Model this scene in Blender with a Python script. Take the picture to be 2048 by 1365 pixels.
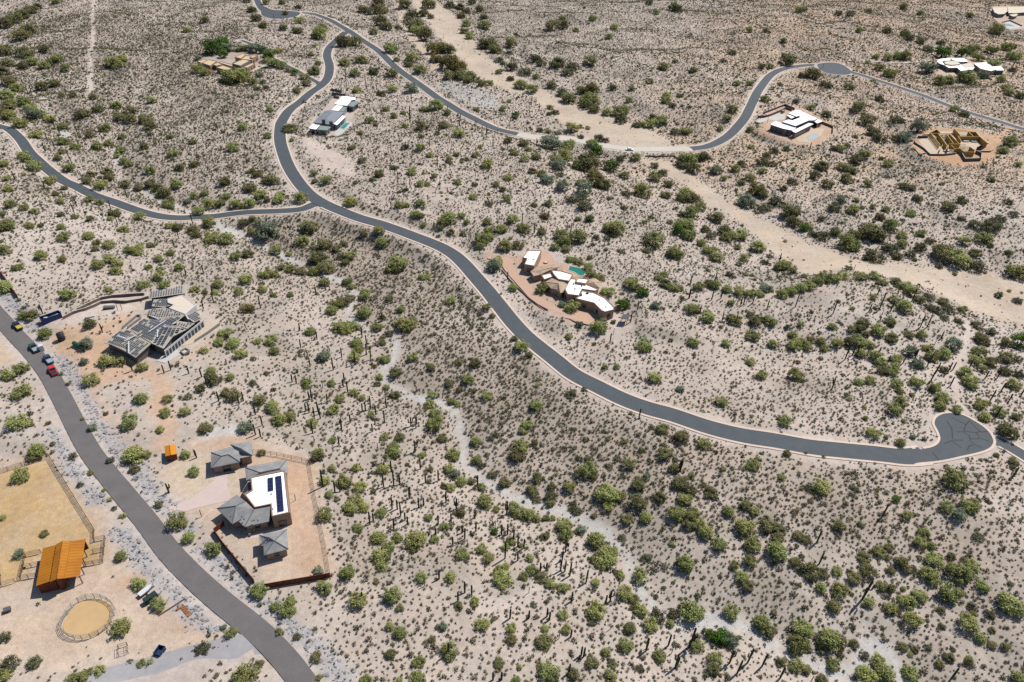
import bpy, bmesh, math, random
import numpy as np
from mathutils import Vector, Matrix

random.seed(7)
RNG = np.random.default_rng(11)
for o in list(bpy.data.objects):
    bpy.data.objects.remove(o)
SC = bpy.context.scene
COL = SC.collection

# ------------------------------------------------------------------ camera
# photo pixels are 2048 x 1365; the plumb lines of the cacti and walls meet at NADIR
PW, PH, F = 2048.0, 1365.0, 1400.0
NADIR = (925.0, 2620.0)
CAMH = 155.0
_d = np.array([(NADIR[0]-PW/2)/F, -(NADIR[1]-PH/2)/F, -1.0]); _d /= np.linalg.norm(_d)
_up = -_d
_fw = np.array([0, 0, -1.0]); _fw = _fw - _fw.dot(_up)*_up; _fw /= np.linalg.norm(_fw)
_rt = np.cross(_fw, _up)
CAM_M = np.array([_rt, _fw, _up])            # camera space -> world
CAM_P = np.array([0.0, 0.0, CAMH])
cam = bpy.data.cameras.new('camera')
cam.sensor_fit = 'HORIZONTAL'; cam.sensor_width = 36.0
cam.lens = 36.0*F/PW
cam.clip_start = 1.0; cam.clip_end = 30000.0
cam_o = bpy.data.objects.new('camera', cam); COL.objects.link(cam_o)
mw = Matrix.Identity(4)
for i in range(3):
    for j in range(3):
        mw[i][j] = CAM_M[i, j]
    mw[i][3] = CAM_P[i]
cam_o.matrix_world = mw
SC.camera = cam_o

# ------------------------------------------------------------------ light
SUN_EL = math.radians(56.0)
SUN_H = np.array([0.76, 0.65]); SUN_H /= np.linalg.norm(SUN_H)     # towards the sun
SUN_DIR = Vector((SUN_H[0]*math.cos(SUN_EL), SUN_H[1]*math.cos(SUN_EL), math.sin(SUN_EL)))
world = bpy.data.worlds.new('World'); SC.world = world; world.use_nodes = True
wn = world.node_tree.nodes; wl = world.node_tree.links
for n in list(wn): wn.remove(n)
sky = wn.new('ShaderNodeTexSky'); sky.sky_type = 'NISHITA'; sky.sun_disc = False
sky.sun_elevation = SUN_EL; sky.sun_rotation = math.atan2(SUN_H[0], SUN_H[1])
sky.altitude = 700; sky.air_density = 1.0; sky.dust_density = 0.6
bg = wn.new('ShaderNodeBackground'); bg.inputs['Strength'].default_value = 0.085
wo = wn.new('ShaderNodeOutputWorld')
wl.new(sky.outputs[0], bg.inputs[0]); wl.new(bg.outputs[0], wo.inputs[0])
sun = bpy.data.lights.new('sun', 'SUN'); sun.energy = 4.6; sun.angle = math.radians(0.53)
sun.color = (1.0, 0.95, 0.88)
sun_o = bpy.data.objects.new('sun', sun); COL.objects.link(sun_o)
sun_o.rotation_euler = SUN_DIR.to_track_quat('Z', 'Y').to_euler()
SC.view_settings.view_transform = 'Standard'; SC.view_settings.look = 'None'
SC.view_settings.exposure = 0.35; SC.view_settings.gamma = 1.0
SC.view_settings.use_curve_mapping = False
SC.cycles.max_bounces = 4; SC.cycles.diffuse_bounces = 2; SC.cycles.glossy_bounces = 2
SC.cycles.transmission_bounces = 2; SC.cycles.transparent_max_bounces = 4
SC.cycles.use_denoising = False

# ------------------------------------------------------------------ pixel <-> world
def rays(px):
    px = np.atleast_2d(np.asarray(px, float))
    c = np.stack([(px[:, 0]-PW/2)/F, -(px[:, 1]-PH/2)/F, -np.ones(len(px))], 1)
    w = c @ CAM_M.T
    return w/np.linalg.norm(w, axis=1, keepdims=True)
def U(px, z):
    """points where the pixels' rays meet height z"""
    d = rays(px); z = np.broadcast_to(np.asarray(z, float), (len(d),))
    t = (z-CAMH)/d[:, 2]
    p = CAM_P+d*t[:, None]
    return p
def project(p):
    p = np.atleast_2d(np.asarray(p, float))
    c = (p-CAM_P) @ CAM_M
    return np.stack([PW/2+F*c[:, 0]/-c[:, 2], PH/2-F*c[:, 1]/-c[:, 2]], 1)
def ppm(p):
    """photo pixels per metre at world points"""
    p = np.atleast_2d(p)
    return F/-((p-CAM_P) @ CAM_M)[:, 2]
def Z(ox, oy, s, *pts):
    """points read in an enlarged crop -> photo pixels"""
    return [(ox+x/s, oy+y/s) for x, y in pts]
S3 = 2.926

# ------------------------------------------------------------------ polyline helpers
def seg_dist(P, line, want_t=False):
    """distance of points P (n,2) to polyline (m,2); optionally arc parameter"""
    P = np.asarray(P, float); line = np.asarray(line, float)
    best = np.full(len(P), 1e9); bt = np.zeros(len(P)); acc = 0.0
    for a, b in zip(line[:-1], line[1:]):
        ab = b-a; L2 = ab.dot(ab)
        if L2 < 1e-9: continue
        t = np.clip(((P-a) @ ab)/L2, 0, 1)
        d = np.hypot(P[:, 0]-(a[0]+t*ab[0]), P[:, 1]-(a[1]+t*ab[1]))
        m = d < best
        best[m] = d[m]; bt[m] = acc+t[m]*math.sqrt(L2); acc += math.sqrt(L2)
    return (best, bt) if want_t else best
def inside(P, poly):
    P = np.asarray(P, float); poly = np.asarray(poly, float)[:, :2]
    r = np.zeros(len(P), bool)
    x, y = P[:, 0], P[:, 1]
    j = len(poly)-1
    for i in range(len(poly)):
        xi, yi = poly[i]; xj, yj = poly[j]
        c = ((yi > y) != (yj > y)) & (x < (xj-xi)*(y-yi)/(yj-yi+1e-12)+xi)
        r ^= c; j = i
    return r
def smooth_line(pts, step, closed=False):
    """Catmull-Rom through pts, resampled about every step"""
    p = np.asarray(pts, float)
    n = len(p); out = []
    rng = range(n) if closed else range(n-1)
    for i in rng:
        p1, p2 = p[i], p[(i+1) % n]
        p0 = p[(i-1) % n] if (closed or i > 0) else 2*p1-p2
        p3 = p[(i+2) % n] if (closed or i+2 < n) else 2*p2-p1
        for t in np.linspace(0, 1, 12, endpoint=False):
            out.append(0.5*((2*p1)+(-p0+p2)*t+(2*p0-5*p1+4*p2-p3)*t*t+(-p0+3*p1-3*p2+p3)*t**3))
    if not closed: out.append(p[-1])
    out = np.array(out)
    if closed: out = np.vstack([out, out[:1]])
    d = np.concatenate([[0], np.cumsum(np.linalg.norm(np.diff(out, axis=0), axis=1))])
    k = max(2, int(d[-1]/step)+1)
    s = np.linspace(0, d[-1], k)
    r = np.stack([np.interp(s, d, out[:, i]) for i in range(out.shape[1])], 1)
    return r[:-1] if closed else r
def moving_avg(v, n):
    v = np.asarray(v, float)
    pad = np.concatenate([np.full(n, v[0]), v, np.full(n, v[-1])])
    k = np.ones(2*n+1)/(2*n+1)
    return np.convolve(pad, k, 'same')[n:-n]
_fbm_tab = np.random.default_rng(5).random((256, 256))
def vnoise(x, y):
    xi = np.floor(x).astype(int); yi = np.floor(y).astype(int)
    fx = x-xi; fy = y-yi; fx = fx*fx*(3-2*fx); fy = fy*fy*(3-2*fy)
    g = lambda a, b: _fbm_tab[a & 255, b & 255]
    return (g(xi, yi)*(1-fx)+g(xi+1, yi)*fx)*(1-fy)+(g(xi, yi+1)*(1-fx)+g(xi+1, yi+1)*fx)*fy
def fbm(x, y, s, octv=4):
    r = 0; a = 0.5
    for k in range(octv):
        r = r+a*(vnoise(x/s+17.3*k, y/s+9.1*k)-0.5); a *= 0.5; s *= 0.5
    return r*2
def sstep(a, b, v):
    t = np.clip((v-a)/(b-a), 0, 1); return t*t*(3-2*t)

# ------------------------------------------------------------------ what the photo shows on the ground (photo pixels)
WASH_A = [(820,-60),(822,0),(829,27),(858,51),(885,85),(916,120),(947,150),(988,171),(1022,185),(1059,191),(1083,212),(1111,236),(1150,262),(1190,290),(1240,298),(1340,298),(1339,285),(1322,273),(1278,253),(1234,239),(1193,226),(1141,208),(1090,181),(1056,161),(1008,143),(970,109),(940,75),(916,38),(871,0),(860,-60)]
WASH_B = [(786,-60),(788,0),(800,41),(817,79),(841,109),(865,137),(892,152),(870,118),(850,93),(830,58),(814,20),(812,-60)]
WASH_C = [(1272,318),(1335,322),(1382,350),(1430,385),(1480,420),(1530,445),(1560,450),(1587,470),(1621,488),(1669,505),(1707,519),(1758,523),(1799,525),(1854,532),(1929,542),(1997,552),(2048,563),(2200,585),(2200,690),(2048,652),(1997,638),(1946,621),(1912,607),(1861,583),(1809,563),(1758,552),(1710,543),(1690,538),(1656,542),(1632,549),(1600,546),(1567,525),(1540,501),(1512,470),(1485,450),(1440,425),(1400,395),(1350,360),(1300,335)]
WASH_MID = [(845,-60),(850,0),(900,60),(950,110),(1000,155),(1060,180),(1120,215),(1190,250),(1260,275),(1310,298),(1330,320),(1380,365),(1450,410),(1520,460),(1580,500),(1660,520),(1740,537),(1840,556),(1960,592),(2100,630),(2300,680)]
GULLY = [(300,120),(270,200),(242,250),(236,273),(226,301),(236,328),(240,362),(300,390),(360,415),(420,445),(470,465),(513,484),(547,501),(590,522),(640,545),(690,565),(712,590),(700,621),(703,645),(731,662),(755,669),(783,676),(796,693),(789,717),(772,740),(769,764),(793,778),(817,792),(844,799),(878,805),(909,822),(919,853),(926,884),(926,920),(940,937),(970,960),(1005,984),(1039,1002),(1073,1015),(1117,1025),(1158,1046),(1193,1066),(1220,1084),(1240,1107),(1258,1135),(1271,1166),(1285,1196),(1305,1220),(1329,1248),(1357,1263),(1382,1252),(1433,1246),(1474,1253),(1505,1268),(1533,1292),(1560,1309),(1587,1323),(1621,1333),(1656,1347),(1690,1347),(1717,1326),(1724,1299),(1741,1292),(1765,1302),(1782,1326),(1796,1354),(1815,1390),(1840,1430)]
GULLY_W = [(300,0),(239,2.0),(226,4.0),(240,2.5),(360,1.0),(470,4.5),(513,4.5),(590,2.0),(690,2.0),(1000,3.0)]
GULLY_L = [(-40,40),(20,80),(60,125),(85,165),(78,188),(100,215),(108,235),(130,262)]
ROADS = {   # name: (pixels, asphalt width m, kind)
 'upper':  ([(500,-60),(507,-20),(514,0),(524,17),(543,27),(581,26),(625,29),(660,41),(690,58),(714,73),(748,96),(782,126),(817,154),(851,178),(885,202),(919,222),(953,239),(988,253),(1035,266)], 6.6, 'asphalt'),
 'ford':   ([(1035,266),(1075,277),(1110,284),(1150,291),(1200,297),(1260,301),(1320,302),(1383,300)], 7.4, 'concrete'),
 'east':   ([(1383,300),(1416,294),(1450,278),(1474,256),(1491,232),(1505,205),(1519,178),(1539,154),(1567,138),(1604,133),(1642,132),(1669,136),(1697,143),(1741,157),(1792,174),(1843,191),(1895,210),(1946,229),(1997,244),(2048,258),(2130,280)], 6.6, 'asphalt'),
 'main':   ([(692,64),(674,80),(659,95),(654,113),(659,133),(656,154),(643,171),(622,185),(602,202),(581,219),(567,236),(561,253),(560,280),(567,308),(578,335),(595,362),(615,386),(639,403),(670,419),(720,437),(765,450),(817,470),(871,491),(902,506),(926,527),(950,553),(977,584),(998,611),(1022,641),(1049,669),(1080,699),(1111,723),(1148,749),(1193,773),(1244,797),(1295,817),(1346,833),(1416,854),(1485,870),(1553,882),(1621,893),(1690,902),(1758,909),(1809,912.5),(1850,911)], 6.6, 'asphalt'),
 'west':   ([(-60,236),(0,255),(20,261),(41,280),(58,304),(75,321),(99,342),(126,362),(154,376),(188,391),(232,407),(273,420),(314,431),(355,437),(393,439),(427,437),(461,429),(496,424),(547,423),(598,420),(622,413),(644,402)], 5.4, 'asphalt'),
 'spur':   ([(1988,880),(2010,890),(2032,903),(2060,920),(2110,955)], 4.6, 'asphalt'),
 'near':   ([(-60,570),(0,635),(31,670),(66,708),(96,746),(119,787),(138,824),(159,865),(182,905),(212,944),(251,993),(294,1044),(330,1092),(366,1133),(410,1176),(454,1213),(495,1246),(533,1280),(577,1326),(606,1365),(640,1415),(690,1500)], 5.3, 'worn'),
 'drive_top': ([(482,80),(506,92),(547,116),(595,144),(630,163),(642,172)], 4.0, 'asphalt'),
}
CUL_MAIN = Z(1840,810,9.75,(0,870),(100,858),(200,840),(290,805),(350,760),(395,680),(370,560),(320,460),(282,380),(290,310),(335,240),(450,182),(600,165),(720,178),(860,215),(980,275),(1180,395),(1330,520),(1405,640),(1425,740),(1350,845),(1150,925),(800,1005),(400,1090),(0,1130),(-150,1135),(-150,875))
CUL_EAST = Z(1348,0,S3,(840,378),(900,368),(960,372),(1010,395),(1040,425),(1010,440),(940,436),(880,425),(850,405))
CUL_TOP = [(528,14),(545,20),(575,22),(600,26),(590,34),(560,38),(535,36),(522,28)]
PADS = {}     # name: (pixels, settle m)
PADS['house_a'] = (Z(400,860,6.827,(-100,150),(730,90),(1560,400),(1700,1100),(1830,1950),(900,2180),(660,1800),(300,1450),(-250,1100),(-550,1050),(-500,500)), 0)
PADS['ranch'] = ([(-40,925),(100,905),(190,1060),(255,1080),(300,1140),(380,1200),(440,1250),(470,1280),(300,1310),(60,1300),(-40,1260)], 0)
PADS['house_c'] = (Z(190,560,7.585,(60,980),(420,700),(760,330),(830,170),(1380,60),(1450,250),(1640,430),(1900,660),(1540,1010),(1130,1330),(880,1340),(560,1260),(200,1060)), 0)
PADS['house_d'] = (Z(980,490,6.827,(420,120),(700,50),(900,150),(1000,250),(1350,340),(1560,500),(1720,800),(1740,960),(1450,1050),(1160,900),(900,820),(640,640),(440,400)), 0)
PADS['house_e'] = (Z(580,160,11.378,(350,1150),(560,880),(960,400),(1180,340),(1600,440),(1450,900),(1420,1020),(1080,1300),(500,1290)), 0)
PADS['house_f'] = (Z(370,70,9.752,(200,520),(400,440),(900,350),(1400,350),(1620,600),(1300,720),(800,760),(450,680)), 0)
PADS['house_g'] = (Z(1520,190,11.378,(150,700),(0,540),(200,470),(580,300),(830,320),(1450,580),(1660,860),(1500,1050),(1140,1130),(760,1060),(140,850)), 0)
PADS['house_h'] = (Z(1810,230,8.53,(140,470),(280,300),(560,230),(1250,270),(1450,480),(1540,600),(1320,820),(960,820),(420,720),(200,640)), 0)
PADS['house_i'] = (Z(1840,100,9.846,(320,300),(400,150),(950,140),(1600,300),(1700,480),(800,520),(350,480)), 0)
PADS['house_j'] = (Z(1940,0,18.95,(780,350),(850,250),(2300,230),(2300,1100),(1500,1150),(1150,950),(850,650)), 0)

PADS['barn'] = (Z(0,1040,5.689,(330,300),(640,200),(1060,150),(1020,760),(380,880)), 0)
PADS['round_pen'] = (Z(0,1040,5.689,(1350,1020),(1230,890),(1060,850),(880,890),(720,1060),(650,1200),(680,1320),(800,1400),(960,1410),(1130,1370),(1280,1260)), 0)
# ------------------------------------------------------------------ terrain heights
GS = 2.2
gx = np.arange(-640, 800.1, GS); gy = np.arange(36, 1120.1, GS)
GX, GY = np.meshgrid(gx, gy); GP = np.stack([GX.ravel(), GY.ravel()], 1)
wash_w = U(WASH_MID, 0)[:, :2]
gully_w = U(GULLY, 2.5)[:, :2]
gully_l = U(GULLY_L, 5.0)[:, :2]
def raw_height(P):
    x, y = P[:, 0], P[:, 1]
    wob = fbm(x, y, 60, 3)
    d1 = seg_dist(P, wash_w)*(1+0.35*wob); d2 = seg_dist(P, gully_w)*(1+0.35*wob); d3 = seg_dist(P, gully_l)*(1+0.3*wob)
    far = 1-0.45*sstep(250, 700, y)
    h1 = 15*(1-np.exp(-(np.maximum(d1-9, 0)/75)**1.3))*far
    h2 = 2.0+14*(1-np.exp(-(np.maximum(d2-2, 0)/52)**1.15))*far
    h3 = 4.5+11*(1-np.exp(-(np.maximum(d3-2, 0)/60)**1.2))*far
    k = 3.0
    h = -k*np.log(np.exp(-h1/k)+np.exp(-h2/k)+np.exp(-h3/k))
    return h
G0 = raw_height(GP)
def bump_at(px, z, amp, sig, ang=0, ratio=1.0):
    c = U([px], z)[0, :2]; dx = GP[:, 0]-c[0]; dy = GP[:, 1]-c[1]
    ca, sa = math.cos(ang), math.sin(ang)
    u = (dx*ca+dy*sa)/sig; v = (-dx*sa+dy*ca)/(sig*ratio)
    return amp*np.exp(-(u*u+v*v)/2)
G0 = G0+bump_at((1700,580), 6, 8.0, 34, 0.5, 0.7)+bump_at((1580,690), 6, -3.5, 22, 0.2, 0.6)
G0 = G0+bump_at((1150,130), 4, 6.0, 60)+bump_at((1750,330), 6, -4.0, 40, 0.8, 0.4)+bump_at((1640,60), 8, 5.0, 70)
G0 = G0+bump_at((820,650), 6, 2.0, 25)+bump_at((1250,1000), 5, 2.0, 25)+bump_at((1600,1100), 5, 2.5, 30)
rough = fbm(GP[:, 0], GP[:, 1], 34, 4)*1.5+np.abs(fbm(GP[:, 0]+300, GP[:, 1]-90, 46, 4))*-3.6+np.abs(fbm(GP[:, 0]-120, GP[:, 1]+40, 110, 3))*-9.0*sstep(330, 480, GP[:, 1])
G0 = G0+rough*sstep(3, 30, np.minimum(seg_dist(GP, wash_w)-9, seg_dist(GP, gully_w)))
GH = G0.copy()
NXg, NYg = len(gx), len(gy)
def H(x, y):
    x = np.asarray(x, float); y = np.asarray(y, float)
    fx = np.clip((x-gx[0])/GS, 0, NXg-1.001); fy = np.clip((y-gy[0])/GS, 0, NYg-1.001)
    i = fx.astype(int); j = fy.astype(int); u = fx-i; v = fy-j
    g = GH.reshape(NYg, NXg)
    return (g[j, i]*(1-u)+g[j, i+1]*u)*(1-v)+(g[j+1, i]*(1-u)+g[j+1, i+1]*u)*v
def R(px, lift=0.0):
    """where the pixels' rays first meet the ground (raised by lift)"""
    d = rays(px); n = len(d)
    zs = np.linspace(34, -4, 140)
    hit = np.full(n, np.nan); prev_t = np.zeros(n); prev_f = np.full(n, 1e9)
    for z in zs:
        t = (z-CAMH)/d[:, 2]; p = CAM_P+d*t[:, None]
        f = z-(H(p[:, 0], p[:, 1])+lift)
        m = np.isnan(hit) & (f <= 0)
        w = np.where(prev_f < 1e8, prev_f/np.maximum(prev_f-f, 1e-9), 1.0)
        hit[m] = (prev_t+(t-prev_t)*w)[m]
        prev_t, prev_f = t, f
    t0 = (0-CAMH)/d[:, 2]
    hit = np.where(np.isnan(hit), t0, hit)
    p = CAM_P+d*hit[:, None]
    p[:, 2] = H(p[:, 0], p[:, 1])+lift
    return p

# pads are levelled, roads get a smoothed grade, and the ground is cut and filled to meet them
pad_w = {}
for k, (px, dz) in PADS.items():
    pw = R(px); m = inside(GP, pw[:, :2])
    zp = (np.median(GH[m]) if m.any() else pw[:, 2].mean())+dz
    pw = U(px, zp); m = inside(GP, pw[:, :2])
    edge = seg_dist(GP, np.vstack([pw[:, :2], pw[:1, :2]]))
    edge = np.where(m, -edge, edge)
    slope = {'ranch': 0.55, 'house_a': 0.6}.get(k, 1.0)
    wgt = 1-sstep(0, 9.0, edge)
    flat = zp if k != 'ranch' else zp*0.75+0.25*GH
    GH = GH*(1-wgt)+flat*wgt
    pad_w[k] = (pw, zp)
road_w = {}
for k in ('near', 'main', 'west', 'upper', 'east', 'ford', 'spur', 'drive_top'):
    px, w, kind = ROADS[k]
    p = R(px)
    line = smooth_line(p, 2.0)
    z = moving_avg(H(line[:, 0], line[:, 1]), 9)
    if k == 'ford': z = np.full(len(line), 1.1)
    line[:, 2] = z
    road_w[k] = (line, w, kind)
def tie(a, ia, b):
    """bring the end of one road to the level of the road it meets"""
    la = road_w[a][0]; lb = road_w[b][0]
    j = np.argmin(np.hypot(lb[:, 0]-la[ia, 0], lb[:, 1]-la[ia, 1]))
    dz = lb[j, 2]-la[ia, 2]; n = len(la)
    s = np.arange(n) if ia == 0 else np.arange(n)[::-1]
    la[:, 2] += dz*(1-sstep(0, 22, s.astype(float)))
tie('upper', -1, 'ford'); tie('east', 0, 'ford'); tie('main', 0, 'upper'); tie('west', -1, 'main'); tie('drive_top', -1, 'main')
cul_w = {}
for k, px, rd, ia in (('main', CUL_MAIN, 'main', -1), ('east', CUL_EAST, 'east', None), ('top', CUL_TOP, 'upper', None)):
    p = R(px); l = road_w[rd][0]
    zc = l[ia, 2] if ia is not None else l[np.argmin(np.hypot(l[:, 0]-p[:, 0].mean(), l[:, 1]-p[:, 1].mean())), 2]
    p2 = U(px, zc)
    cul_w[k] = (smooth_line(p2, 1.2, closed=True), zc)
    m = inside(GP, p2[:, :2]); e = seg_dist(GP, np.vstack([p2[:, :2], p2[:1, :2]])); e = np.where(m, -e, e)
    wgt = 1-sstep(1.5, 9, e)
    GH = GH*(1-wgt)+zc*wgt
    near_l = (seg_dist(l[:, :2], p2[:, :2]) < 6) | inside(l[:, :2], p2[:, :2])
    wl_ = moving_avg(near_l.astype(float), 8); l[:, 2] = l[:, 2]*(1-wl_)+zc*wl_
tie('spur', 0, 'main')
ROADMASK = np.full(len(GP), 99.0)        # metres outside the asphalt edge
road_near = {}
for k, (line, w, kind) in road_w.items():
    bb = (GP[:, 0] > line[:, 0].min()-30) & (GP[:, 0] < line[:, 0].max()+30) & (GP[:, 1] > line[:, 1].min()-30) & (GP[:, 1] < line[:, 1].max()+30)
    idx = np.where(bb)[0]
    coarse = seg_dist(GP[idx], line[::8, :2]); idx = idx[coarse < 34]
    d, t = seg_dist(GP[idx], line[:, :2], True)
    arc = np.concatenate([[0], np.cumsum(np.hypot(*np.diff(line[:, :2], axis=0).T))])
    zr = np.interp(t, arc, line[:, 2])
    e = d-w/2
    ROADMASK[idx] = np.minimum(ROADMASK[idx], e)
    wgt = 1-sstep(2.0, 10.0, e)
    h = GH[idx]*(1-wgt)+(zr-0.06)*wgt
    GH[idx] = h
    road_near[k] = (idx, e, zr)
for k, (idx, e, zr) in road_near.items():
    m = e < 2.2
    GH[idx[m]] = np.minimum(GH[idx[m]], zr[m]-0.06)
    m = e < -0.4
    GH[idx[m]] = np.minimum(GH[idx[m]], zr[m]-0.16)
for k, (pl, zc) in cul_w.items():
    m = inside(GP, pl[:, :2]); e = seg_dist(GP, np.vstack([pl[:, :2], pl[:1, :2]])); e = np.where(m, -e, e)
    ROADMASK = np.minimum(ROADMASK, e)
    GH[e < -0.3] = np.minimum(GH[e < -0.3], zc-0.16)
    GH[(e >= -0.3) & (e < 2.4)] = zc-0.06

# ------------------------------------------------------------------ materials
KEXP = 1.72
def lin(c):
    return [((v/255)/12.92 if v/255 <= 0.04045 else ((v/255+0.055)/1.055)**2.4) for v in c]
def alb(r, g, b):
    """base colour of a surface that reads as this colour in full sun"""
    return tuple(min(0.85, v/KEXP) for v in lin((r, g, b)))
MATS = {}
def nd(nt, typ, **kw):
    n = nt.nodes.new(typ)
    for k, v in kw.items():
        if hasattr(n, k): setattr(n, k, v)
        else: n.inputs[k].default_value = v
    return n
def base_mat(name):
    m = bpy.data.materials.new(name); m.use_nodes = True
    nt = m.node_tree
    for n in list(nt.nodes): nt.nodes.remove(n)
    out = nt.nodes.new('ShaderNodeOutputMaterial'); b = nt.nodes.new('ShaderNodeBsdfPrincipled')
    nt.links.new(b.outputs[0], out.inputs[0])
    b.inputs['Specular IOR Level'].default_value = 0.3
    return m, nt, b
def mat(name, col, rough=0.85, var=0.12, scale=1.5, bump=0.0, metal=0.0, spec=0.3, stripes=None, rnd=0.0, col2=None):
    """plain surface with two scales of mottling; stripes=(axis scale, strength) adds seams"""
    if name in MATS: return MATS[name]
    m, nt, b = base_mat(name); L = nt.links.new
    tc = nd(nt, 'ShaderNodeTexCoord')
    n1 = nd(nt, 'ShaderNodeTexNoise', Scale=scale, Detail=5.0, Roughness=0.6)
    n2 = nd(nt, 'ShaderNodeTexNoise', Scale=scale*0.13, Detail=2.0)
    L(tc.outputs['Object'], n1.inputs['Vector']); L(tc.outputs['Object'], n2.inputs['Vector'])
    add = nd(nt, 'ShaderNodeMath', operation='ADD'); L(n1.outputs[0], add.inputs[0]); L(n2.outputs[0], add.inputs[1])
    mr = nd(nt, 'ShaderNodeMapRange'); mr.inputs[1].default_value = 0.6; mr.inputs[2].default_value = 1.4
    mr.inputs[3].default_value = 1-var; mr.inputs[4].default_value = 1+var
    L(add.outputs[0], mr.inputs[0])
    fac = mr.outputs[0]
    if rnd:
        oi = nd(nt, 'ShaderNodeObjectInfo')
        m2 = nd(nt, 'ShaderNodeMapRange'); m2.inputs[3].default_value = 1-rnd; m2.inputs[4].default_value = 1+rnd
        L(oi.outputs['Random'], m2.inputs[0])
        mm = nd(nt, 'ShaderNodeMath', operation='MULTIPLY'); L(fac, mm.inputs[0]); L(m2.outputs[0], mm.inputs[1]); fac = mm.outputs[0]
    if stripes:
        sc, st = stripes[0], stripes[1]
        wv = nd(nt, 'ShaderNodeTexWave', Scale=sc, Distortion=0.0)
        wv.bands_direction = stripes[2] if len(stripes) > 2 else 'X'
        uv = nd(nt, 'ShaderNodeUVMap') if len(stripes) > 3 else None
        L((uv.outputs[0] if uv else tc.outputs['Object']), wv.inputs['Vector'])
        m3 = nd(nt, 'ShaderNodeMapRange'); m3.inputs[3].default_value = 1-st; m3.inputs[4].default_value = 1+st*0.4
        L(wv.outputs['Fac'], m3.inputs[0])
        mm = nd(nt, 'ShaderNodeMath', operation='MULTIPLY'); L(fac, mm.inputs[0]); L(m3.outputs[0], mm.inputs[1]); fac = mm.outputs[0]
    vm = nd(nt, 'ShaderNodeVectorMath', operation='SCALE')
    if col2:
        mix = nd(nt, 'ShaderNodeMix', data_type='RGBA')
        mr2 = nd(nt, 'ShaderNodeMapRange'); mr2.inputs[1].default_value = 0.42; mr2.inputs[2].default_value = 0.62
        n3 = nd(nt, 'ShaderNodeTexNoise', Scale=scale*0.4, Detail=4.0); L(tc.outputs['Object'], n3.inputs['Vector'])
        L(n3.outputs[0], mr2.inputs[0]); L(mr2.outputs[0], mix.inputs[0])
        mix.inputs[6].default_value = (*col, 1); mix.inputs[7].default_value = (*col2, 1)
        L(mix.outputs[2], vm.inputs[0])
    else:
        vm.inputs[0].default_value = col
    L(fac, vm.inputs['Scale']); L(vm.outputs[0], b.inputs['Base Color'])
    b.inputs['Roughness'].default_value = rough; b.inputs['Metallic'].default_value = metal
    b.inputs['Specular IOR Level'].default_value = spec
    if bump:
        bp = nd(nt, 'ShaderNodeBump', Strength=bump, Distance=0.05); L(n1.outputs[0], bp.inputs['Height']); L(bp.outputs[0], b.inputs['Normal'])
    MATS[name] = m
    return m
def leaf_mat(name, c1, c2, trans=0.25):
    """foliage: each spray its own shade between two greens, each plant its own cast"""
    m, nt, b = base_mat(name); L = nt.links.new
    g = nd(nt, 'ShaderNodeNewGeometry'); oi = nd(nt, 'ShaderNodeObjectInfo')
    mix = nd(nt, 'ShaderNodeMix', data_type='RGBA')
    mix.inputs[6].default_value = (*c1, 1); mix.inputs[7].default_value = (*c2, 1)
    L(g.outputs['Random Per Island'], mix.inputs[0])
    hsv = nd(nt, 'ShaderNodeHueSaturation')
    mr = nd(nt, 'ShaderNodeMapRange'); mr.inputs[3].default_value = 0.72; mr.inputs[4].default_value = 1.25
    mh = nd(nt, 'ShaderNodeMapRange'); mh.inputs[3].default_value = 0.478; mh.inputs[4].default_value = 0.512
    ms = nd(nt, 'ShaderNodeMath', operation='MULTIPLY'); ms.inputs[1].default_value = 7.31
    fr = nd(nt, 'ShaderNodeMath', operation='FRACT')
    L(oi.outputs['Random'], mr.inputs[0]); L(oi.outputs['Random'], ms.inputs[0]); L(ms.outputs[0], fr.inputs[0]); L(fr.outputs[0], mh.inputs[0])
    L(mh.outputs[0], hsv.inputs['Hue']); L(mr.outputs[0], hsv.inputs['Value']); L(mix.outputs[2], hsv.inputs['Color'])
    L(hsv.outputs[0], b.inputs['Base Color']); b.inputs['Roughness'].default_value = 0.7
    b.inputs['Specular IOR Level'].default_value = 0.15
    tr = nd(nt, 'ShaderNodeBsdfTranslucent'); L(hsv.outputs[0], tr.inputs[0])
    ms_ = nd(nt, 'ShaderNodeMixShader'); ms_.inputs[0].default_value = trans
    out = [n for n in nt.nodes if n.type == 'OUTPUT_MATERIAL'][0]
    L(b.outputs[0], ms_.inputs[1]); L(tr.outputs[0], ms_.inputs[2]); L(ms_.outputs[0], out.inputs[0])
    MATS[name] = m
    return m

# ------------------------------------------------------------------ object helpers
def tag(o, label=None, cat=None, group=None, kind=None):
    if label: o['label'] = label
    if cat: o['category'] = cat
    if group: o['group'] = group
    if kind: o['kind'] = kind
    return o
def mesh_obj(name, verts, faces, m=None, parent=None, smooth=False, uvs=None):
    me = bpy.data.meshes.new(name); me.from_pydata([tuple(map(float, v)) for v in verts], [], [tuple(map(int, f)) for f in faces])
    if m is not None:
        for q in (m if isinstance(m, (list, tuple)) else [m]): me.materials.append(q)
    if smooth: me.polygons.foreach_set('use_smooth', [True]*len(me.polygons))
    o = bpy.data.objects.new(name, me); COL.objects.link(o)
    if parent is not None: o.parent = parent; o.matrix_parent_inverse = parent.matrix_world.inverted()
    return o
def empty(name, loc, rz=0.0):
    o = bpy.data.objects.new(name, None); COL.objects.link(o); o.location = loc; o.rotation_euler = (0, 0, rz)
    o.empty_display_size = 0.5
    o.matrix_world = Matrix.Translation(Vector(loc)) @ Matrix.Rotation(rz, 4, 'Z')
    return o
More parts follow.
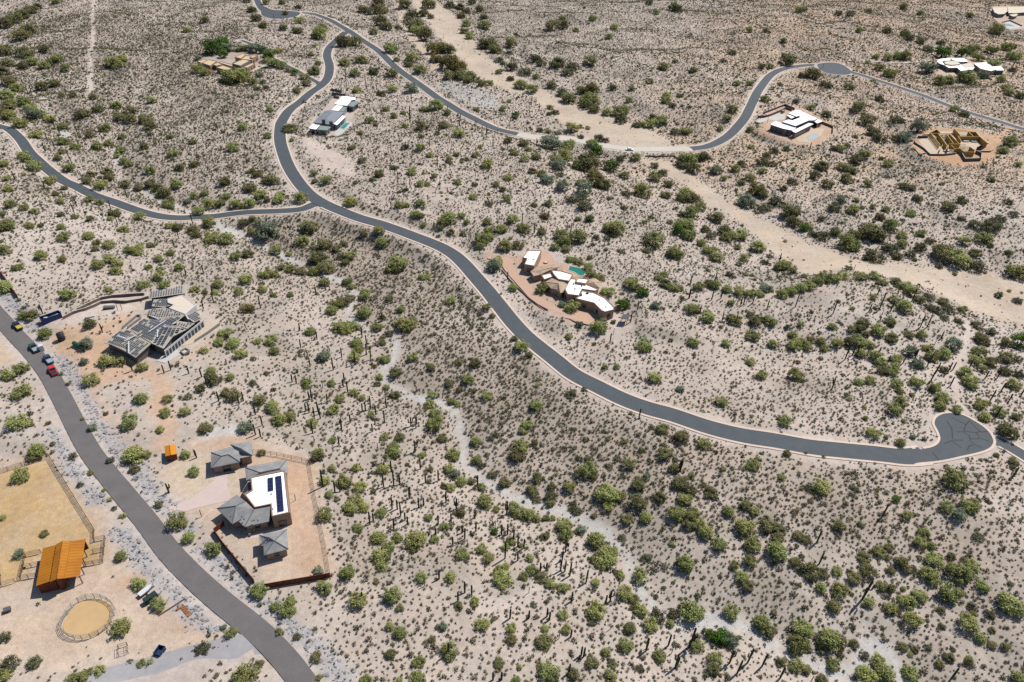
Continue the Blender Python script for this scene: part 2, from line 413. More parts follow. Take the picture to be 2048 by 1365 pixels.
class MB:
    """collects shapes for one mesh"""
    def __init__(s): s.v = []; s.f = []; s.mi = []
    def add(s, verts, faces, mi=0):
        o = len(s.v); s.v += [tuple(map(float, v)) for v in verts]; s.f += [tuple(i+o for i in f) for f in faces]; s.mi += [mi]*len(faces)
        return s
    def box(s, c, size, rz=0.0, mi=0, taper=1.0, M=None):
        x, y, z = size[0]/2, size[1]/2, size[2]/2; vs = []
        for k in (-1, 1):
            t = taper if k > 0 else 1.0
            for a, b_ in ((-1, -1), (1, -1), (1, 1), (-1, 1)):
                px, py = a*x*t, b_*y*t
                vs.append((c[0]+px*math.cos(rz)-py*math.sin(rz), c[1]+px*math.sin(rz)+py*math.cos(rz), c[2]+k*z))
        if M is not None: vs = [tuple(M @ Vector(v)) for v in vs]
        return s.add(vs, [(3, 2, 1, 0), (4, 5, 6, 7), (0, 1, 5, 4), (1, 2, 6, 5), (2, 3, 7, 6), (3, 0, 4, 7)], mi)
    def prism(s, poly, z0, z1, mi=0, cap=True):
        n = len(poly); vs = [(p[0], p[1], z0) for p in poly]+[(p[0], p[1], z1) for p in poly]
        fs = [(i, (i+1) % n, n+(i+1) % n, n+i) for i in range(n)]
        if cap: fs += [tuple(range(n))[::-1], tuple(range(n, 2*n))]
        return s.add(vs, fs, mi)
    def tube(s, path, radii, n=6, mi=0, cap=True):
        path = [Vector(p) for p in path]; vs = []; fs = []
        for i, p in enumerate(path):
            d = (path[min(i+1, len(path)-1)]-path[max(i-1, 0)]).normalized()
            a = d.cross(Vector((0.31, 0.95, 0.05))).normalized(); b_ = d.cross(a)
            for k in range(n):
                t = 2*math.pi*k/n; vs.append(p+(a*math.cos(t)+b_*math.sin(t))*radii[i])
        for i in range(len(path)-1):
            for k in range(n):
                fs.append((i*n+k, i*n+(k+1) % n, (i+1)*n+(k+1) % n, (i+1)*n+k))
        if cap: fs += [tuple(range(n))[::-1], tuple(range((len(path)-1)*n, len(path)*n))]
        return s.add(vs, fs, mi)
    def build(s, name, m, parent=None, smooth=False):
        o = mesh_obj(name, s.v, s.f, m, parent, smooth)
        if any(s.mi): o.data.polygons.foreach_set('material_index', s.mi)
        bm = bmesh.new(); bm.from_mesh(o.data); bmesh.ops.recalc_face_normals(bm, faces=bm.faces[:]); bm.to_mesh(o.data); bm.free()
        return o
def ccw(p):
    p = np.asarray(p, float); x, y = p[:, 0], p[:, 1]
    a = np.sum(x*np.roll(y, -1)-np.roll(x, -1)*y)
    return p if a > 0 else p[::-1]
def inset(poly, d):
    """offset a ccw polygon inwards by d"""
    p = np.asarray(poly, float)[:, :2]; n = len(p); out = []
    for i in range(n):
        a, b_, c = p[i-1], p[i], p[(i+1) % n]
        e1 = (b_-a)/(np.linalg.norm(b_-a)+1e-9); e2 = (c-b_)/(np.linalg.norm(c-b_)+1e-9)
        n1 = np.array([-e1[1], e1[0]]); n2 = np.array([-e2[1], e2[0]])
        m_ = n1+n2; l = np.linalg.norm(m_)
        if l < 0.2: out.append(b_+n1*d); continue
        m_ /= l; out.append(b_+m_*min(d/max(m_.dot(n1), 0.35), 3*abs(d)) if d > 0 else b_+m_*max(d/max(m_.dot(n1), 0.35), -3*abs(d)))
    return np.array(out)

# ------------------------------------------------------------------ the ground
soil = np.array(alb(213, 198, 185)); sand = np.array(alb(218, 200, 180)); gravel = np.array(alb(214, 211, 206))
dirt = np.array(alb(217, 185, 158)); tan = np.array(alb(216, 194, 168)); dust = np.array(alb(220, 203, 190))
pinkish = np.array(alb(222, 194, 167)); rocky = np.array(alb(180, 169, 156)); arena_c = np.array(alb(214, 184, 142))
orange_d = np.array(alb(216, 172, 136))
TINT = np.tile(soil, (len(GP), 1))
def paint(wgt, c):
    global TINT
    TINT = TINT*(1-wgt[:, None])+np.asarray(c)[None]*wgt[:, None]
def poly_w(px, soft=2.5, wob=2.0):
    """blend weight of a ground patch outlined in the photo"""
    pw = R(px)[:, :2]
    mg = 12+soft+wob; bb = (GP[:, 0] > pw[:, 0].min()-mg) & (GP[:, 0] < pw[:, 0].max()+mg) & (GP[:, 1] > pw[:, 1].min()-mg) & (GP[:, 1] < pw[:, 1].max()+mg)
    idx = np.where(bb)[0]; w = np.zeros(len(GP))
    if len(idx) == 0: return w
    e = seg_dist(GP[idx], np.vstack([pw, pw[:1]])); e = np.where(inside(GP[idx], pw), -e, e)
    e = e+fbm(GP[idx, 0], GP[idx, 1], 9, 3)*wob
    w[idx] = 1-sstep(-soft, soft, e)
    return w
def line_w(px, half, soft=1.5, wob=1.0):
    l = smooth_line(R(px)[:, :2], 2.0)
    bb = (GP[:, 0] > l[:, 0].min()-15) & (GP[:, 0] < l[:, 0].max()+15) & (GP[:, 1] > l[:, 1].min()-15) & (GP[:, 1] < l[:, 1].max()+15)
    idx = np.where(bb)[0]; w = np.zeros(len(GP))
    e = seg_dist(GP[idx], l)+fbm(GP[idx, 0], GP[idx, 1], 8, 2)*wob
    w[idx] = 1-sstep(half-soft/2, half+soft, e)
    return w
gxn, gyn = GP[:, 0], GP[:, 1]
# broad casts of the desert floor: pinker on the far side of the wash, greyer on steep banks
paint(0.75*sstep(-40, 120, gxn-0.35*gyn+120)*sstep(330, 420, gyn)*(seg_dist(GP, wash_w) > 0), pinkish)
gz = GH.reshape(NYg, NXg); sl = np.hypot(*np.gradient(gz, GS)).ravel()
paint(0.9*sstep(0.07, 0.26, sl+0.05*fbm(gxn, gyn, 20, 3)), rocky)
paint(0.5*sstep(-0.05, 0.35, fbm(gxn-40, gyn+200, 70, 4)), np.array(alb(198, 184, 171)))
DARKER = np.zeros(len(GP))
for dk in ([(690,440),(900,510),(1010,640),(1160,770),(1400,880),(1700,930),(1950,960),(1900,1100),(1500,1060),(1200,1000),(950,920),(820,780),(720,600)], [(560,420),(720,450),(800,520),(740,620),(640,540),(540,480)], [(0,20),(480,40),(560,200),(540,360),(300,380),(160,300),(0,180)]): dkw = poly_w(dk, 14, 18)*(0.5 if dk[0][0] == 0 else 1.0); DARKER = np.maximum(DARKER, dkw); paint(0.6*dkw, np.array(alb(178, 164, 149)))
paint(0.45*sstep(0.05, 0.5, fbm(gxn+77, gyn, 55, 3)), np.array(alb(222, 209, 198)))
NOVEG = np.zeros(len(GP)); SPARSE = np.zeros(len(GP))
def zone(w, c, veg=1.0, sparse=0.0):
    global NOVEG, SPARSE
    paint(w, c); NOVEG = np.maximum(NOVEG, w*veg); SPARSE = np.maximum(SPARSE, w*sparse)
for wpx in (WASH_A, WASH_B, WASH_C): zone(poly_w(wpx, 2.0, 3.5), sand, 0.97)
gw = U(GULLY, 2.5)[:, :2]; gd = seg_dist(GP, gw)
gfar = sstep(300, 380, gyn)
zone((1-sstep(0.5, 2.1, gd+fbm(gxn, gyn, 9, 3)*1.6))*(1-gfar*(1-0.8*sstep(0.02, 0.2, fbm(gxn, gyn, 22, 2)))), gravel, 1.0)
zone((1-sstep(1.0, 3.0, seg_dist(GP, gully_l)+fbm(gxn, gyn, 9, 3)*3))*(0.2+0.7*sstep(0.0, 0.2, fbm(gxn, gyn, 22, 2))), gravel, 1.0)
# worked earth round the buildings
C4 = lambda *p: Z(0, 450, S3, *p)
C7 = lambda *p: Z(0, 899, S3, *p)
zone(poly_w(C4((330,600),(600,560),(780,500),(700,640),(900,880),(1300,640),(1100,800),(900,870),(640,920),(560,960),(480,1000),(600,1180),(700,1363),(600,1363),(440,1050),(330,850),(300,700))), dirt, 0.55, 0.5)
zone(poly_w(C4((250,590),(700,400),(880,400),(800,500),(500,560),(330,620))), dust, 1.0)
zone(line_w(C4((900,880),(960,960),(930,1050),(980,1150),(960,1280)), 2.0), dirt, 1.0)
zone(line_w(C4((480,960),(560,1080),(640,1220),(720,1363)), 2.5), dirt, 1.0)
zone(poly_w(C4((1090,1290),(1250,1190),(1390,1175),(1420,1210),(1250,1260),(1120,1310)), 1.5, 3), np.array(alb(226, 222, 218)), 1.0)
zone(poly_w(Z(0,590,8.03,(-200,760),(150,760),(330,900),(250,1100),(0,1150),(-200,1150)), 1.5, 2), tan, 1.0)
zone(poly_w(PADS['house_a'][0]), np.array(alb(220, 198, 176)), 0.97)
zone(poly_w(Z(400,860,6.827,(-100,150),(720,130),(700,230),(-100,300))), dirt, 0.9)
zone(poly_w(Z(400,860,6.827,(730,290),(1500,430),(1660,1200),(1800,1900),(1250,1990),(1230,900))), dirt, 0.95)
zone(poly_w(Z(400,860,6.827,(-450,880),(0,880),(0,960),(-300,1120),(-560,1040)),1,1), np.array(alb(226, 206, 197)), 1.0)
zone(poly_w(Z(400,860,6.827,(-480,450),(0,330),(520,540),(500,880),(-150,940)),1.5,2), np.array(alb(221, 203, 180)), 1.0)
zone(poly_w(C7((-60,60),(300,20),(480,0),(640,330),(760,470),(850,560),(1100,860),(1420,1110),(900,1220),(500,1250),(0,1260),(-60,1200)), 3, 4), np.array(alb(219, 197, 176)), 0.95)
zone(poly_w(C7((-60,150),(300,55),(560,470),(560,540),(240,620),(130,760),(-60,800)), 1.5, 1.5), arena_c, 1.0)
zone(poly_w(C7((230,600),(620,530),(600,660),(470,690),(240,640),(140,770)), 1.2, 1.5), np.array(alb(205, 170, 120)), 1.0)
zone(poly_w(C7((640,780),(860,690),(880,740),(760,800),(660,810)), 2, 3), orange_d, 1.0)
zone(poly_w(C7((1100,960),(1330,1060),(1250,1100),(1050,1010)), 3, 4), orange_d, 1.0)
zone(poly_w(C7((640,340),(760,460),(900,620),(700,560),(640,470)), 2, 3), dust, 1.0)
zone(poly_w(C7((700,380),(820,470),(880,560),(760,560)), 2, 3), np.array(alb(200,190,186)), 1.0)
zone(poly_w(C7((1640,960),(1800,990),(1960,1160),(2100,1363),(1980,1363),(1800,1150)), 2, 3), np.array(alb(221, 200, 182)), 0.9)
zone(poly_w(C7((380,1363),(600,1300),(900,1260),(1440,1120),(1560,1190),(1500,1230),(1300,1290),(900,1420),(400,1480)), 1.2, 1.5), np.array(alb(203, 190, 182)), 1.0)
zone(poly_w(Z(1520,190,11.378,(0,560),(250,440),(120,420),(560,180),(720,240),(1000,330),(1640,700),(1690,900),(1400,1120),(900,1160),(-60,930)),1.5,3), np.array(alb(219,187,160)), 0.95)
zone(poly_w(Z(1810,230,8.53,(160,640),(100,470),(260,300),(520,220),(1200,240),(1500,380),(1750,200),(1850,240),(1600,420),(1620,600),(1330,840),(900,880),(500,760)),1.5,3), np.array(alb(217,178,144)), 0.97)
zone(poly_w(Z(1840,100,9.846,(-1650,0),(-1500,-40),(0,180),(0,240),(-1500,50)),1,1), np.array(alb(220,199,180)), 0.0)
zone(poly_w(Z(0,0,S3,(1730,800),(1850,820),(1990,900),(2100,1000),(2070,1040),(1900,990),(1780,900)),3,4), dust, 0.9, 0.5)
zone(poly_w(Z(680,0,S3,(560,500),(620,480),(780,510),(900,560),(950,640),(800,630),(660,560)),2,3), np.array(alb(198,192,186)), 0.45, 0.3)
zone(poly_w(Z(1348,450,S3,(560,440),(900,380),(1010,310),(1050,360),(900,470),(760,480)),3,4), np.array(alb(196,182,170)), 0.3, 0.7)
zone(poly_w(Z(980,490,6.827,(700,60),(1180,270),(1100,300),(900,200)),1,2), np.array(alb(204,196,190)), 0.97)
zone(poly_w(Z(980,490,6.827,(300,240),(450,130),(900,250),(1050,300),(1700,800),(1740,1000),(1300,1000),(900,850),(600,640)),2,2), np.array(alb(204,180,160)), 0.97)
zone(poly_w(Z(980,490,6.827,(1500,1050),(1700,950),(1900,900),(1950,1150),(1600,1200)),3,3), dust, 0.6)
for t_px, hw in (([(188,-20),(187,20),(186,68),(181,143),(176,205)], 1.2), (Z(1348,450,S3,(1700,1130),(1660,1000),(1640,900),(1650,830),(1700,700),(1720,630),(1700,560)), 1.2), (Z(680,450,S3,(1480,620),(1560,660),(1640,560),(1600,700)), 1.4)):
    zone(line_w(t_px, hw, 1.2, 0.6), np.array(alb(222, 207, 196)), 1.0)
TDD = (980, 490, 6.827)
zone(line_w(Z(*TDD, (-10,150),(130,190),(240,215),(250,300),(330,400),(430,510),(540,630),(650,750),(780,850),(930,920),(1080,965),(1230,985),(1390,1000)), 3.4, 0.8, 0.2), np.array(alb(204,180,160)), 1.0)
zone(poly_w(Z(*TDD, (1040,920),(1180,870),(1360,910),(1470,1020),(1350,1110),(1180,1070),(1020,1000)), 1, 0.5), np.array(alb(204,180,160)), 1.0)
for k_ in ('house_d', 'house_c', 'house_e', 'house_f', 'house_g', 'house_h', 'house_i', 'house_j', 'barn', 'round_pen', 'house_a'):
    pw_ = pad_w[k_][0][:, :2]; NOVEG = np.maximum(NOVEG, inside(GP, pw_)*1.0)
# stone lined banks of the worn road
nl0 = road_w['near'][0]; idx_n, e_n, zr_n = road_near['near']
tn_ = np.gradient(nl0[:, :2], axis=0); jn = np.array([np.argmin((nl0[:, 0]-x)**2+(nl0[:, 1]-y)**2) for x, y in GP[idx_n]])
side_n = np.sign(tn_[jn, 0]*(GP[idx_n, 1]-nl0[jn, 1])-tn_[jn, 1]*(GP[idx_n, 0]-nl0[jn, 0])); pxn = project(np.column_stack([GP[idx_n], zr_n]))
band = sstep(0.8, 1.8, e_n)*(1-sstep(4.2, 6.2, e_n+fbm(GP[idx_n, 0], GP[idx_n, 1], 8, 2)*2.0))
ok_n = np.where(side_n > 0, ((pxn[:, 1] < 665) | (pxn[:, 1] > 712)) & ((pxn[:, 1] < 1070) | (pxn[:, 1] > 1100)), (pxn[:, 1] > 860) & (pxn[:, 1] < 1262) & ((pxn[:, 1] < 1012) | (pxn[:, 1] > 1062)))
wb_ = np.zeros(len(GP)); wb_[idx_n] = band*ok_n*0.85; RIPBAND = wb_
# graded shoulders of the roads
zone((1-sstep(1.0, 3.6, ROADMASK+fbm(gxn, gyn, 7, 3)*1.6)), np.array(alb(217, 203, 192)), 0.96)
zone(RIPBAND, np.array(alb(190, 188, 189)), 0.75)

def grid_axis(a):
    ext = [25, 60, 120, 240, 480, 950, 1900, 3800, 7000]
    return np.concatenate([[a[0]-e for e in ext[::-1]], a, [a[-1]+e for e in ext]])
ax, ay = grid_axis(gx), grid_axis(gy); ne = 9
AX, AY = np.meshgrid(ax, ay)
ix = np.clip(np.arange(len(ax))-ne, 0, NXg-1); iy = np.clip(np.arange(len(ay))-ne, 0, NYg-1)
g2 = GH.reshape(NYg, NXg)[np.ix_(iy, ix)]
out_d = np.maximum(np.maximum(gx[0]-AX, AX-gx[-1]), np.maximum(gy[0]-AY, AY-gy[-1])).clip(0)
far_h = 8+fbm(AX, AY, 500, 3)*22
fw_ = sstep(0, 500, out_d)
zz = g2*(1-fw_)+far_h*fw_
verts = np.stack([AX.ravel(), AY.ravel(), zz.ravel()], 1)
nxv, nyv = len(ax), len(ay)
ii, jj = np.meshgrid(np.arange(nxv-1), np.arange(nyv-1))
a0 = (jj*nxv+ii).ravel(); quads = np.stack([a0, a0+1, a0+nxv+1, a0+nxv], 1)
me = bpy.data.meshes.new('ground')
me.vertices.add(len(verts)); me.vertices.foreach_set('co', verts.ravel())
me.loops.add(len(quads)*4); me.loops.foreach_set('vertex_index', quads.ravel())
me.polygons.add(len(quads)); me.polygons.foreach_set('loop_start', np.arange(0, len(quads)*4, 4)); me.polygons.foreach_set('loop_total', np.full(len(quads), 4))
me.polygons.foreach_set('use_smooth', np.ones(len(quads), bool))
me.update(); me.validate()
tn = TINT.reshape(NYg, NXg, 3)[np.ix_(iy, ix)].reshape(-1, 3)
at = me.attributes.new('soil', 'FLOAT_COLOR', 'POINT')
at.data.foreach_set('color', np.concatenate([tn, np.ones((len(tn), 1))], 1).ravel().astype(np.float32))
ground = bpy.data.objects.new('ground', me); COL.objects.link(ground); tag(ground, 'pale pinkish tan desert floor with washes and low ridges', kind='structure')
m, nt, b = base_mat('desert_soil'); L = nt.links.new
atn = nd(nt, 'ShaderNodeAttribute'); atn.attribute_name = 'soil'
geo = nd(nt, 'ShaderNodeNewGeometry')
def noise(sc, det=4.0, ro=0.6):
    n = nd(nt, 'ShaderNodeTexNoise', Scale=sc, Detail=det, Roughness=ro); L(geo.outputs['Position'], n.inputs['Vector']); return n.outputs[0]
def rng_(sock, a, b_, lo, hi):
    r = nd(nt, 'ShaderNodeMapRange'); r.inputs[1].default_value = a; r.inputs[2].default_value = b_; r.inputs[3].default_value = lo; r.inputs[4].default_value = hi
    L(sock, r.inputs[0]); return r.outputs[0]
def mul(a, b_):
    q = nd(nt, 'ShaderNodeMath', operation='MULTIPLY'); L(a, q.inputs[0]); L(b_, q.inputs[1]); return q.outputs[0]
f1 = rng_(noise(0.05, 5), 0.3, 0.7, 0.88, 1.12); f2 = rng_(noise(0.6, 5), 0.3, 0.7, 0.86, 1.12); f3 = rng_(noise(5.0, 3), 0.3, 0.7, 0.84, 1.14)
vo = nd(nt, 'ShaderNodeTexVoronoi', Scale=1.6); L(geo.outputs['Position'], vo.inputs['Vector'])
f4 = rng_(vo.outputs['Distance'], 0.08, 0.24, 0.72, 1.0)
fac = mul(mul(f1, f2), mul(f3, f4))
vm = nd(nt, 'ShaderNodeVectorMath', operation='SCALE'); L(atn.outputs['Color'], vm.inputs[0]); L(fac, vm.inputs['Scale'])
hs = nd(nt, 'ShaderNodeHueSaturation'); L(vm.outputs[0], hs.inputs['Color']); L(rng_(noise(0.09, 3), 0.3, 0.7, 0.88, 1.12), hs.inputs['Saturation'])
L(hs.outputs[0], b.inputs['Base Color']); b.inputs['Roughness'].default_value = 0.95; b.inputs['Specular IOR Level'].default_value = 0.1
bp = nd(nt, 'ShaderNodeBump', Strength=0.6, Distance=0.25); L(noise(1.3, 6, 0.7), bp.inputs['Height']); L(bp.outputs[0], b.inputs['Normal'])
me.materials.append(m)

# ------------------------------------------------------------------ roads
def strip(name, line, offs, m, lift=0.0, skirt=0.0, kind='structure', label=None, heights=None):
    """ribbon along a centre line; offs = lateral offsets, heights = their rise"""
    t = np.gradient(line[:, :2], axis=0); t /= np.linalg.norm(t, axis=1, keepdims=True)+1e-9
    nrm = np.stack([-t[:, 1], t[:, 0]], 1); vs = []; fs = []; k = len(offs)
    for i in range(len(line)):
        for j, o in enumerate(offs):
            vs.append((line[i, 0]+nrm[i, 0]*o, line[i, 1]+nrm[i, 1]*o, line[i, 2]+lift+(heights[j] if heights else 0)))
    for i in range(len(line)-1):
        for j in range(k-1):
            a = i*k+j; fs.append((a, a+k, a+k+1, a+1))
    o = mesh_obj(name, vs, fs, m)
    tag(o, label, kind=kind)
    bm = bmesh.new(); bm.from_mesh(o.data); bmesh.ops.recalc_face_normals(bm, faces=bm.faces[:])
    if sum(f.normal.z for f in bm.faces) < 0: bmesh.ops.reverse_faces(bm, faces=bm.faces[:])
    bm.to_mesh(o.data); bm.free()
    return o
ASPH = mat('sealed_asphalt', alb(84, 92, 98), 0.8, 0.16, 2.5, 0.15, spec=0.35)
WORN = mat('worn_asphalt', alb(121, 117, 117), 0.85, 0.14, 2.0, 0.15)
CONC = mat('ford_concrete', alb(222, 214, 200), 0.85, 0.07, 0.8)
KERB = mat('kerb_concrete', alb(238, 216, 198), 0.85, 0.10, 1.2)
GREYDIRT = mat('broken_asphalt', alb(176, 174, 176), 0.9, 0.16, 0.8, 0.2)
inters = [road_w[k][0] for k in road_w]
ROAD_LABELS = {'upper': 'dark asphalt road curving along the sandy wash', 'ford': 'pale concrete ford where the road crosses the sandy wash', 'east': 'asphalt road climbing from the ford past the white roofed house', 'main': 'long dark asphalt road winding along the ridge to a turning circle', 'west': 'narrow asphalt road joining the winding ridge road', 'spur': 'short asphalt spur leaving the turning circle', 'near': 'worn grey asphalt road past the ranch and parked pickups', 'drive_top': 'asphalt drive to the house among green trees'}
for k, (line, w, kind) in road_w.items():
    h = w/2
    mt = {'asphalt': ASPH, 'concrete': CONC, 'worn': WORN}[kind]
    lift = {'near': 0.09, 'west': 0.012, 'drive_top': 0.016, 'spur': 0.010, 'upper': 0.008, 'ford': 0.004, 'east': 0.006}.get(k, 0.0)
    strip('road', line, [-h, -h*0.5, 0, h*0.5, h], mt, lift, label=ROAD_LABELS[k])
    if kind == 'asphalt':
        kw = 0.78
        for sgn in (-1, 1):
            offs = [sgn*(h-0.02), sgn*(h-0.02), sgn*(h+kw), sgn*(h+kw+0.03)]; hts = [-0.1, 0.10, 0.12, -0.45]
            # leave the kerb out where another road opens
            t = np.gradient(line[:, :2], axis=0); t /= np.linalg.norm(t, axis=1, keepdims=True)+1e-9
            nrm = np.stack([-t[:, 1], t[:, 0]], 1); pk = line[:, :2]+nrm*sgn*(h+kw/2)
            keep = np.ones(len(line), bool)
            for k2, (l2, w2, _) in road_w.items():
                if k2 != k: keep &= seg_dist(pk, l2[:, :2]) > w2/2+(0.75 if not (k in ('upper', 'east') and k2 == 'ford') else -1)
            for kc, (pl, zc) in cul_w.items(): keep &= ~inside(pk, pl[:, :2])
            run = []
            for i in range(len(line)+1):
                if i < len(line) and keep[i]: run.append(i)
                else:
                    if len(run) > 3: strip('kerb', line[run], offs, KERB, heights=hts, label='pale pinkish concrete kerb edging the asphalt road')
                    run = []
def sheet(name, pts, m, z=None, label=None, kind='structure', thick=0.0, parent=None):
    """a flat slab; pts are world points, z its top"""
    p = ccw(np.asarray(pts)[:, :2]); n = len(p)
    zt = np.full(n, z) if z is not None else np.asarray(pts)[:, 2]
    vs = [(p[i, 0], p[i, 1], zt[i]) for i in range(n)]; fs = [tuple(range(n))]
    if thick:
        vs += [(p[i, 0], p[i, 1], zt[i]-thick) for i in range(n)]; fs += [(i, i+n, (i+1) % n+n, (i+1) % n) for i in range(n)]
    o = mesh_obj(name, vs, fs, m, parent)
    bm = bmesh.new(); bm.from_mesh(o.data); bmesh.ops.triangulate(bm, faces=[f for f in bm.faces if len(f.verts) > 4]); bmesh.ops.recalc_face_normals(bm, faces=bm.faces[:])
    bm.faces.ensure_lookup_table()
    if sum(f.normal.z*f.calc_area() for f in bm.faces) < 0: bmesh.ops.reverse_faces(bm, faces=bm.faces[:])
    bm.to_mesh(o.data); bm.free()
    if parent is None: tag(o, label, kind=kind)
    return o
for k, (pl, zc) in cul_w.items():
    sheet('turning_circle', pl, ASPH, zc+0.022, 'asphalt turning circle of the road', thick=0.4)
    q = np.vstack([pl, pl[:1]]); pin = ccw(pl[:, :2])
    o1 = inset(pin, -0.78); n = len(pin); vs = []; fs = []
    keep = np.ones(n, bool)
    for k2, (l2, w2, _) in road_w.items():
        if k2 != 'spur': keep &= seg_dist((pin+o1)/2, l2[:, :2]) > w2/2-0.3
    for i in range(n):
        vs += [(*pin[i], zc-0.1), (*pin[i], zc+0.12), (*o1[i], zc+0.13), (*o1[i], zc-0.45)]
    for i in range(n):
        j = (i+1) % n
        if keep[i] and keep[j]:
            for t in range(3): fs.append((i*4+t, j*4+t, j*4+t+1, i*4+t+1))
    ko = mesh_obj('kerb', vs, fs, KERB); tag(ko, 'pale concrete kerb round the asphalt turning circle', kind='structure')
SEAL = mat('crack_seal', alb(30, 36, 42), 0.7, 0.1)
zc = cul_w['main'][1]
crk = MB()
for c in [[(520,310),(620,460),(635,660)],[(980,295),(890,390),(855,515),(1080,545),(1170,525),(980,330)],[(1110,550),(1150,640)],[(720,525),(850,530),(960,600),(970,670),(1190,660),(1370,720)],[(960,690),(1080,780),(1200,835)],[(1040,780),(950,810),(925,900)],[(640,690),(850,690)],[(620,250),(780,330),(900,385)],[(240,920),(360,1070)],[(1170,530),(1310,525)],[(470,760),(620,700),(800,840)]]:
    w_ = U(Z(1840,810,9.75,*c), zc)
    for a, b_ in zip(w_[:-1], w_[1:]):
        d = b_-a; l = np.hypot(d[0], d[1]); n_ = np.array([-d[1], d[0], 0])/l*0.17
        crk.add([a-n_+[0,0,.03], b_-n_+[0,0,.03], b_+n_+[0,0,.03], a+n_+[0,0,.03]], [(0, 1, 2, 3)])
o = crk.build('crack_sealing', SEAL); tag(o, 'dark sealed cracks across the asphalt turning circle', kind='structure')
sp = R(Z(0,899,S3,(560,1363),(680,1300),(900,1255),(1150,1190),(1440,1110),(1500,1160),(1300,1230),(1000,1320),(760,1400),(560,1440)))
sp_l = R(Z(0,899,S3,(1610,1190),(1530,1165),(1380,1175),(1200,1215),(1000,1270),(800,1325),(600,1375),(400,1430)))
sl_ = smooth_line(sp_l, 1.5); sl_[:, 2] = moving_avg(H(sl_[:, 0], sl_[:, 1]), 3)+0.045
strip('road', sl_, [-3.6, -1.8, 0, 1.8, 3.6], GREYDIRT, 0.0, label='broken grey asphalt side lane beside the round pen')
if 'PREVIEW' in globals() and PREVIEW: raise SystemExit

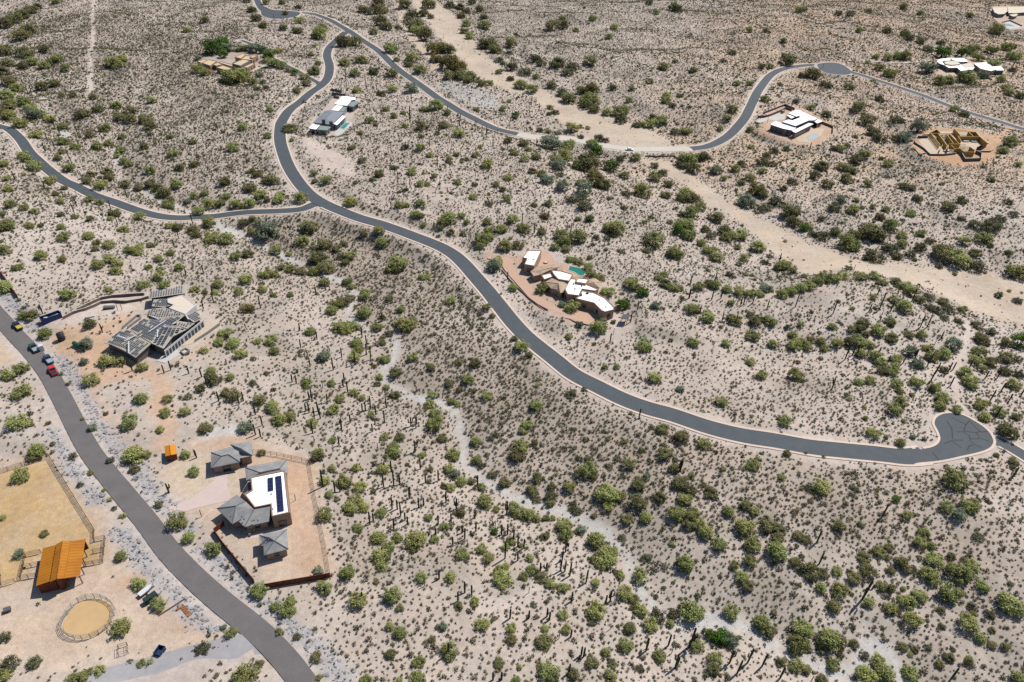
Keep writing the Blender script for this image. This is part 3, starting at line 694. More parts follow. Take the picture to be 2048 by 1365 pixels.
# ------------------------------------------------------------------ plants: where the photo shows them
# crown centre x, y and radius as read in enlarged crops, then the kind of plant:
# g green palo verde, o olive mesquite, s grey-green ironwood, l lush green tree, y yellowish mesquite, d dark bush
TREES = {
(0, 0): """30 140 45o,90 120 40o,140 90 40o,190 60 40o,220 40 30o,330 10 25g,130 210 40o,180 180 40o,40 300 45o,150 310 45o,190 365 30g,265 290 30o,340 345 35g,265 385 30g,300 365 30o,385 405 28g,680 370 45g,720 350 30g,640 385 20o,20 420 40o,50 370 35o,140 390 30o,250 510 40o,325 490 30o,430 560 25o,360 560 20o,60 480 40o,110 520 35g,40 560 40g,140 600 40g,60 620 40g,180 630 35g,230 670 35g,60 680 40g,190 680 40s,20 660 30o,120 725 40g,210 790 35g,370 740 28g,300 700 30g,480 670 40o,680 620 30g,550 570 25o,580 640 30o,890 590 28g,615 755 30g,700 690 35o,760 650 35o,760 700 40o,850 700 40o,880 740 35o,530 790 30o,570 860 30g,640 840 25g,720 800 22g,705 885 28g,685 915 18g,720 950 22g,755 965 22g,370 830 35g,450 860 30g,370 885 25o,410 985 35g,340 925 25o,630 1000 35o,640 1040 30o,740 1080 35o,590 1085 40g,510 1060 30o,530 1020 30o,1420 745 28g,1370 870 35g,1010 900 30g,880 1000 30g,1140 960 28o,1050 980 30o,1000 800 20o,1130 830 25o,850 860 25o,1040 1080 35g,920 1100 30o,880 1080 30o,810 1100 30o,960 1130 40o,1000 1170 25o,930 1145 20g,1140 1145 25g,1205 1130 22g,1160 1235 35g,990 1205 35g,1100 1180 20s,1230 1195 35g,1290 1190 30g,1380 1195 35g,1460 1190 35g,1420 1210 20g,1325 1150 28g,1320 1060 40o,1465 1100 40o,1525 1140 35g,1565 1170 20o,1630 1170 32g,1640 1140 28g,1510 1020 30o,1590 1050 45o,1480 1000 20o,1765 1160 40g,20 960 35g,135 910 30g,160 930 30g,210 975 40g,40 1045 25g,45 1100 30g,300 1055 32g,65 1195 32g,145 1215 28g,210 1235 25g,380 1100 20o,325 1135 20o,360 1180 25g,525 1170 25g,585 1185 25g,15 1250 22g,45 1320 42g,175 1320 25g,240 1320 20o,360 1330 25g,360 1255 20o,440 1265 25o,530 1280 25o,820 1270 35g,680 1250 35o,650 1280 20g,730 1340 30g,1000 1320 28g,1040 1330 30o,1225 1305 42g,1130 1350 25g,1430 1300 30o,1510 1300 22o,1570 1350 35o,1800 1330 42g,1480 1280 20o,1240 290 55l,1310 262 40l,1330 285 34s,1310 325 30l,1170 410 40g,1200 430 30g,1160 345 22s,1370 460 58g,1420 445 45g,1330 470 40o,1480 480 30g,1500 290 40s,1540 300 30s,1570 335 40l,1600 370 40g,1650 385 32g,1690 410 22o,1400 290 22o,1440 285 25o,1620 300 25g,1640 300 22g,1780 450 30g,1725 430 22l,1795 490 28o,1505 520 20d,1560 510 20d,1520 440 22d,1540 480 20d,1740 535 22g,1580 640 22g,1875 205 45g,1840 215 22l,1890 165 25o,1755 125 28g,1745 40 25d,1740 180 30o,1660 165 25o,1650 15 20o,1555 20 20g,1670 80 18g,1500 110 30o,1540 150 25o,1480 60 25o,1200 120 25g,1095 180 22g,1440 5 25o,1840 415 40o,1860 370 20g,1820 320 20o,1840 270 15g,2030 250 25o,1700 750 42o,1910 1055 35g,1840 1060 20o,1840 1015 20g,1570 800 22g,1710 820 15g""",
(680, 0): """30 250 45o,90 250 40o,370 30 40o,420 80 40d,400 120 30d,450 160 55o,500 215 50o,460 190 40g,560 285 55y,630 290 45o,560 345 35y,640 380 60y,690 400 50y,720 440 50o,640 440 40o,780 460 35o,745 470 30o,490 80 30o,520 30 40o,530 100 20y,340 160 20d,420 340 40g,470 410 35g,400 380 25o,330 350 20o,300 290 40g,240 130 40o,200 190 25g,270 160 35o,240 60 45o,220 20 40o,180 70 30o,130 60 30o,640 30 35d,700 40 30o,710 95 25y,740 140 28g,720 185 25o,760 215 28g,740 70 25d,820 55 25o,870 260 50o,840 270 35d,910 290 40o,770 10 25d,840 100 25o,840 150 35g,930 350 28d,990 310 20d,1000 255 35g,1030 200 15o,930 420 22g,1000 390 40d,950 370 20d,1080 420 35d,1140 340 40d,1180 370 30d,1150 450 20g,1060 500 40g,1125 525 35g,1000 460 22y,1240 160 40o,1310 150 35o,1380 180 20g,1270 370 45o,1330 420 35d,1360 390 40d,1460 360 40o,1480 110 25g,1600 160 25g,1570 220 20g,1890 390 35g,1950 45 35o,1850 75 20g,1810 15 20d,1240 500 30o,1300 540 35d,1340 580 40o,1420 530 35y,1470 520 40y,1590 510 30d,1460 600 50g,1430 590 30g,1490 640 35o,1560 660 30g,1640 660 45g,1670 640 25s,1690 590 20g,1640 700 35d,1740 730 30o,1800 730 35g,1870 710 40g,1960 770 35d,2020 770 30g,1810 480 22g,1710 520 18g,1910 560 25g,1905 590 30g,1945 620 20o,1990 560 20d,1830 680 22o,1960 360 18d,1300 110 20o,420 520 40s,100 530 28g,240 550 25y,310 520 30g,300 430 35o,200 420 30o,120 350 30g,90 430 30g,30 370 30g,150 360 20g,560 620 40g,500 640 25g,630 660 25g,270 640 20g,315 680 22g,370 660 18g,170 710 28g,480 740 35o,380 740 20g,605 735 30o,700 780 35g,570 780 18d,470 865 28g,380 860 25d,475 800 20d,210 730 15o,640 940 22g,530 910 20g,680 905 20o,790 910 22g,820 860 15g,740 930 20o,860 965 35g,130 940 25o,70 865 25o,120 780 20g,420 1010 28g,315 980 25d,470 960 15d,555 1030 18g,230 1020 30o,60 1180 40g,190 1050 20o,350 1200 28g,390 1200 20g,470 1190 28g,470 1080 25g,510 1080 18g,380 1110 20d,690 1070 22g,790 1080 22d,780 1155 25g,915 1080 22g,980 1040 28g,975 1165 25g,950 1110 20o,870 1190 25d,1020 895 25g,1100 875 22g,1080 930 28g,1145 920 30o,985 820 30o,1070 840 30o,1025 680 26l,950 640 22g,990 595 15g,880 490 20g,830 490 25o,800 640 20o,1170 760 25d,1220 770 20g,1270 780 20d,1355 750 38g,1400 740 20o,1450 750 15g,1260 655 25d,1230 630 20g,1225 665 18d,1410 800 20d,1515 810 35d,1550 820 25d,1240 845 55s,1335 855 40g,1500 880 45l,1470 840 30g,1450 950 70o,1400 970 40g,1580 980 45l,1320 915 45g,1270 940 40g,1280 970 45s,1125 1000 28o,1210 1050 40s,1180 1020 28o,1290 1020 25d,1300 1090 42s,1410 1070 35o,1430 1110 45s,1500 1060 55y,1550 1080 50o,1480 1020 40o,1420 1150 35d,1360 1160 40d,1430 1200 45d,1725 925 30g,1640 930 30d,1840 970 25o,1660 1030 30o,1770 1120 50g,1840 1040 35g,1890 1010 30d,2020 940 50g,2010 965 40d,1920 1080 30o,1910 1140 32o,1670 1130 30d,1660 1215 22d,1220 1195 28o,1135 1200 20o,1460 1280 30l,1390 1280 22o,1600 1330 60g,1200 1265 30y,1010 1280 35g,1060 1340 30g,940 1340 35g,860 1300 28g,870 1345 30g,740 1300 20g,710 1260 25g,640 1280 45g,600 1300 35g,440 1255 28g,470 1260 25o,490 1315 20g,2010 1160 40o,1930 1300 20d,2000 1320 45g,1820 1270 18d,1570 1160 15d""",
(1348, 0): """20 50 35d,340 310 28d,290 355 18d,660 360 42o,510 390 22g,560 390 20g,365 490 22g,440 490 22g,530 580 25g,310 690 28g,340 640 28g,270 755 20g,440 760 22g,60 770 30d,110 410 25o,730 60 25g,760 55 20o,810 432 52o,745 445 20o,620 495 18d,710 590 25d,800 630 25g,900 500 30d,870 490 25o,1020 510 30o,1080 620 35o,1260 430 35g,1200 400 30g,1130 370 15g,1350 330 35g,1310 330 28g,1250 340 25g,1180 330 20g,1350 200 30g,1370 220 30d,1240 180 30d,1080 180 20g,540 180 22d,640 240 20g,440 180 20g,960 80 25d,1030 80 25d,1140 70 20o,1340 45 25g,1440 80 20g,1730 90 22g,1560 320 45l,1680 320 35l,1780 340 35g,1850 385 35g,1475 405 42s,1700 455 45g,1730 475 35g,1800 445 32s,1545 480 35g,1600 470 35g,1980 330 40g,1940 280 30g,1880 180 40g,1850 300 35g,1740 300 35g,1480 290 30d,1560 250 25d,1440 240 30o,1980 270 25d,2020 560 28o,1960 545 25g,1980 410 22d,1940 510 25g,1635 640 28g,1690 670 30d,1910 470 25g,890 670 30o,1120 710 45o,1150 770 40o,1050 650 30d,1290 700 35d,1200 800 45d,1200 580 30d,1330 710 20d,1420 750 45s,1340 810 40s,1290 810 25o,1060 940 40o,1110 900 35g,1060 800 20d,970 870 28g,1010 850 20d,930 870 18o,1040 1000 35o,980 980 35o,860 970 40o,1010 1050 35o,660 870 28d,580 880 30d,540 910 28d,510 950 35d,450 860 20g,390 960 30d,360 990 25g,240 1000 35s,160 920 40o,80 940 50g,110 990 40o,190 920 25d,515 1000 25g,570 960 25d,700 990 15g,820 1030 30o,890 1080 35o,690 1060 35d,640 1100 25o,600 1170 50d,420 1175 55s,290 1045 20g,440 1040 30g,390 1070 25o,480 1110 50y,520 1140 30o,660 1240 60o,700 1230 40s,520 1215 40d,700 1300 40o,780 1330 30g,860 1280 25d,930 1215 40d,970 1170 30s,1060 1170 20o,1040 1230 35g,1130 1080 25g,1240 1225 25g,1100 1215 15d,1260 1310 35g,1200 1270 30y,1160 1340 40g,1380 1250 30g,1420 1160 30o,1390 1100 25o,1345 1090 30o,1250 960 30g,1600 1210 40o,1680 1170 35o,1680 1275 25d,1750 1310 30o,1860 1300 50d,1900 1280 35d,1980 1250 30d,1950 1180 30d,1850 1050 25o,1920 880 30g,1960 830 40g,2010 960 22g,40 1250 25o,100 1250 45g,150 1210 35g,60 1130 45g,110 1160 40o,240 1270 45o,290 1350 40o,60 1320 45g,20 1350 40l,180 1340 30o""",
(0, 450): """40 10 40o,35 145 38g,10 95 15o,245 180 38g,110 245 32g,370 200 25g,375 70 38g,525 60 35g,575 100 25o,560 140 22o,640 115 35g,755 145 32g,810 155 35g,820 125 20g,570 230 38g,645 200 35g,690 225 30g,685 265 35g,630 180 20o,870 245 22g,935 200 28g,1000 160 28g,885 115 25o,930 300 35g,845 345 38g,400 410 42g,630 375 25g,965 350 30g,1140 375 28g,1050 250 30g,1130 30 38o,1150 60 28o,1240 80 45g,1330 85 45g,1380 185 35g,1450 170 35o,1530 290 25g,1575 40 65s,1480 40 30g,1770 95 38g,1810 15 50o,1610 150 38g,1690 170 20g,1900 110 45o,1850 130 30o,1860 190 55o,1970 140 30o,1910 250 55o,1840 270 40g,2000 180 30d,1700 260 30g,1760 270 35o,1650 250 25g,1560 290 35g,1610 290 30g,1440 320 40g,1280 345 35g,1400 385 28g,1455 485 45y,1260 395 25g,1200 395 20o,1540 375 32g,1600 410 20g,1700 405 22g,1940 500 35g,1970 460 35g,2010 450 40o,1900 340 35o,2030 340 30d,1980 600 45g,2030 610 40g,1820 620 35g,1315 630 40g,1370 690 48g,1280 685 30g,1410 755 38g,1195 730 28g,1585 680 40g,1510 680 25g,1605 740 32g,1895 765 45s,530 580 40o,510 700 45s,270 635 45g,140 530 30g,185 530 40o,140 480 18d,110 440 15d,30 360 50g,630 790 50g,700 800 35g,835 830 35g,545 905 45g,495 800 28s,60 870 50g,130 840 45g,130 975 55g,120 1150 60g,220 1320 55g,180 1100 22d,285 1155 20d,310 1275 22d,760 1155 55g,830 1010 45g,940 1195 28g,970 1100 35g,1085 1090 35g,1210 1185 45o,1440 1180 48s,1240 855 35g,1260 900 45o,1350 885 30g,1180 950 35o,1360 990 50o,1100 1000 30d,985 1010 35g,1320 980 30o,1530 1020 40o,1600 1060 50g,1630 1130 55g,1700 1120 40g,1800 925 40g,1940 925 28g,1830 1160 35g,1950 1080 40g,1990 1020 30g,1600 960 20d,1480 920 28d,790 1330 60g,860 1340 30g,1085 1340 35g,1950 1255 28g,1860 1330 35g,545 1185 30s,362 872 15s,398 930 15y,487 1135 15g,620 1100 20d""",
(680, 450): """30 220 25o,60 180 35g,20 110 20o,140 50 28o,230 35 35o,250 105 38g,340 230 60g,290 260 30g,370 215 30g,495 300 32g,40 330 30o,70 360 25g,20 450 30o,70 430 28o,145 410 38g,290 430 25o,355 490 28g,645 445 32g,140 510 45g,255 540 20d,215 595 35g,390 575 55g,430 560 25g,60 590 45g,110 600 20g,10 590 30g,855 480 28g,890 530 22o,1060 705 45g,1020 660 25o,1105 760 25o,290 630 28d,250 685 25o,265 780 35g,420 775 32g,100 690 40g,110 730 35g,90 770 35g,325 865 42o,230 885 25g,270 950 22g,220 925 25o,75 980 28g,130 1010 25g,330 990 35o,535 830 28g,540 990 30g,525 1045 35g,560 1100 40g,550 1160 55g,600 1240 35o,665 1340 38g,310 1300 45g,350 1240 35o,180 1110 25g,795 1265 40g,700 800 28o,790 800 38o,750 900 40g,640 920 35d,700 960 22o,860 1000 32g,780 970 20d,1150 1050 42g,1090 1165 40g,1070 1200 30g,1060 1290 55g,1140 1270 25o,1350 980 40d,1700 1100 15o,1890 1190 45o,1980 1230 40d,1430 960 20o,650 1030 25g,690 1045 22g,900 240 50s,915 210 40g,1010 365 30g,1180 375 40g,1350 480 45g,1300 465 25s,1510 590 58g,1400 580 25s,1650 465 45l,1560 390 40g,1340 650 25g,1775 700 50g,1835 890 45g,1840 470 32s,1620 830 20g,1550 830 20g,1990 960 25s,1600 565 18o,830 80 45g,870 70 35g,960 125 45g,1040 115 40o,950 25 30g,820 120 30g,1085 20 35g,1255 130 28g,1310 90 45g,1290 60 40g,1390 70 50g,1180 40 30o,1500 70 25d,1560 80 22d,1590 30 55o,1830 90 70o,1950 165 50o,1790 150 25o,1350 200 28g,1400 215 28g,1450 250 30g,1470 290 32g,1320 140 30o,1640 150 20d,1700 340 40g,1730 360 35g,1770 390 40l,1720 320 25g,1900 340 40o,1890 290 25g,1860 310 25g,1520 310 30g,1940 360 35g,1990 370 25o,720 50 20o,650 40 25o,590 15 20o,1460 190 20o""",
(1348, 450): """80 60 45g,90 40 30l,160 110 30g,200 150 40g,240 190 40g,215 60 30d,310 70 40g,380 60 45g,370 130 22g,480 130 45g,410 195 28g,530 215 25d,560 180 22d,320 285 28d,415 290 18d,15 170 45g,640 235 42g,610 250 28o,690 270 30o,760 300 20o,380 230 20d,200 265 15d,10 370 30g,140 360 35g,200 340 30o,240 350 35g,310 370 35g,380 390 35g,440 395 35g,500 400 30g,530 370 35s,560 375 25g,630 405 35g,680 385 35g,740 365 40g,790 350 40g,830 330 40g,880 310 45g,930 310 40g,980 300 35g,1020 250 22g,1090 300 38g,1170 300 35g,1220 335 30g,1290 330 30g,1340 355 40g,1380 390 45g,1165 425 20g,1285 440 30g,1345 480 50g,1480 420 35d,1500 480 40d,1540 500 35d,1440 440 35o,1570 450 35o,1600 490 35d,1680 490 30g,1260 560 35g,1190 620 45g,1100 570 45o,1080 600 40o,1040 610 30o,920 590 30g,740 580 22g,665 600 18l,560 560 38g,520 550 25o,470 560 40o,360 560 38g,330 540 30o,190 535 45g,100 490 40g,440 520 25o,330 455 22g,140 505 20o,115 680 38g,300 695 28g,455 650 42g,570 695 32g,445 795 35g,505 880 35g,710 880 48g,700 700 45g,740 680 35g,780 710 35g,690 640 30g,800 670 25g,860 680 32g,880 720 30g,950 690 35g,1030 680 45o,1060 660 30g,1090 690 40g,1120 640 25o,1145 700 30g,1270 660 40o,1370 640 30g,1450 640 32g,1620 700 48s,1570 750 48g,1500 770 40g,1480 720 35g,1420 810 40s,1370 740 45s,1300 780 35g,1280 830 35g,1200 800 35g,1180 770 40g,1090 750 35g,1220 850 40o,1270 860 35g,1080 915 32g,1140 910 32g,1410 915 42g,1300 930 35g,1320 970 28g,1390 990 20o,1520 950 40g,1580 845 30o,1560 1010 45g,1550 1050 42g,1650 1080 32g,1330 1030 35g,1290 1075 45g,1120 1130 20g,1345 1145 18g,1775 745 45g,1850 800 45o,1760 790 40g,1690 860 45g,1720 910 45g,1740 940 35g,1800 840 30g,1935 770 50o,1930 850 40o,2010 780 30d,1980 930 45g,2020 870 35d,1780 1050 40g,1810 1120 40g,1830 1040 20g,1895 1090 45g,2000 1120 30o,1950 1210 60o,2020 680 65l,1790 660 55o,1770 580 40d,1850 620 35d,1940 690 35o,1580 540 30d,1660 560 30d,275 1030 38g,645 1145 45g,1160 1210 45g,1320 1270 35g,1395 1240 20s,30 960 22o,180 1275 45g,40 1240 50o,1240 1240 15s,750 20 30l,810 50 30d,1010 110 60g,1050 130 40g,1140 40 70o,1060 60 40o,1180 60 50o,1030 60 35o,1160 175 70d,1260 130 50d,1330 60 30g,1440 50 28g,1330 110 35g,1440 130 40d,1490 90 28d,1380 170 35d,1300 185 30y,1560 165 60o,1660 200 70g,1770 235 55d,1760 160 40o,1690 95 35g,1800 75 45g,1850 120 20o,1960 160 25o,2000 270 60g,1840 10 50d,1270 10 40g,870 60 45d,940 40 35o,1550 240 22y,1640 285 15g,1895 410 25l,1960 385 12g,2010 440 30d,650 95 12g,1405 200 18d""",
(0, 899): """215 25 50g,135 150 50g,265 485 30o,115 610 35s,20 395 25g,430 35 32d,470 200 25d,530 135 20g,610 235 15g,645 290 18g,720 385 22g,670 340 20d,715 620 42g,815 780 50g,930 900 48g,710 1030 62g,1360 1065 38g,1185 1150 48d,1310 1040 20s,30 1090 45d,60 1240 70d,30 1310 50g,200 1240 50d,460 1330 60g,520 1300 30g,590 1290 38g,825 1250 30g,885 1235 22g,760 1240 25d,1440 1310 80g,1520 1250 30o,1140 130 38g,790 25 70g,790 110 35o,650 60 25s,935 320 28o,1050 415 60g,1110 510 45g,1250 575 52g,1520 820 55g,1610 910 35g,1690 930 50g,1700 880 40g,1900 800 50g,1865 705 38s,2030 715 45g,1905 380 48g,2030 340 35g,1530 15 30g,1860 30 45o,1940 110 30g,2000 190 45g,1930 260 30g,1900 180 35g,1640 1060 30o,1740 1090 25o,1850 1210 40o,1870 1330 22g""",
(680, 899): """320 10 40g,475 30 25g,270 40 20o,665 30 42g,800 60 38g,830 90 30d,30 190 45g,100 100 30g,120 210 45g,255 110 40g,520 185 20o,530 115 25o,635 110 35g,670 140 35s,710 180 40g,610 210 25o,650 220 30g,60 340 50g,100 290 45g,140 330 40g,105 455 38g,245 365 38g,40 250 20d,195 240 20o,520 395 28g,610 450 32g,700 360 40o,830 220 28g,775 185 28o,850 300 55g,915 345 25g,960 185 42o,890 140 35d,1040 360 50g,1100 380 45g,1150 400 30g,1205 395 28o,1245 400 20g,1010 320 25g,230 510 55g,335 510 40g,450 520 65g,555 520 30g,290 570 40g,230 610 55g,260 620 45o,430 580 30o,250 680 35g,720 610 42g,905 475 28l,825 575 38g,870 630 42g,1000 530 35g,965 570 25g,1060 560 20g,1200 500 35o,1310 440 55g,1320 490 50g,1410 470 38s,1500 530 65g,1560 620 70g,1580 600 50g,1530 660 45g,1480 640 30o,1110 630 30g,1120 700 35g,950 750 60g,930 700 35g,970 680 30g,1075 740 30g,1180 740 45o,1230 780 38g,1300 800 40g,475 740 42g,645 740 40g,45 710 48g,215 770 22o,305 845 58g,115 870 55g,790 885 32g,695 910 35o,350 920 28o,520 930 20d,290 1030 32g,355 1065 48g,600 1030 32s,540 1105 28o,830 1015 48g,640 1175 55g,295 1190 40o,460 1235 42g,455 1325 52g,1000 1040 35g,1000 1100 40o,1190 1110 55o,1200 1040 30g,1320 1050 32g,1300 960 35g,1490 940 60g,1495 775 30g,1640 730 30g,1610 710 20o,1755 735 50g,1670 840 50g,1720 870 40o,1760 930 48g,1670 1140 48g,1550 1180 32g,1820 1020 50g,1690 1040 45o,1870 1200 45g,1470 1230 45o,1215 1280 60g,1250 1310 50o,1360 1310 45o,1580 1320 45g,1600 1260 20g,930 1240 40o,1050 1270 20g,1030 1345 30g,150 1340 40g,1860 960 50d,1950 950 45d,1930 1010 30g,1040 20 60o,1120 230 45o,1160 160 40o,1240 210 30o,1230 260 50d,1150 280 35d,1230 310 35o,1340 210 45g,1390 140 30o,1440 110 55g,1480 150 35o,1460 50 35d,1575 90 25d,1690 80 45o,1540 250 60g,1590 270 55g,1570 330 35g,1640 270 40g,1740 200 50o,1730 300 65o,1790 390 45g,1870 270 45o,1795 150 28s,1900 20 50o,1950 110 40o,1980 190 50o,2020 280 50o,1960 370 50g,2030 430 40d,1680 400 40o,1380 355 35d,1360 320 30d,1790 630 35d,2010 660 50o,1650 510 28d,1940 550 18g,1900 680 25d""",
(1348, 899): """455 85 48g,490 50 20g,630 160 28g,660 20 28o,770 20 15d,875 40 15d,860 210 58g,790 220 35d,1060 225 28d,1190 235 15g,1295 290 28l,760 320 20d,415 325 40o,315 355 40g,215 240 50o,105 150 25o,40 190 50o,90 230 45o,60 290 45g,20 370 50g,105 380 50g,140 430 45g,80 440 40o,185 485 50g,410 440 60g,540 430 55o,600 450 40o,600 510 45o,600 590 70g,460 550 60g,260 550 45g,60 660 55g,720 500 35o,770 520 40o,350 675 30g,440 650 45g,390 735 45g,430 790 40o,700 650 38o,785 690 70o,875 720 40o,950 705 35g,955 440 45o,1085 430 20g,1110 620 45o,1190 590 40g,1130 700 50o,1050 740 45o,1255 570 30o,1250 630 22g,1330 650 50o,1350 690 40o,1260 700 30o,1360 380 32g,1455 480 40g,1430 535 40g,1500 560 30o,1590 335 40g,1660 380 45s,1720 320 55g,1760 310 35o,1630 170 75g,1985 70 35o,1595 95 20y,1885 30 20g,1515 640 60g,1480 720 50g,1510 760 40g,1620 620 30o,1650 710 75g,1730 680 50g,1795 790 45g,1600 840 65g,1660 830 35o,1350 880 55g,1430 850 50g,1260 920 42g,1385 980 55g,1140 890 40g,1210 790 40o,1260 800 40o,960 820 50g,1000 810 35o,855 800 38g,930 910 50o,1340 810 20g,1560 930 28d,1720 1000 65g,1790 1100 40g,1970 890 80g,1740 910 30d,1850 960 30o,1860 1050 25o,2010 1330 50g,1610 1210 35o,1550 1250 30y,1720 1240 30o,1930 1150 30o,1340 1150 30o,1410 1165 25o,100 940 75g,60 910 40d,330 950 50g,510 1010 55g,550 1050 55o,750 1040 65g,720 1120 60g,700 1160 50o,900 1100 75g,960 1110 50o,870 1150 40o,1050 1130 35o,275 1085 60l,330 1110 55s,220 1080 45l,130 1140 45g,240 1220 45g,230 1280 45o,970 1195 30d,930 1255 45g,1110 1195 35d,1190 1230 50g,1110 1300 60g,1230 1300 60g,1380 1300 50g,620 1240 35o,710 1260 45g,770 1280 35g,860 1340 40o,780 1170 20d""",
}
# saguaros: foot x, y and height in the same crops; a = arms
SAGUAROS = {
(0, 0): """15 420 55,40 460 60,60 480 60,80 500 70,100 470 60,120 470 40,150 530 60,165 550 70,190 560 70,180 500 50,130 480 50,40 520 50,5 400 40,30 400 40,290 720 45,325 760 60,310 730 55,350 780 60,255 750 45,395 770 35,455 790 55,490 780 40,520 690 55,250 1150 30,265 890 60,280 830 55,300 900 40,320 870 50,405 930 50,420 960 45,435 1030 40,475 960 40,385 870 40,360 850 50,590 800 45,560 790 40,600 820 30,620 1050 30,650 1080 40,745 1160 60,960 1170 70,985 1160 50,1085 1250 40,450 1150 40,265 1110 55,90 1060 60,435 1250 60,450 1210 60,500 1260 40,650 1230 65,580 1350 40,690 1320 50,1130 1320 75,1040 1340 40,1195 720 40,1510 760 50,1125 930 40,660 280 35,1545 680 40,1750 720 35,1700 580 30,1690 340 25,770 120 30,790 130 25,840 120 30,1150 110 30,1290 150 40,1320 200 50,1310 180 45,1345 160 30,1390 170 35,1605 120 40,1620 190 25,1570 270 30,1660 260 25,1720 310 25,1990 300 35,1970 460 30,2020 380 40""",
(680, 0): """40 380 50,35 470 70,40 520 60,150 500 60,160 540 55,180 440 50,230 390 60,250 700 45,340 640 60,410 720 110,420 600 60,215 530 50,190 540 40,330 140 40,460 730 60,480 620 40,630 670 55,700 740 60,705 710 50,790 770 70,830 800 70,855 820 85,920 790 40,800 740 40,1120 610 50,1145 620 55,1165 650 50,1125 590 30,1105 690 45,1010 670 40,1150 860 55a,980 880 55,895 870 50,525 860 50,570 980 70,400 870 55,340 1080 80,320 1010 50,300 900 60,245 950 40,200 920 50,210 960 40,585 1110 60,630 1130 40,560 1150 40,440 1120 50,410 1100 50,1065 1310 70,1040 1340 40,1140 1363 40,1330 1350 50,1350 1363 50,550 1350 60,300 1230 50,650 1330 50,1800 60 40""",
(1348, 0): """185 310 20,870 400 35,655 420 30,790 890 60,1140 650 50,1310 540 35,545 720 35,1080 240 45,1890 640 40,1980 400 60,1410 1040 35""",
(0, 450): """760 355 40,1190 490 55,1250 455 60,1245 410 50,1525 490 85,1190 280 50,1280 320 40,1285 240 45,1090 300 50,1020 130 50,1045 80 60,840 60 35,1340 300 25,1850 410 50,1905 385 55,1760 720 55,1785 770 40,1815 830 60,1855 670 50,1755 620 50,1735 930 55,1710 920 50,1880 970 40,1890 960 35,1915 1040 55,1860 1090 60,1840 1130 70,1865 1110 60,1875 1135 60,1810 1020 50,1825 1020 70,1790 1090 50,1810 1100 60,1950 850 80,2010 950 50,2030 960 40,1975 840 30,1400 1050 55,1425 1030 60,1495 1110 65,1535 1175 60,1525 1240 50,1495 1230 70,1475 1190 50,1570 1250 30,1600 1190 40,1700 1170 50,1830 1220 80,2000 1190 60a,1985 1290 60,1840 1275 40,1755 1310 40,1280 1030 60,1215 950 70,1180 890 55,1105 870 50,1000 850 60,960 865 50,775 855 70a,600 630 55a,250 520 60a,715 500 40,690 500 40,1140 1350 40""",
(680, 450): """90 820 85,180 790 85,155 700 60,130 660 70a,155 760 70,10 775 60,45 980 70,25 920 60,180 1080 85,150 1090 60,130 1090 50,210 1110 60,270 1070 60,260 1160 80,60 1160 55,10 1200 60,190 1210 50,415 1180 60a,445 1190 70a,440 1330 75a,220 1310 40,980 320 50,685 70 40,755 80 50,765 85 45,740 55 30,1135 50 60,1320 50 55,1340 30 40,1385 60 40a,1740 500 60,1765 500 30,1700 570 50,1665 590 40,1600 640 40,1580 690 60,2040 430 60,1860 440 40,1555 210 50,1700 280 50,1750 1130 60,245 560 60a""",
(1348, 450): """95 350 60,240 330 60,90 430 60,220 440 60,275 430 60,345 450 45,360 450 40,390 470 50,405 470 60,420 470 40,460 460 70,545 490 50,600 470 40,710 480 80,930 520 80,150 520 50,280 565 60,360 580 60,440 630 60,750 720 45,920 970 80a,1000 790 100,1045 760 80,1065 770 70,1080 350 40,1190 410 50,1140 510 50,1200 500 90,1220 450 60,1265 510 70,1215 530 40,1310 400 50,1390 450 80,1375 600 40,1440 600 80,1480 600 70,1560 670 50,1520 710 40,1250 810 50,1190 770 60,1340 810 50,1400 800 80a,1060 840 40,1480 830 60,1500 800 50,1530 870 70,1500 920 80,1600 870 70,1630 850 50,1720 850 70,1490 990 50,1460 930 40,1615 945 60,1820 900 50,1890 900 60,1910 980 60,1850 1030 70,1960 1030 45,1880 1130 70,2030 1000 50,610 230 70a,1050 270 40""",
(0, 899): """990 255 60a,1180 395 45,1730 300 35,1150 50 50,1890 220 110,1960 250 70,1990 250 70""",
(680, 899): """100 120 40,255 220 90,300 130 70,260 120 50,315 210 100,350 205 70,225 225 30,470 115 60,500 195 55,575 185 70,805 220 75,405 290 75a,305 350 80,335 350 60,355 390 90,380 415 50,395 440 50,175 440 80,195 420 50,315 470 70a,460 340 60,490 330 50,475 340 30,595 350 40,620 310 70a,680 350 70a,650 430 60,575 440 60,640 460 40,665 455 40,725 410 40,790 400 50,795 480 60,715 490 50,730 525 70,660 560 50,690 555 45,745 560 30,560 515 60,890 440 40,910 450 40,975 380 80a,945 500 60,980 500 70,1000 450 40,1015 535 60,965 640 100,1040 570 60,1075 580 60,1040 650 50,405 640 40,455 570 50,250 620 50,580 760 60,495 800 45,730 840 70,770 850 60,690 890 60,130 880 50,1105 840 40,1190 600 40,1290 710 60,1315 715 65,1345 740 80,1300 650 60,1320 600 60a,1380 690 40,1440 780 80,1355 890 60,1555 900 50,1580 890 70a,995 990 60,1105 990 50,1210 980 50,1225 1000 50,1170 720 60,1205 710 50a,1280 1110 45,1350 1100 50,1580 1055 35,1410 1210 60,1425 1215 60,1790 1180 80a,1800 1160 40,1920 1150 70,1940 1195 40,2040 1160 50,1960 1280 80a,1340 1310 60,635 1200 70,460 1310 40,945 1350 50,895 1350 50,1990 130 70a""",
(1348, 899): """35 120 60,1215 400 85,835 545 75,850 670 70,1985 160 60,1100 880 120a,95 1150 110a,325 1250 80a,430 1250 90a,370 1310 80,515 1270 80,620 1340 70,800 1363 40,1620 1345 70,15 1270 60,295 1363 30""",
}
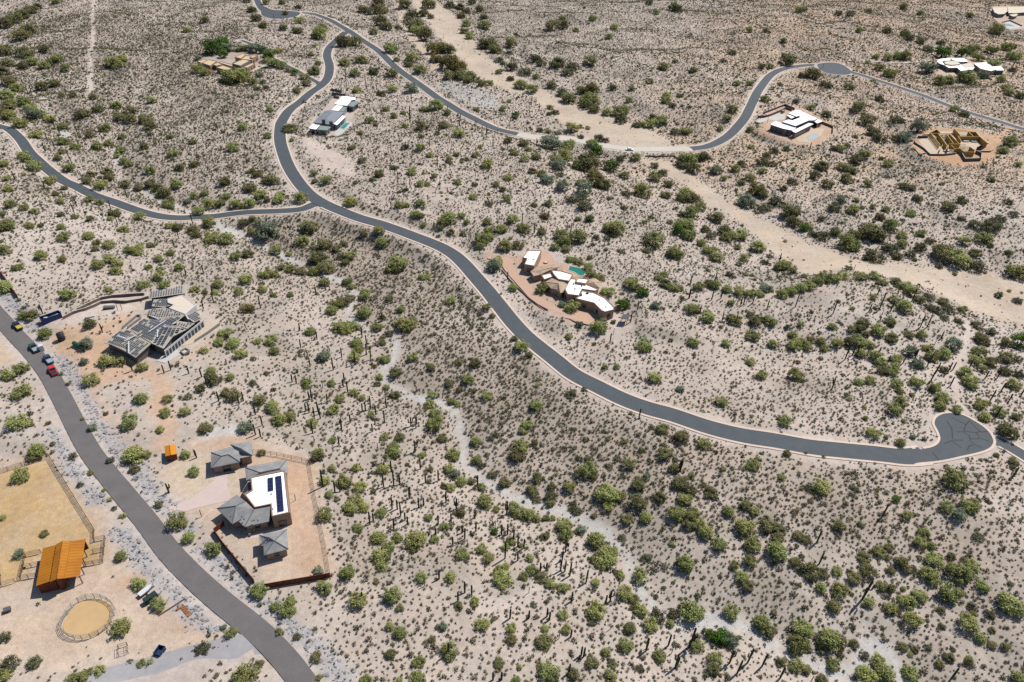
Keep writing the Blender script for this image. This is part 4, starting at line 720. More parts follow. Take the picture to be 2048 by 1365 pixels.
def parse(d, suffix):
    out = []
    for (ox, oy), txt in d.items():
        for it in txt.split(','):
            a, b_, c = it.split(); k = c[-1] if c[-1].isalpha() else ''
            out.append((ox+float(a)/S3, oy+float(b_)/S3, float(c.rstrip('abcdefghijklmnopqrstuvwxyz'))/S3, k))
    return out

# ------------------------------------------------------------------ plant meshes
PROTO = bpy.data.collections.new('plant_forms')       # not linked to the scene: only lends its meshes
BARK = mat('desert_bark', alb(120, 112, 88), 0.9, 0.2, 6)
LEAF = {
 'g': leaf_mat('palo_verde_leaf', alb(204, 207, 134), alb(144, 154, 86)),
 'o': leaf_mat('mesquite_leaf', alb(176, 172, 120), alb(118, 120, 74)),
 's': leaf_mat('ironwood_leaf', alb(174, 188, 158), alb(122, 138, 112)),
 'l': leaf_mat('garden_leaf', alb(128, 162, 66), alb(66, 104, 34)),
 'y': leaf_mat('dry_mesquite_leaf', alb(168, 156, 92), alb(120, 112, 66)),
 'd': leaf_mat('creosote_leaf', alb(142, 143, 106), alb(94, 99, 70)),
 'b': leaf_mat('bursage_leaf', alb(162, 152, 124), alb(104, 99, 76), 0.15),
 'w': leaf_mat('straw_leaf', alb(176, 158, 118), alb(132, 118, 88), 0.15),
}
def leaf_cloud(mb, rng, centres, n, size, mi):
    """small leaf sprays gathered round clump centres (x, y, z, spread)"""
    cs = np.array(centres)
    w = cs[:, 3]**2; w /= w.sum()
    pick = rng.choice(len(cs), n, p=w)
    d = rng.normal(size=(n, 3)); d /= np.linalg.norm(d, axis=1, keepdims=True)
    r = rng.random(n)**0.45
    p = cs[pick, :3]+d*(cs[pick, 3]*r)[:, None]*np.array([1, 1, 0.8])
    p[:, 2] = np.maximum(p[:, 2], 0.04)
    nv = d*0.75+np.array([0, 0, 0.55])+rng.normal(size=(n, 3))*0.42; nv /= np.linalg.norm(nv, axis=1, keepdims=True)
    a = np.cross(nv, rng.normal(size=(n, 3))); a /= np.linalg.norm(a, axis=1, keepdims=True)
    c = np.cross(nv, a)
    s = size*(0.6+0.8*rng.random(n))
    vs = np.stack([p-a*s[:, None], p+c*s[:, None]*0.55, p+a*s[:, None], p-c*s[:, None]*0.55], 1).reshape(-1, 3)
    o = len(mb.v); mb.v += [tuple(v) for v in vs.tolist()]
    mb.f += [(o+4*i, o+4*i+1, o+4*i+2, o+4*i+3) for i in range(n)]; mb.mi += [mi]*n
def raw_mesh(name, mb, mats_, smooth=False):
    me = bpy.data.meshes.new(name); me.from_pydata(mb.v, [], mb.f)
    for q in mats_: me.materials.append(q)
    me.polygons.foreach_set('material_index', mb.mi)
    if smooth: me.polygons.foreach_set('use_smooth', [True]*len(mb.f))
    return me
def tree_meshes(kind, seed, n_leaf):
    """unit tree: crown radius about 1; returns trunk mesh, crown mesh, both in one mesh"""
    rng = np.random.default_rng(seed)
    hgt = {'g': 1.25, 'o': 1.2, 's': 1.35, 'l': 1.4, 'y': 1.15, 'd': 1.0}[kind]*(0.9+0.25*rng.random())
    nc = int(rng.integers(9, 15)); cs = []
    for i in range(nc):
        a = 2*math.pi*(i+rng.random()*0.8)/nc*1.618; rr = (0.2+0.55*rng.random())*(1.0 if i else 0)
        z = hgt*(0.36+0.38*rng.random()*(1-rr*0.5))
        cs.append((rr*math.cos(a), rr*math.sin(a), z, 0.24+0.22*rng.random()))
    for i in range(8):
        a = i*0.785+rng.random()*0.7; q_ = 0.5+0.25*rng.random(); cs.append((q_*math.cos(a), q_*math.sin(a), hgt*(0.16+0.16*rng.random()), 0.2+0.12*rng.random()))
    tr = MB(); ns = 4
    for i in range(ns):
        c = cs[(i*3) % nc]; mid = (c[0]*0.35+0.05*rng.normal(), c[1]*0.35+0.05*rng.normal(), c[2]*0.45)
        tr.tube([(0.05*math.cos(i*1.7), 0.05*math.sin(i*1.7), -0.12), mid, (c[0]*0.95, c[1]*0.95, c[2]*0.98)], [0.06, 0.035, 0.012], 5)
    cr = MB(); leaf_cloud(cr, rng, cs, n_leaf, 0.075, 0)
    both = MB(); both.v = tr.v+cr.v; o = len(tr.v); both.f = tr.f+[tuple(i+o for i in f) for f in cr.f]; both.mi = [1]*len(tr.f)+[0]*len(cr.f)
    nm = {'g': 'palo_verde', 'o': 'mesquite', 's': 'ironwood', 'l': 'garden_tree', 'y': 'dry_mesquite', 'd': 'creosote'}[kind]
    return raw_mesh(nm+'_trunk', tr, [BARK]), raw_mesh(nm+'_crown', cr, [LEAF[kind]]), raw_mesh(nm, both, [LEAF[kind], BARK])
NV = 5
FORMS = {k: [tree_meshes(k, 100+i*7+ord(k), 1500 if k != 'd' else 900) for i in range(NV)] for k in 'goslyd'}
def shrub_mesh(kind, seed, n):
    rng = np.random.default_rng(seed); mb = MB(); cs = []
    for i in range(4): a = rng.random()*6.28; cs.append((0.17*math.cos(a), 0.17*math.sin(a), 0.22+0.1*rng.random(), 0.3))
    leaf_cloud(mb, rng, cs, n, 0.12, 0)
    return raw_mesh('bursage' if kind == 'b' else 'dry_grass', mb, [LEAF[kind]])
SHRUB = [shrub_mesh('b', 40+i, 46) for i in range(4)]+[shrub_mesh('d', 60, 46), shrub_mesh('w', 70, 40)]
CACT = leaf_mat('saguaro_skin', alb(76, 82, 58), alb(60, 68, 46), 0.0)
def saguaro_mesh(seed, arms):
    """unit-height fluted column, rounded at the tip, with upturned arms"""
    rng = np.random.default_rng(seed); mb = MB(); n = 10
    def col(path, r):
        path = [Vector(p) for p in path]; base = len(mb.v)
        for i, p in enumerate(path):
            d = (path[min(i+1, len(path)-1)]-path[max(i-1, 0)]).normalized(); a = d.cross(Vector((0.2, 0.97, 0.11))).normalized(); b_ = d.cross(a)
            for k in range(n):
                t = 2*math.pi*k/n; q = r[i]*(1.0 if k % 2 else 0.82); v = p+(a*math.cos(t)+b_*math.sin(t))*q; mb.v.append(tuple(v))
        for i in range(len(path)-1):
            for k in range(n): mb.f.append((base+i*n+k, base+i*n+(k+1) % n, base+(i+1)*n+(k+1) % n, base+(i+1)*n+k)); mb.mi.append(0)
        mb.f.append(tuple(base+(len(path)-1)*n+k for k in range(n))); mb.mi.append(0)
    lx, ly = rng.normal(0, 0.012, 2)
    col([(0, 0, -0.06), (0, 0, 0.1), (lx*0.5, ly*0.5, 0.5), (lx, ly, 0.9), (lx, ly, 0.975), (lx, ly, 1.0)], [0.030, 0.034, 0.040, 0.036, 0.026, 0.008])
    for i in range(arms):
        a = rng.random()*6.28+i*2.2; z = 0.38+0.18*rng.random(); o = 0.085+0.03*rng.random(); t = min(0.95, z+0.2+0.25*rng.random()); c, s = math.cos(a), math.sin(a)
        col([(0, 0, z), (c*o*0.7, s*o*0.7, z+0.0), (c*o, s*o, z+0.06), (c*o, s*o, (z+t)/2), (c*o, s*o, t-0.02), (c*o, s*o, t)], [0.02, 0.024, 0.026, 0.027, 0.019, 0.006])
    return raw_mesh('saguaro', mb, [CACT], True)
SAG = {0: [saguaro_mesh(i, 0) for i in range(3)], 1: [saguaro_mesh(20+i, 2+i % 3) for i in range(4)], 2: [saguaro_mesh(31, 1)]}
def inst(name, me, loc, scale, rz, parent=None):
    o = bpy.data.objects.new(name, me); COL.objects.link(o)
    if parent is not None: o.parent = parent
    else: o.location = loc; o.rotation_euler = (0, 0, rz); o.scale = scale if isinstance(scale, tuple) else (scale,)*3
    return o
def proto(me):
    o = bpy.data.objects.new(me.name, me); PROTO.objects.link(o); return o
def scatter(name, pts, scales, meshes, weights, label, kindname='stuff', zsq=(0.8, 1.1)):
    """one object that repeats its meshes at points of its own: for what nobody could count"""
    pts = np.asarray(pts, float); n = len(pts); rng = np.random.default_rng(n)
    me = bpy.data.meshes.new(name); me.vertices.add(n); me.vertices.foreach_set('co', pts.ravel())
    def attr(nm, typ, key, v): a = me.attributes.new(nm, typ, 'POINT'); a.data.foreach_set(key, v)
    sc = np.stack([scales, scales, scales*rng.uniform(*zsq, n)], 1)
    attr('size', 'FLOAT_VECTOR', 'vector', sc.ravel().astype(np.float32))
    rot = np.zeros((n, 3)); rot[:, 2] = rng.random(n)*6.283
    attr('turn', 'FLOAT_VECTOR', 'vector', rot.ravel().astype(np.float32))
    attr('form', 'INT', 'value', rng.choice(len(meshes), n, p=np.array(weights)/sum(weights)).astype(np.int32))
    o = bpy.data.objects.new(name, me); COL.objects.link(o); tag(o, label, kind=kindname)
    col = bpy.data.collections.new(name+'_forms')
    for i, q in enumerate(meshes):
        po = bpy.data.objects.new('%s_form_%02d' % (name, i), q); col.objects.link(po)
    ng = bpy.data.node_groups.new(name, 'GeometryNodeTree')
    ng.interface.new_socket('Geometry', in_out='INPUT', socket_type='NodeSocketGeometry'); ng.interface.new_socket('Geometry', in_out='OUTPUT', socket_type='NodeSocketGeometry')
    N = ng.nodes.new; gi = N('NodeGroupInput'); go = N('NodeGroupOutput'); ip = N('GeometryNodeInstanceOnPoints'); ci = N('GeometryNodeCollectionInfo')
    ci.inputs['Collection'].default_value = col; ci.inputs['Separate Children'].default_value = True; ci.inputs['Reset Children'].default_value = True
    ip.inputs['Pick Instance'].default_value = True
    def named(nm, typ): q = N('GeometryNodeInputNamedAttribute'); q.data_type = typ; q.inputs['Name'].default_value = nm; return q.outputs['Attribute']
    L_ = ng.links.new
    L_(gi.outputs[0], ip.inputs['Points']); L_(ci.outputs[0], ip.inputs['Instance']); L_(named('form', 'INT'), ip.inputs['Instance Index'])
    L_(named('size', 'FLOAT_VECTOR'), ip.inputs['Scale']); L_(named('turn', 'FLOAT_VECTOR'), ip.inputs['Rotation']); L_(ip.outputs[0], go.inputs[0])
    md = o.modifiers.new('scatter', 'NODES'); md.node_group = ng
    return o

# ------------------------------------------------------------------ the trees
def grid_at(arr, x, y):
    i = np.clip(np.round((np.asarray(x)-gx[0])/GS).astype(int), 0, NXg-1); j = np.clip(np.round((np.asarray(y)-gy[0])/GS).astype(int), 0, NYg-1)
    return arr.reshape(NYg, NXg)[j, i]
tl = parse(TREES, True)
tp = R([(x, y+0.45*r) for x, y, r, k in tl])
tscale = np.array([t[2] for t in tl])/ppm(tp)*np.interp([t[1] for t in tl], [300, 900], [1.25, 1.06])
KN = {'g': ('palo_verde_tree', 'palo verde tree'), 'o': ('mesquite_tree', 'mesquite tree'), 's': ('ironwood_tree', 'ironwood tree'), 'l': ('garden_tree', 'tree'), 'y': ('dry_mesquite_tree', 'mesquite tree'), 'd': ('creosote_bush', 'bush')}
LOOK = {'g': 'yellow-green palo verde tree', 'o': 'olive mesquite tree', 's': 'grey-green ironwood tree', 'l': 'lush dark green tree', 'y': 'yellowish dry mesquite tree', 'd': 'dark low creosote bush'}
near_line = smooth_line(R(ROADS['near'][0])[:, :2], 4.0)
main_line = road_w['main'][0][:, :2]
HOUSE_WORDS = {'house_a': 'by the grey tiled house', 'ranch': 'by the orange barn', 'house_c': 'by the unfinished house', 'house_d': 'by the adobe house', 'house_e': 'by the chimney house', 'house_f': 'by the tan house', 'house_g': 'by the white modern house', 'house_h': 'by the timber framed house', 'house_i': 'by the curved roof house', 'house_j': 'by the far white house'}
MARKS = {'ford': (1240,300), 'adobe house': (1120,570), 'chimney house': (660,230), 'tan house': (450,130), 'turning circle': (1910,870), 'unfinished house': (310,650), 'tiled house': (520,1000), 'modern house': (1590,250), 'timber house': (1910,290), 'curved house': (1930,130), 'barn': (120,1130), 'road fork': (640,403), 'turning bulb': (1665,135)}
mark_p = R(list(MARKS.values()))[:, :2]; mark_n = list(MARKS)
def place_words(P, px, own=None):
    """for each plant, what it grows on or beside, and the landmark it lies towards"""
    P = np.asarray(P)[:, :2]; px = np.asarray(px); n = len(P); out = np.full(n, '', object)
    def put(m, w):
        out[m & (out == '')] = w
    for nm, w in HOUSE_WORDS.items():
        pw = pad_w[nm][0][:, :2]; put(inside(P, pw) | (seg_dist(P, np.vstack([pw, pw[:1]])) < 7), w)
    byhouse = out != ''
    put(seg_dist(P, gully_w) < 11, 'beside the grey gravel gully')
    put(seg_dist(P, wash_w) < 26, 'beside the sandy wash')
    put(seg_dist(P, near_line) < 15, 'along the worn road')
    put(seg_dist(P, main_line[::3]) < 14, 'along the ridge road')
    for nm, w in (('west', 'along the narrow road'), ('upper', 'along the upper road'), ('east', 'along the climbing road')):
        put(seg_dist(P, road_w[nm][0][::4, :2]) < 14, w)
    x, y = px[:, 0], px[:, 1]
    put((x > 1480) & (y > 560) & (y < 860), 'on the knoll')
    put((y > 900) & (x > 1650), 'on the open slope')
    put((y > 900) & (x > 1250), 'on the stony slope')
    put((y > 820), 'on the saguaro flat')
    put((y > 420) & (x < 720), 'on the desert flat')
    put((y < 440) & (x < 560), 'on the grey slope')
    put((x > 1300) & (y < 140), 'on the pink hills')
    put(x > 1300, 'beyond the sandy wash')
    put(x > -1e9, 'above the sandy wash')
    nm_ = np.argmin(((P[:, None]-mark_p[None])**2).sum(2), 1)
    if own is not None:
        dn = np.sqrt(((P[:, None]-P[None])**2).sum(2)); np.fill_diagonal(dn, 1e9); dm = dn.min(1)
        iso = np.where(dm > own*3.4, 'standing alone ', np.where(dm < own*1.3, 'clumped ', ''))
    else: iso = np.full(n, '')
    return np.array([iso[i]+out[i]+('' if byhouse[i] else ' towards the '+mark_n[nm_[i]]) for i in range(n)], object)
order = np.argsort(-np.array([t[2] for t in tl])); made = {}; rest = {k: [] for k in 'goslyd'}
tree_words = place_words(tp, [(t[0], t[1]) for t in tl], tscale)
SIZE_W = lambda r, lo, hi: 'small ' if r < lo else ('large ' if r > hi else '')
for i in order:
    x, y, r, k = tl[i]; p = tp[i]
    if made.get(k, 0) >= 300: rest[k].append(i); continue
    made[k] = made.get(k, 0)+1
    s = float(tscale[i]); v = FORMS[k][i % NV]; rz = float(RNG.random()*6.283); loc = (p[0], p[1], p[2]-0.05)
    lab = SIZE_W(s, 1.7, 2.9)+LOOK[k]+' '+tree_words[i]; grp = KN[k][1]+' group '+SIZE_W(s, 1.7, 2.9)+tree_words[i]
    sx = s*float(RNG.uniform(0.88, 1.12)); sc = (sx, s*float(RNG.uniform(0.9, 1.1)), s*float(RNG.uniform(0.85, 1.1)))
    if r >= 12 and k != 'd':
        e = bpy.data.objects.new(KN[k][0], None); COL.objects.link(e); e.location = loc; e.rotation_euler = (0, 0, rz); e.scale = sc; e.empty_display_size = 0.3
        inst('trunk', v[0], None, 1, 0, e); inst('crown', v[1], None, 1, 0, e)
    else:
        e = inst(KN[k][0], v[2], loc, sc, rz)
    tag(e, lab, KN[k][1], grp)
for k, ids in rest.items():
    if ids: scatter('small_%s_growth' % KN[k][0], tp[ids]-[0, 0, 0.05], tscale[ids], [f[2] for f in FORMS[k]], [1]*NV, 'smaller scattered desert trees')
tree_xy = tp[:, :2]; tree_r = tscale
# ------------------------------------------------------------------ saguaros
sg = parse(SAGUAROS, True)
sp_ = R([(x, y) for x, y, h, k in sg]); pm = ppm(sp_)
vdir = project(sp_+[0, 0, 1])-project(sp_)
sh = np.clip(np.array([s_[2] for s_ in sg])/np.maximum(-vdir[:, 1], 0.5)*0.92, 2.5, 12.5)
sag_words = place_words(sp_, [(q_[0], q_[1]) for q_ in sg])
rank = np.argsort(-np.array([s_[2] for s_ in sg])); left_over = []
for n_, i in enumerate(rank):
    if n_ >= 300: left_over.append(i); continue
    x, y, h, k = sg[i]; arms = 1 if k == 'a' else (2 if (i % 4 == 0 and sh[i] > 6) else 0); v = SAG[arms][i % len(SAG[arms])]
    hh = float(sh[i]); o = inst('saguaro_cactus', v, tuple(sp_[i]), (max(hh, 6.5)*0.95, max(hh, 6.5)*0.95, hh), float(RNG.random()*6.28))
    look = {0: 'unbranched saguaro column', 1: 'saguaro with several upturned arms', 2: 'saguaro with one upturned arm'}[arms]
    pwd = sag_words[i]; tall = 'short ' if hh < 5 else ('tall ' if hh > 8 else ''); tag(o, tall+look+' '+pwd, 'cactus', tall+'saguaros, '+look+', '+pwd)
if left_over: scatter('small_saguaro_growth', sp_[left_over], sh[left_over], SAG[0], [1]*3, 'small far saguaros', zsq=(0.95, 1.0))

# ------------------------------------------------------------------ the low shrubs that cover the desert floor
def jitter_field(step, x0, x1, y0, y1, seed):
    r_ = np.random.default_rng(seed); xs = np.arange(x0, x1, step); ys = np.arange(y0, y1, step)
    X, Y = np.meshgrid(xs, ys); X = X.ravel()+r_.uniform(-0.48, 0.48, X.size)*step; Y = Y.ravel()+r_.uniform(-0.48, 0.48, Y.size)*step
    return np.stack([X, Y], 1)
P_ = np.vstack([jitter_field(1.25, -640, 790, 40, 1110, 3)])
pz = H(P_[:, 0], P_[:, 1]); q = project(np.stack([P_[:, 0], P_[:, 1], pz], 1))
vis = (q[:, 0] > -160) & (q[:, 0] < PW+160) & (q[:, 1] > -25) & (q[:, 1] < PH+160)
P_, pz, q = P_[vis], pz[vis], q[vis]
rr = np.random.default_rng(9).random(len(P_))
clump = 0.5+0.9*fbm(P_[:, 0], P_[:, 1], 14, 3)+0.5*fbm(P_[:, 0]+50, P_[:, 1], 45, 2)
keep_p = np.clip(0.66+0.42*(clump-0.5), 0.15, 0.95)*(1-grid_at(NOVEG, P_[:, 0], P_[:, 1]))*(1-0.7*grid_at(SPARSE, P_[:, 0], P_[:, 1]))
# thinner by the parked pickups and the ranch
keep_p *= np.where((q[:, 0] < 420) & (q[:, 1] > 640), 0.45, 1.0)*np.where((q[:, 0] < 300) & (q[:, 1] > 460) & (q[:, 1] <= 640), 0.8, 1.0)
keep_p = np.minimum(keep_p*(1+0.35*grid_at(DARKER, P_[:, 0], P_[:, 1])), 0.97)
keep_p = np.minimum(keep_p*np.where((q[:, 1] > 780) & (q[:, 0] > 640), 1.35, 1.0), 0.97)
keep_p *= (grid_at(ROADMASK, P_[:, 0], P_[:, 1]) > 1.8)
ok = rr < keep_p
P_, pz, q = P_[ok], pz[ok], q[ok]
size = np.random.default_rng(10).lognormal(0.0, 0.34, len(P_))*0.84
steep = grid_at(sl, P_[:, 0], P_[:, 1]); size *= 1+0.6*np.clip(steep, 0, 0.4)
size *= 1+0.22*grid_at(DARKER, P_[:, 0], P_[:, 1]); size = np.clip(size, 0.45, 2.1)
# the 300 that show largest are shrubs of their own
inframe = (q[:, 0] > 10) & (q[:, 0] < PW-10) & (q[:, 1] > 10) & (q[:, 1] < PH-10)
app = size*ppm(np.stack([P_[:, 0], P_[:, 1], pz], 1))*inframe
big = np.argsort(-app)[:290]
big_words = place_words(P_[big], q[big])
for n_, i in enumerate(big):
    p = np.array([P_[i, 0], P_[i, 1], pz[i]]); pwd = big_words[n_]
    o = inst('bursage_shrub', SHRUB[n_ % 4], (p[0], p[1], p[2]-0.03), float(size[i])*1.05, float(RNG.random()*6.28))
    tag(o, 'low grey-brown bursage shrub '+pwd, 'shrub', 'bursage shrubs '+pwd)
mask = np.ones(len(P_), bool); mask[big] = False
scatter('desert_scrub', np.stack([P_[mask, 0], P_[mask, 1], pz[mask]-0.03], 1), size[mask], SHRUB, [3, 3, 3, 3, 3.2, 1.8], 'countless low shrubs covering the desert floor', zsq=(0.8, 1.25))
# mid-sized bushes between the trees, thicker on the slopes and on the far side
B_ = jitter_field(4.2, -640, 790, 40, 1110, 31); bz = H(B_[:, 0], B_[:, 1]); bq = project(np.column_stack([B_, bz]))
v_ = (bq[:, 0] > -160) & (bq[:, 0] < PW+160) & (bq[:, 1] > -25) & (bq[:, 1] < PH+160); B_, bz, bq = B_[v_], bz[v_], bq[v_]
cl = fbm(B_[:, 0]+11, B_[:, 1]+5, 26, 4)
pb = np.clip(0.22+0.10*sstep(480, 250, bq[:, 1])+0.75*cl+0.55*np.clip(grid_at(sl, B_[:, 0], B_[:, 1])-0.06, 0, 0.35), 0.0, 0.8)*(0.55+0.65*sstep(640, 240, bq[:, 1]))
pb = pb*np.where((bq[:, 0] > 1230) & (bq[:, 1] > 900), 1.5, 1.0)*np.where((bq[:, 0] < 700) & (bq[:, 1] > 430), 0.35, 1.0)
pb = pb*(1+1.3*grid_at(DARKER, B_[:, 0], B_[:, 1]))*(1+0.7*sstep(1250, 1500, bq[:, 0])*sstep(520, 380, bq[:, 1]))
pb *= (1-grid_at(np.maximum(NOVEG, SPARSE), B_[:, 0], B_[:, 1]))*(grid_at(ROADMASK, B_[:, 0], B_[:, 1]) > 3.0)
k_ = np.random.default_rng(32).random(len(B_)) < pb; B_, bz = B_[k_], bz[k_]
bs = np.random.default_rng(33).lognormal(-0.08, 0.3, len(B_))*0.86
scatter('mid_sized_scrub', np.column_stack([B_, bz-0.04]), bs, [f[2] for f in FORMS['d']]+[f[2] for f in FORMS['o'][:3]]+[f[2] for f in FORMS['g'][:2]], [3]*5+[2.2]*3+[1.2]*2, 'countless mid-sized desert bushes between the trees', zsq=(0.7, 1.0))
print('bushes', len(B_))
print('shrubs', len(P_), 'trees', made, {k: len(v) for k, v in rest.items()}, 'saguaros', len(sg))

# ------------------------------------------------------------------ building kit
WHITE_ROOF = mat('white_roof_coating', (0.80, 0.80, 0.79), 0.7, 0.05, 0.8)
CREAM_ROOF = mat('cream_roof_foam', alb(236, 224, 200), 0.8, 0.06, 0.7)
TAN_ROOF = mat('tan_roof_gravel', alb(226, 205, 166), 0.85, 0.08, 1.0)
MEMBRANE = mat('tan_underlay', alb(240, 226, 206), 0.8, 0.05, 0.8)
STUCCO = mat('brown_stucco', alb(180, 150, 130), 0.9, 0.08, 1.5)
ADOBE = mat('adobe_plaster', alb(192, 160, 138), 0.9, 0.10, 1.2)
SAND_STUCCO = mat('sand_stucco', alb(196, 172, 148), 0.9, 0.08, 1.5)
GREY_STUCCO = mat('grey_stucco', alb(168, 170, 168), 0.9, 0.08, 1.5)
PLUM_STUCCO = mat('dusky_stucco', alb(140, 128, 132), 0.9, 0.08, 1.5)
GREYGREEN = mat('grey_green_roof', alb(150, 166, 160), 0.7, 0.06, 1.0)
SLATE_METAL = mat('grey_standing_seam', alb(150, 156, 164), 0.55, 0.06, 0.8, stripes=(0.35, 0.12, 'X', 'uv'))
GREY_TILE = mat('grey_roof_tile', alb(158, 160, 164), 0.85, 0.14, 1.4, stripes=(1.15, 0.16, 'Y', 'uv'), col2=alb(178, 174, 168))
BROWN_TILE = mat('brown_roof_tile', alb(212, 188, 164), 0.85, 0.12, 1.2, stripes=(1.2, 0.14, 'Y', 'uv'), col2=alb(196, 168, 142))
RIDGE = mat('ridge_tile', alb(118, 122, 128), 0.85, 0.1, 2)
RUST_ROOF = mat('rusty_steel_sheet', alb(200, 128, 22), 0.75, 0.10, 0.5, stripes=(0.36, 0.16, 'X', 'uv'), col2=alb(184, 112, 22))
RUST = mat('rusty_steel', alb(138, 74, 46), 0.85, 0.18, 2.0, col2=alb(112, 58, 40))
DARK_WOOD = mat('weathered_rail', alb(118, 98, 82), 0.9, 0.15, 3)
PIPE = mat('brown_pipe', alb(120, 92, 72), 0.8, 0.12, 3)
PALE_PIPE = mat('galvanised_pipe', alb(170, 165, 160), 0.6, 0.1, 3)
GLASS = mat('dark_window_glass', (0.02, 0.025, 0.035), 0.12, 0.05, 1, spec=0.6)
FRAME = mat('window_frame_bronze', alb(92, 84, 78), 0.6, 0.05, 2)
SOLAR = mat('solar_cell_blue', (0.012, 0.016, 0.05), 0.2, 0.15, 3, spec=0.6)
ALU = mat('aluminium_edge', alb(176, 180, 190), 0.5, 0.05, 2)
BLOCK = mat('grey_concrete_block', alb(160, 156, 150), 0.9, 0.1, 1.5)
DARKBLOCK = mat('dark_retaining_block', alb(122, 112, 112), 0.9, 0.12, 1.5)
PINKCONC = mat('pinkish_concrete', alb(224, 203, 196), 0.85, 0.07, 0.7)
PAVER = mat('terracotta_paver', alb(214, 178, 154), 0.85, 0.08, 1.0)
TANCONC = mat('tan_patio_concrete', alb(220, 200, 176), 0.85, 0.07, 0.8)
PALECONC = mat('pale_concrete', alb(216, 214, 208), 0.85, 0.06, 0.8)
OSB = mat('yellow_framing_timber', alb(218, 172, 92), 0.85, 0.14, 1.0, stripes=(0.4, 0.25, 'X'))
OSB_TOP = mat('framing_top_plate', alb(240, 212, 140), 0.85, 0.08, 1.5)
STONE = mat('dark_chimney_stone', alb(104, 104, 108), 0.9, 0.2, 2)
POOL_TILE = mat('pool_plaster_blue', alb(96, 190, 190), 0.6, 0.05, 1)
def water_mat(name, col):
    m_, nt_, b_ = base_mat(name); b_.inputs['Base Color'].default_value = (*col, 1); b_.inputs['Roughness'].default_value = 0.08; b_.inputs['Specular IOR Level'].default_value = 0.5
    n_ = nd(nt_, 'ShaderNodeTexNoise', Scale=1.2, Detail=3.0); tc = nd(nt_, 'ShaderNodeTexCoord'); nt_.links.new(tc.outputs['Object'], n_.inputs['Vector'])
    bp_ = nd(nt_, 'ShaderNodeBump', Strength=0.08, Distance=0.1); nt_.links.new(n_.outputs[0], bp_.inputs['Height']); nt_.links.new(bp_.outputs[0], b_.inputs['Normal'])
    return m_
WATER = water_mat('pool_water', alb(64, 172, 170)); WATER_G = water_mat('green_pool_water', alb(40, 140, 118)); WATER_P = water_mat('pale_pool_water', alb(202, 214, 212))

def W(T, pts, z):
    return U(Z(*T, *[p[:2] for p in pts]), z)
def base_of(T, pts, z):
    w = W(T, pts, z); return (float(w[:, 0].mean()), float(w[:, 1].mean()), float(z))
def faces_camera(a, b_):
    """outward normal of a ccw edge and whether it looks towards the photograph's side"""
    d = np.array([b_[0]-a[0], b_[1]-a[1]]); n_ = np.array([d[1], -d[0]])/(np.linalg.norm(d)+1e-9); mid = (np.array(a[:2])+np.array(b_[:2]))/2
    v = -mid/np.linalg.norm(mid)
    return n_, n_.dot(v)
def openings(parent, poly, z0, h, every=3.4, size=(1.5, 1.3), sill=0.9, glass=GLASS, frame=FRAME, most=12, minlen=2.6):
    p = ccw(np.asarray(poly)[:, :2]); n = len(p); made_ = 0
    for i in range(n):
        a, b_ = p[i], p[(i+1) % n]; L_ = np.linalg.norm(b_-a); nn, f = faces_camera(a, b_)
        if f < 0.25 or L_ < minlen: continue
        k = max(1, int(L_/every)); d = (b_-a)/L_; ang = math.atan2(d[1], d[0])
        for j in range(k):
            if made_ >= most: return
            c = a+d*L_*(j+0.5)/k; wdt = size[0]*(0.75+0.5*random.random()); hh = min(size[1], h-sill-0.5)
            fr = MB().box((c[0]+nn[0]*0.03, c[1]+nn[1]*0.03, z0+sill+hh/2), (wdt+0.2, 0.12, hh+0.2), ang).build('window', frame, parent)
            MB().box((c[0]+nn[0]*0.07, c[1]+nn[1]*0.07, z0+sill+hh/2), (wdt, 0.08, hh), ang).build('pane', glass, fr); made_ += 1
def flat_block(parent, T, pts, z0, h, wall, roof, parapet=0.35, overhang=0.0, win=True, **kw):
    """flat-roofed volume: pts are the corners of its top as seen in the photo"""
    top = z0+h; w = ccw(W(T, pts, top)[:, :2]); n = len(w)
    if overhang:
        inn = inset(w, overhang)
        MB().prism(inn, z0-1.5, top-0.34).build('wall', wall, parent)
        MB().prism(w, top-0.35, top-0.03).build('roof_edge', kw.get('fascia', wall), parent)
        MB().prism(inset(w, 0.12), top-0.06, top).build('roof', roof, parent)
        foot = inn
    else:
        inn = inset(w, 0.28); vs = []; fs = []
        for i in range(n): vs += [(*w[i], z0-1.5), (*w[i], top), (*inn[i], top), (*inn[i], top-parapet-0.1)]
        for i in range(n):
            j = (i+1) % n
            for t in range(3): fs.append((i*4+t, j*4+t, j*4+t+1, i*4+t+1))
        mb = MB(); mb.v = vs; mb.f = fs; mb.mi = [0]*len(fs); mb.build('wall', wall, parent)
        sheet('roof', [(x, y, 0) for x, y in inset(w, 0.26)], roof, top-parapet, parent=parent)
        foot = w
    if win: openings(parent, foot, z0, h, **{k: v for k, v in kw.items() if k in ('every', 'size', 'sill', 'most', 'glass', 'minlen')})
    return w, top
def roof_uv(o):
    """u along the eaves, v up the slope, in metres"""
    me_ = o.data; uv = me_.uv_layers.new(name='UVMap')
    for poly in me_.polygons:
        n_ = poly.normal; e = Vector((-n_.y, n_.x, 0))
        if e.length < 1e-3: e = Vector((1, 0, 0))
        e.normalize(); s_ = n_.cross(e)
        for li in poly.loop_indices:
            co = me_.vertices[me_.loops[li].vertex_index].co; uv.data[li].uv = (co.dot(e), co.dot(s_))
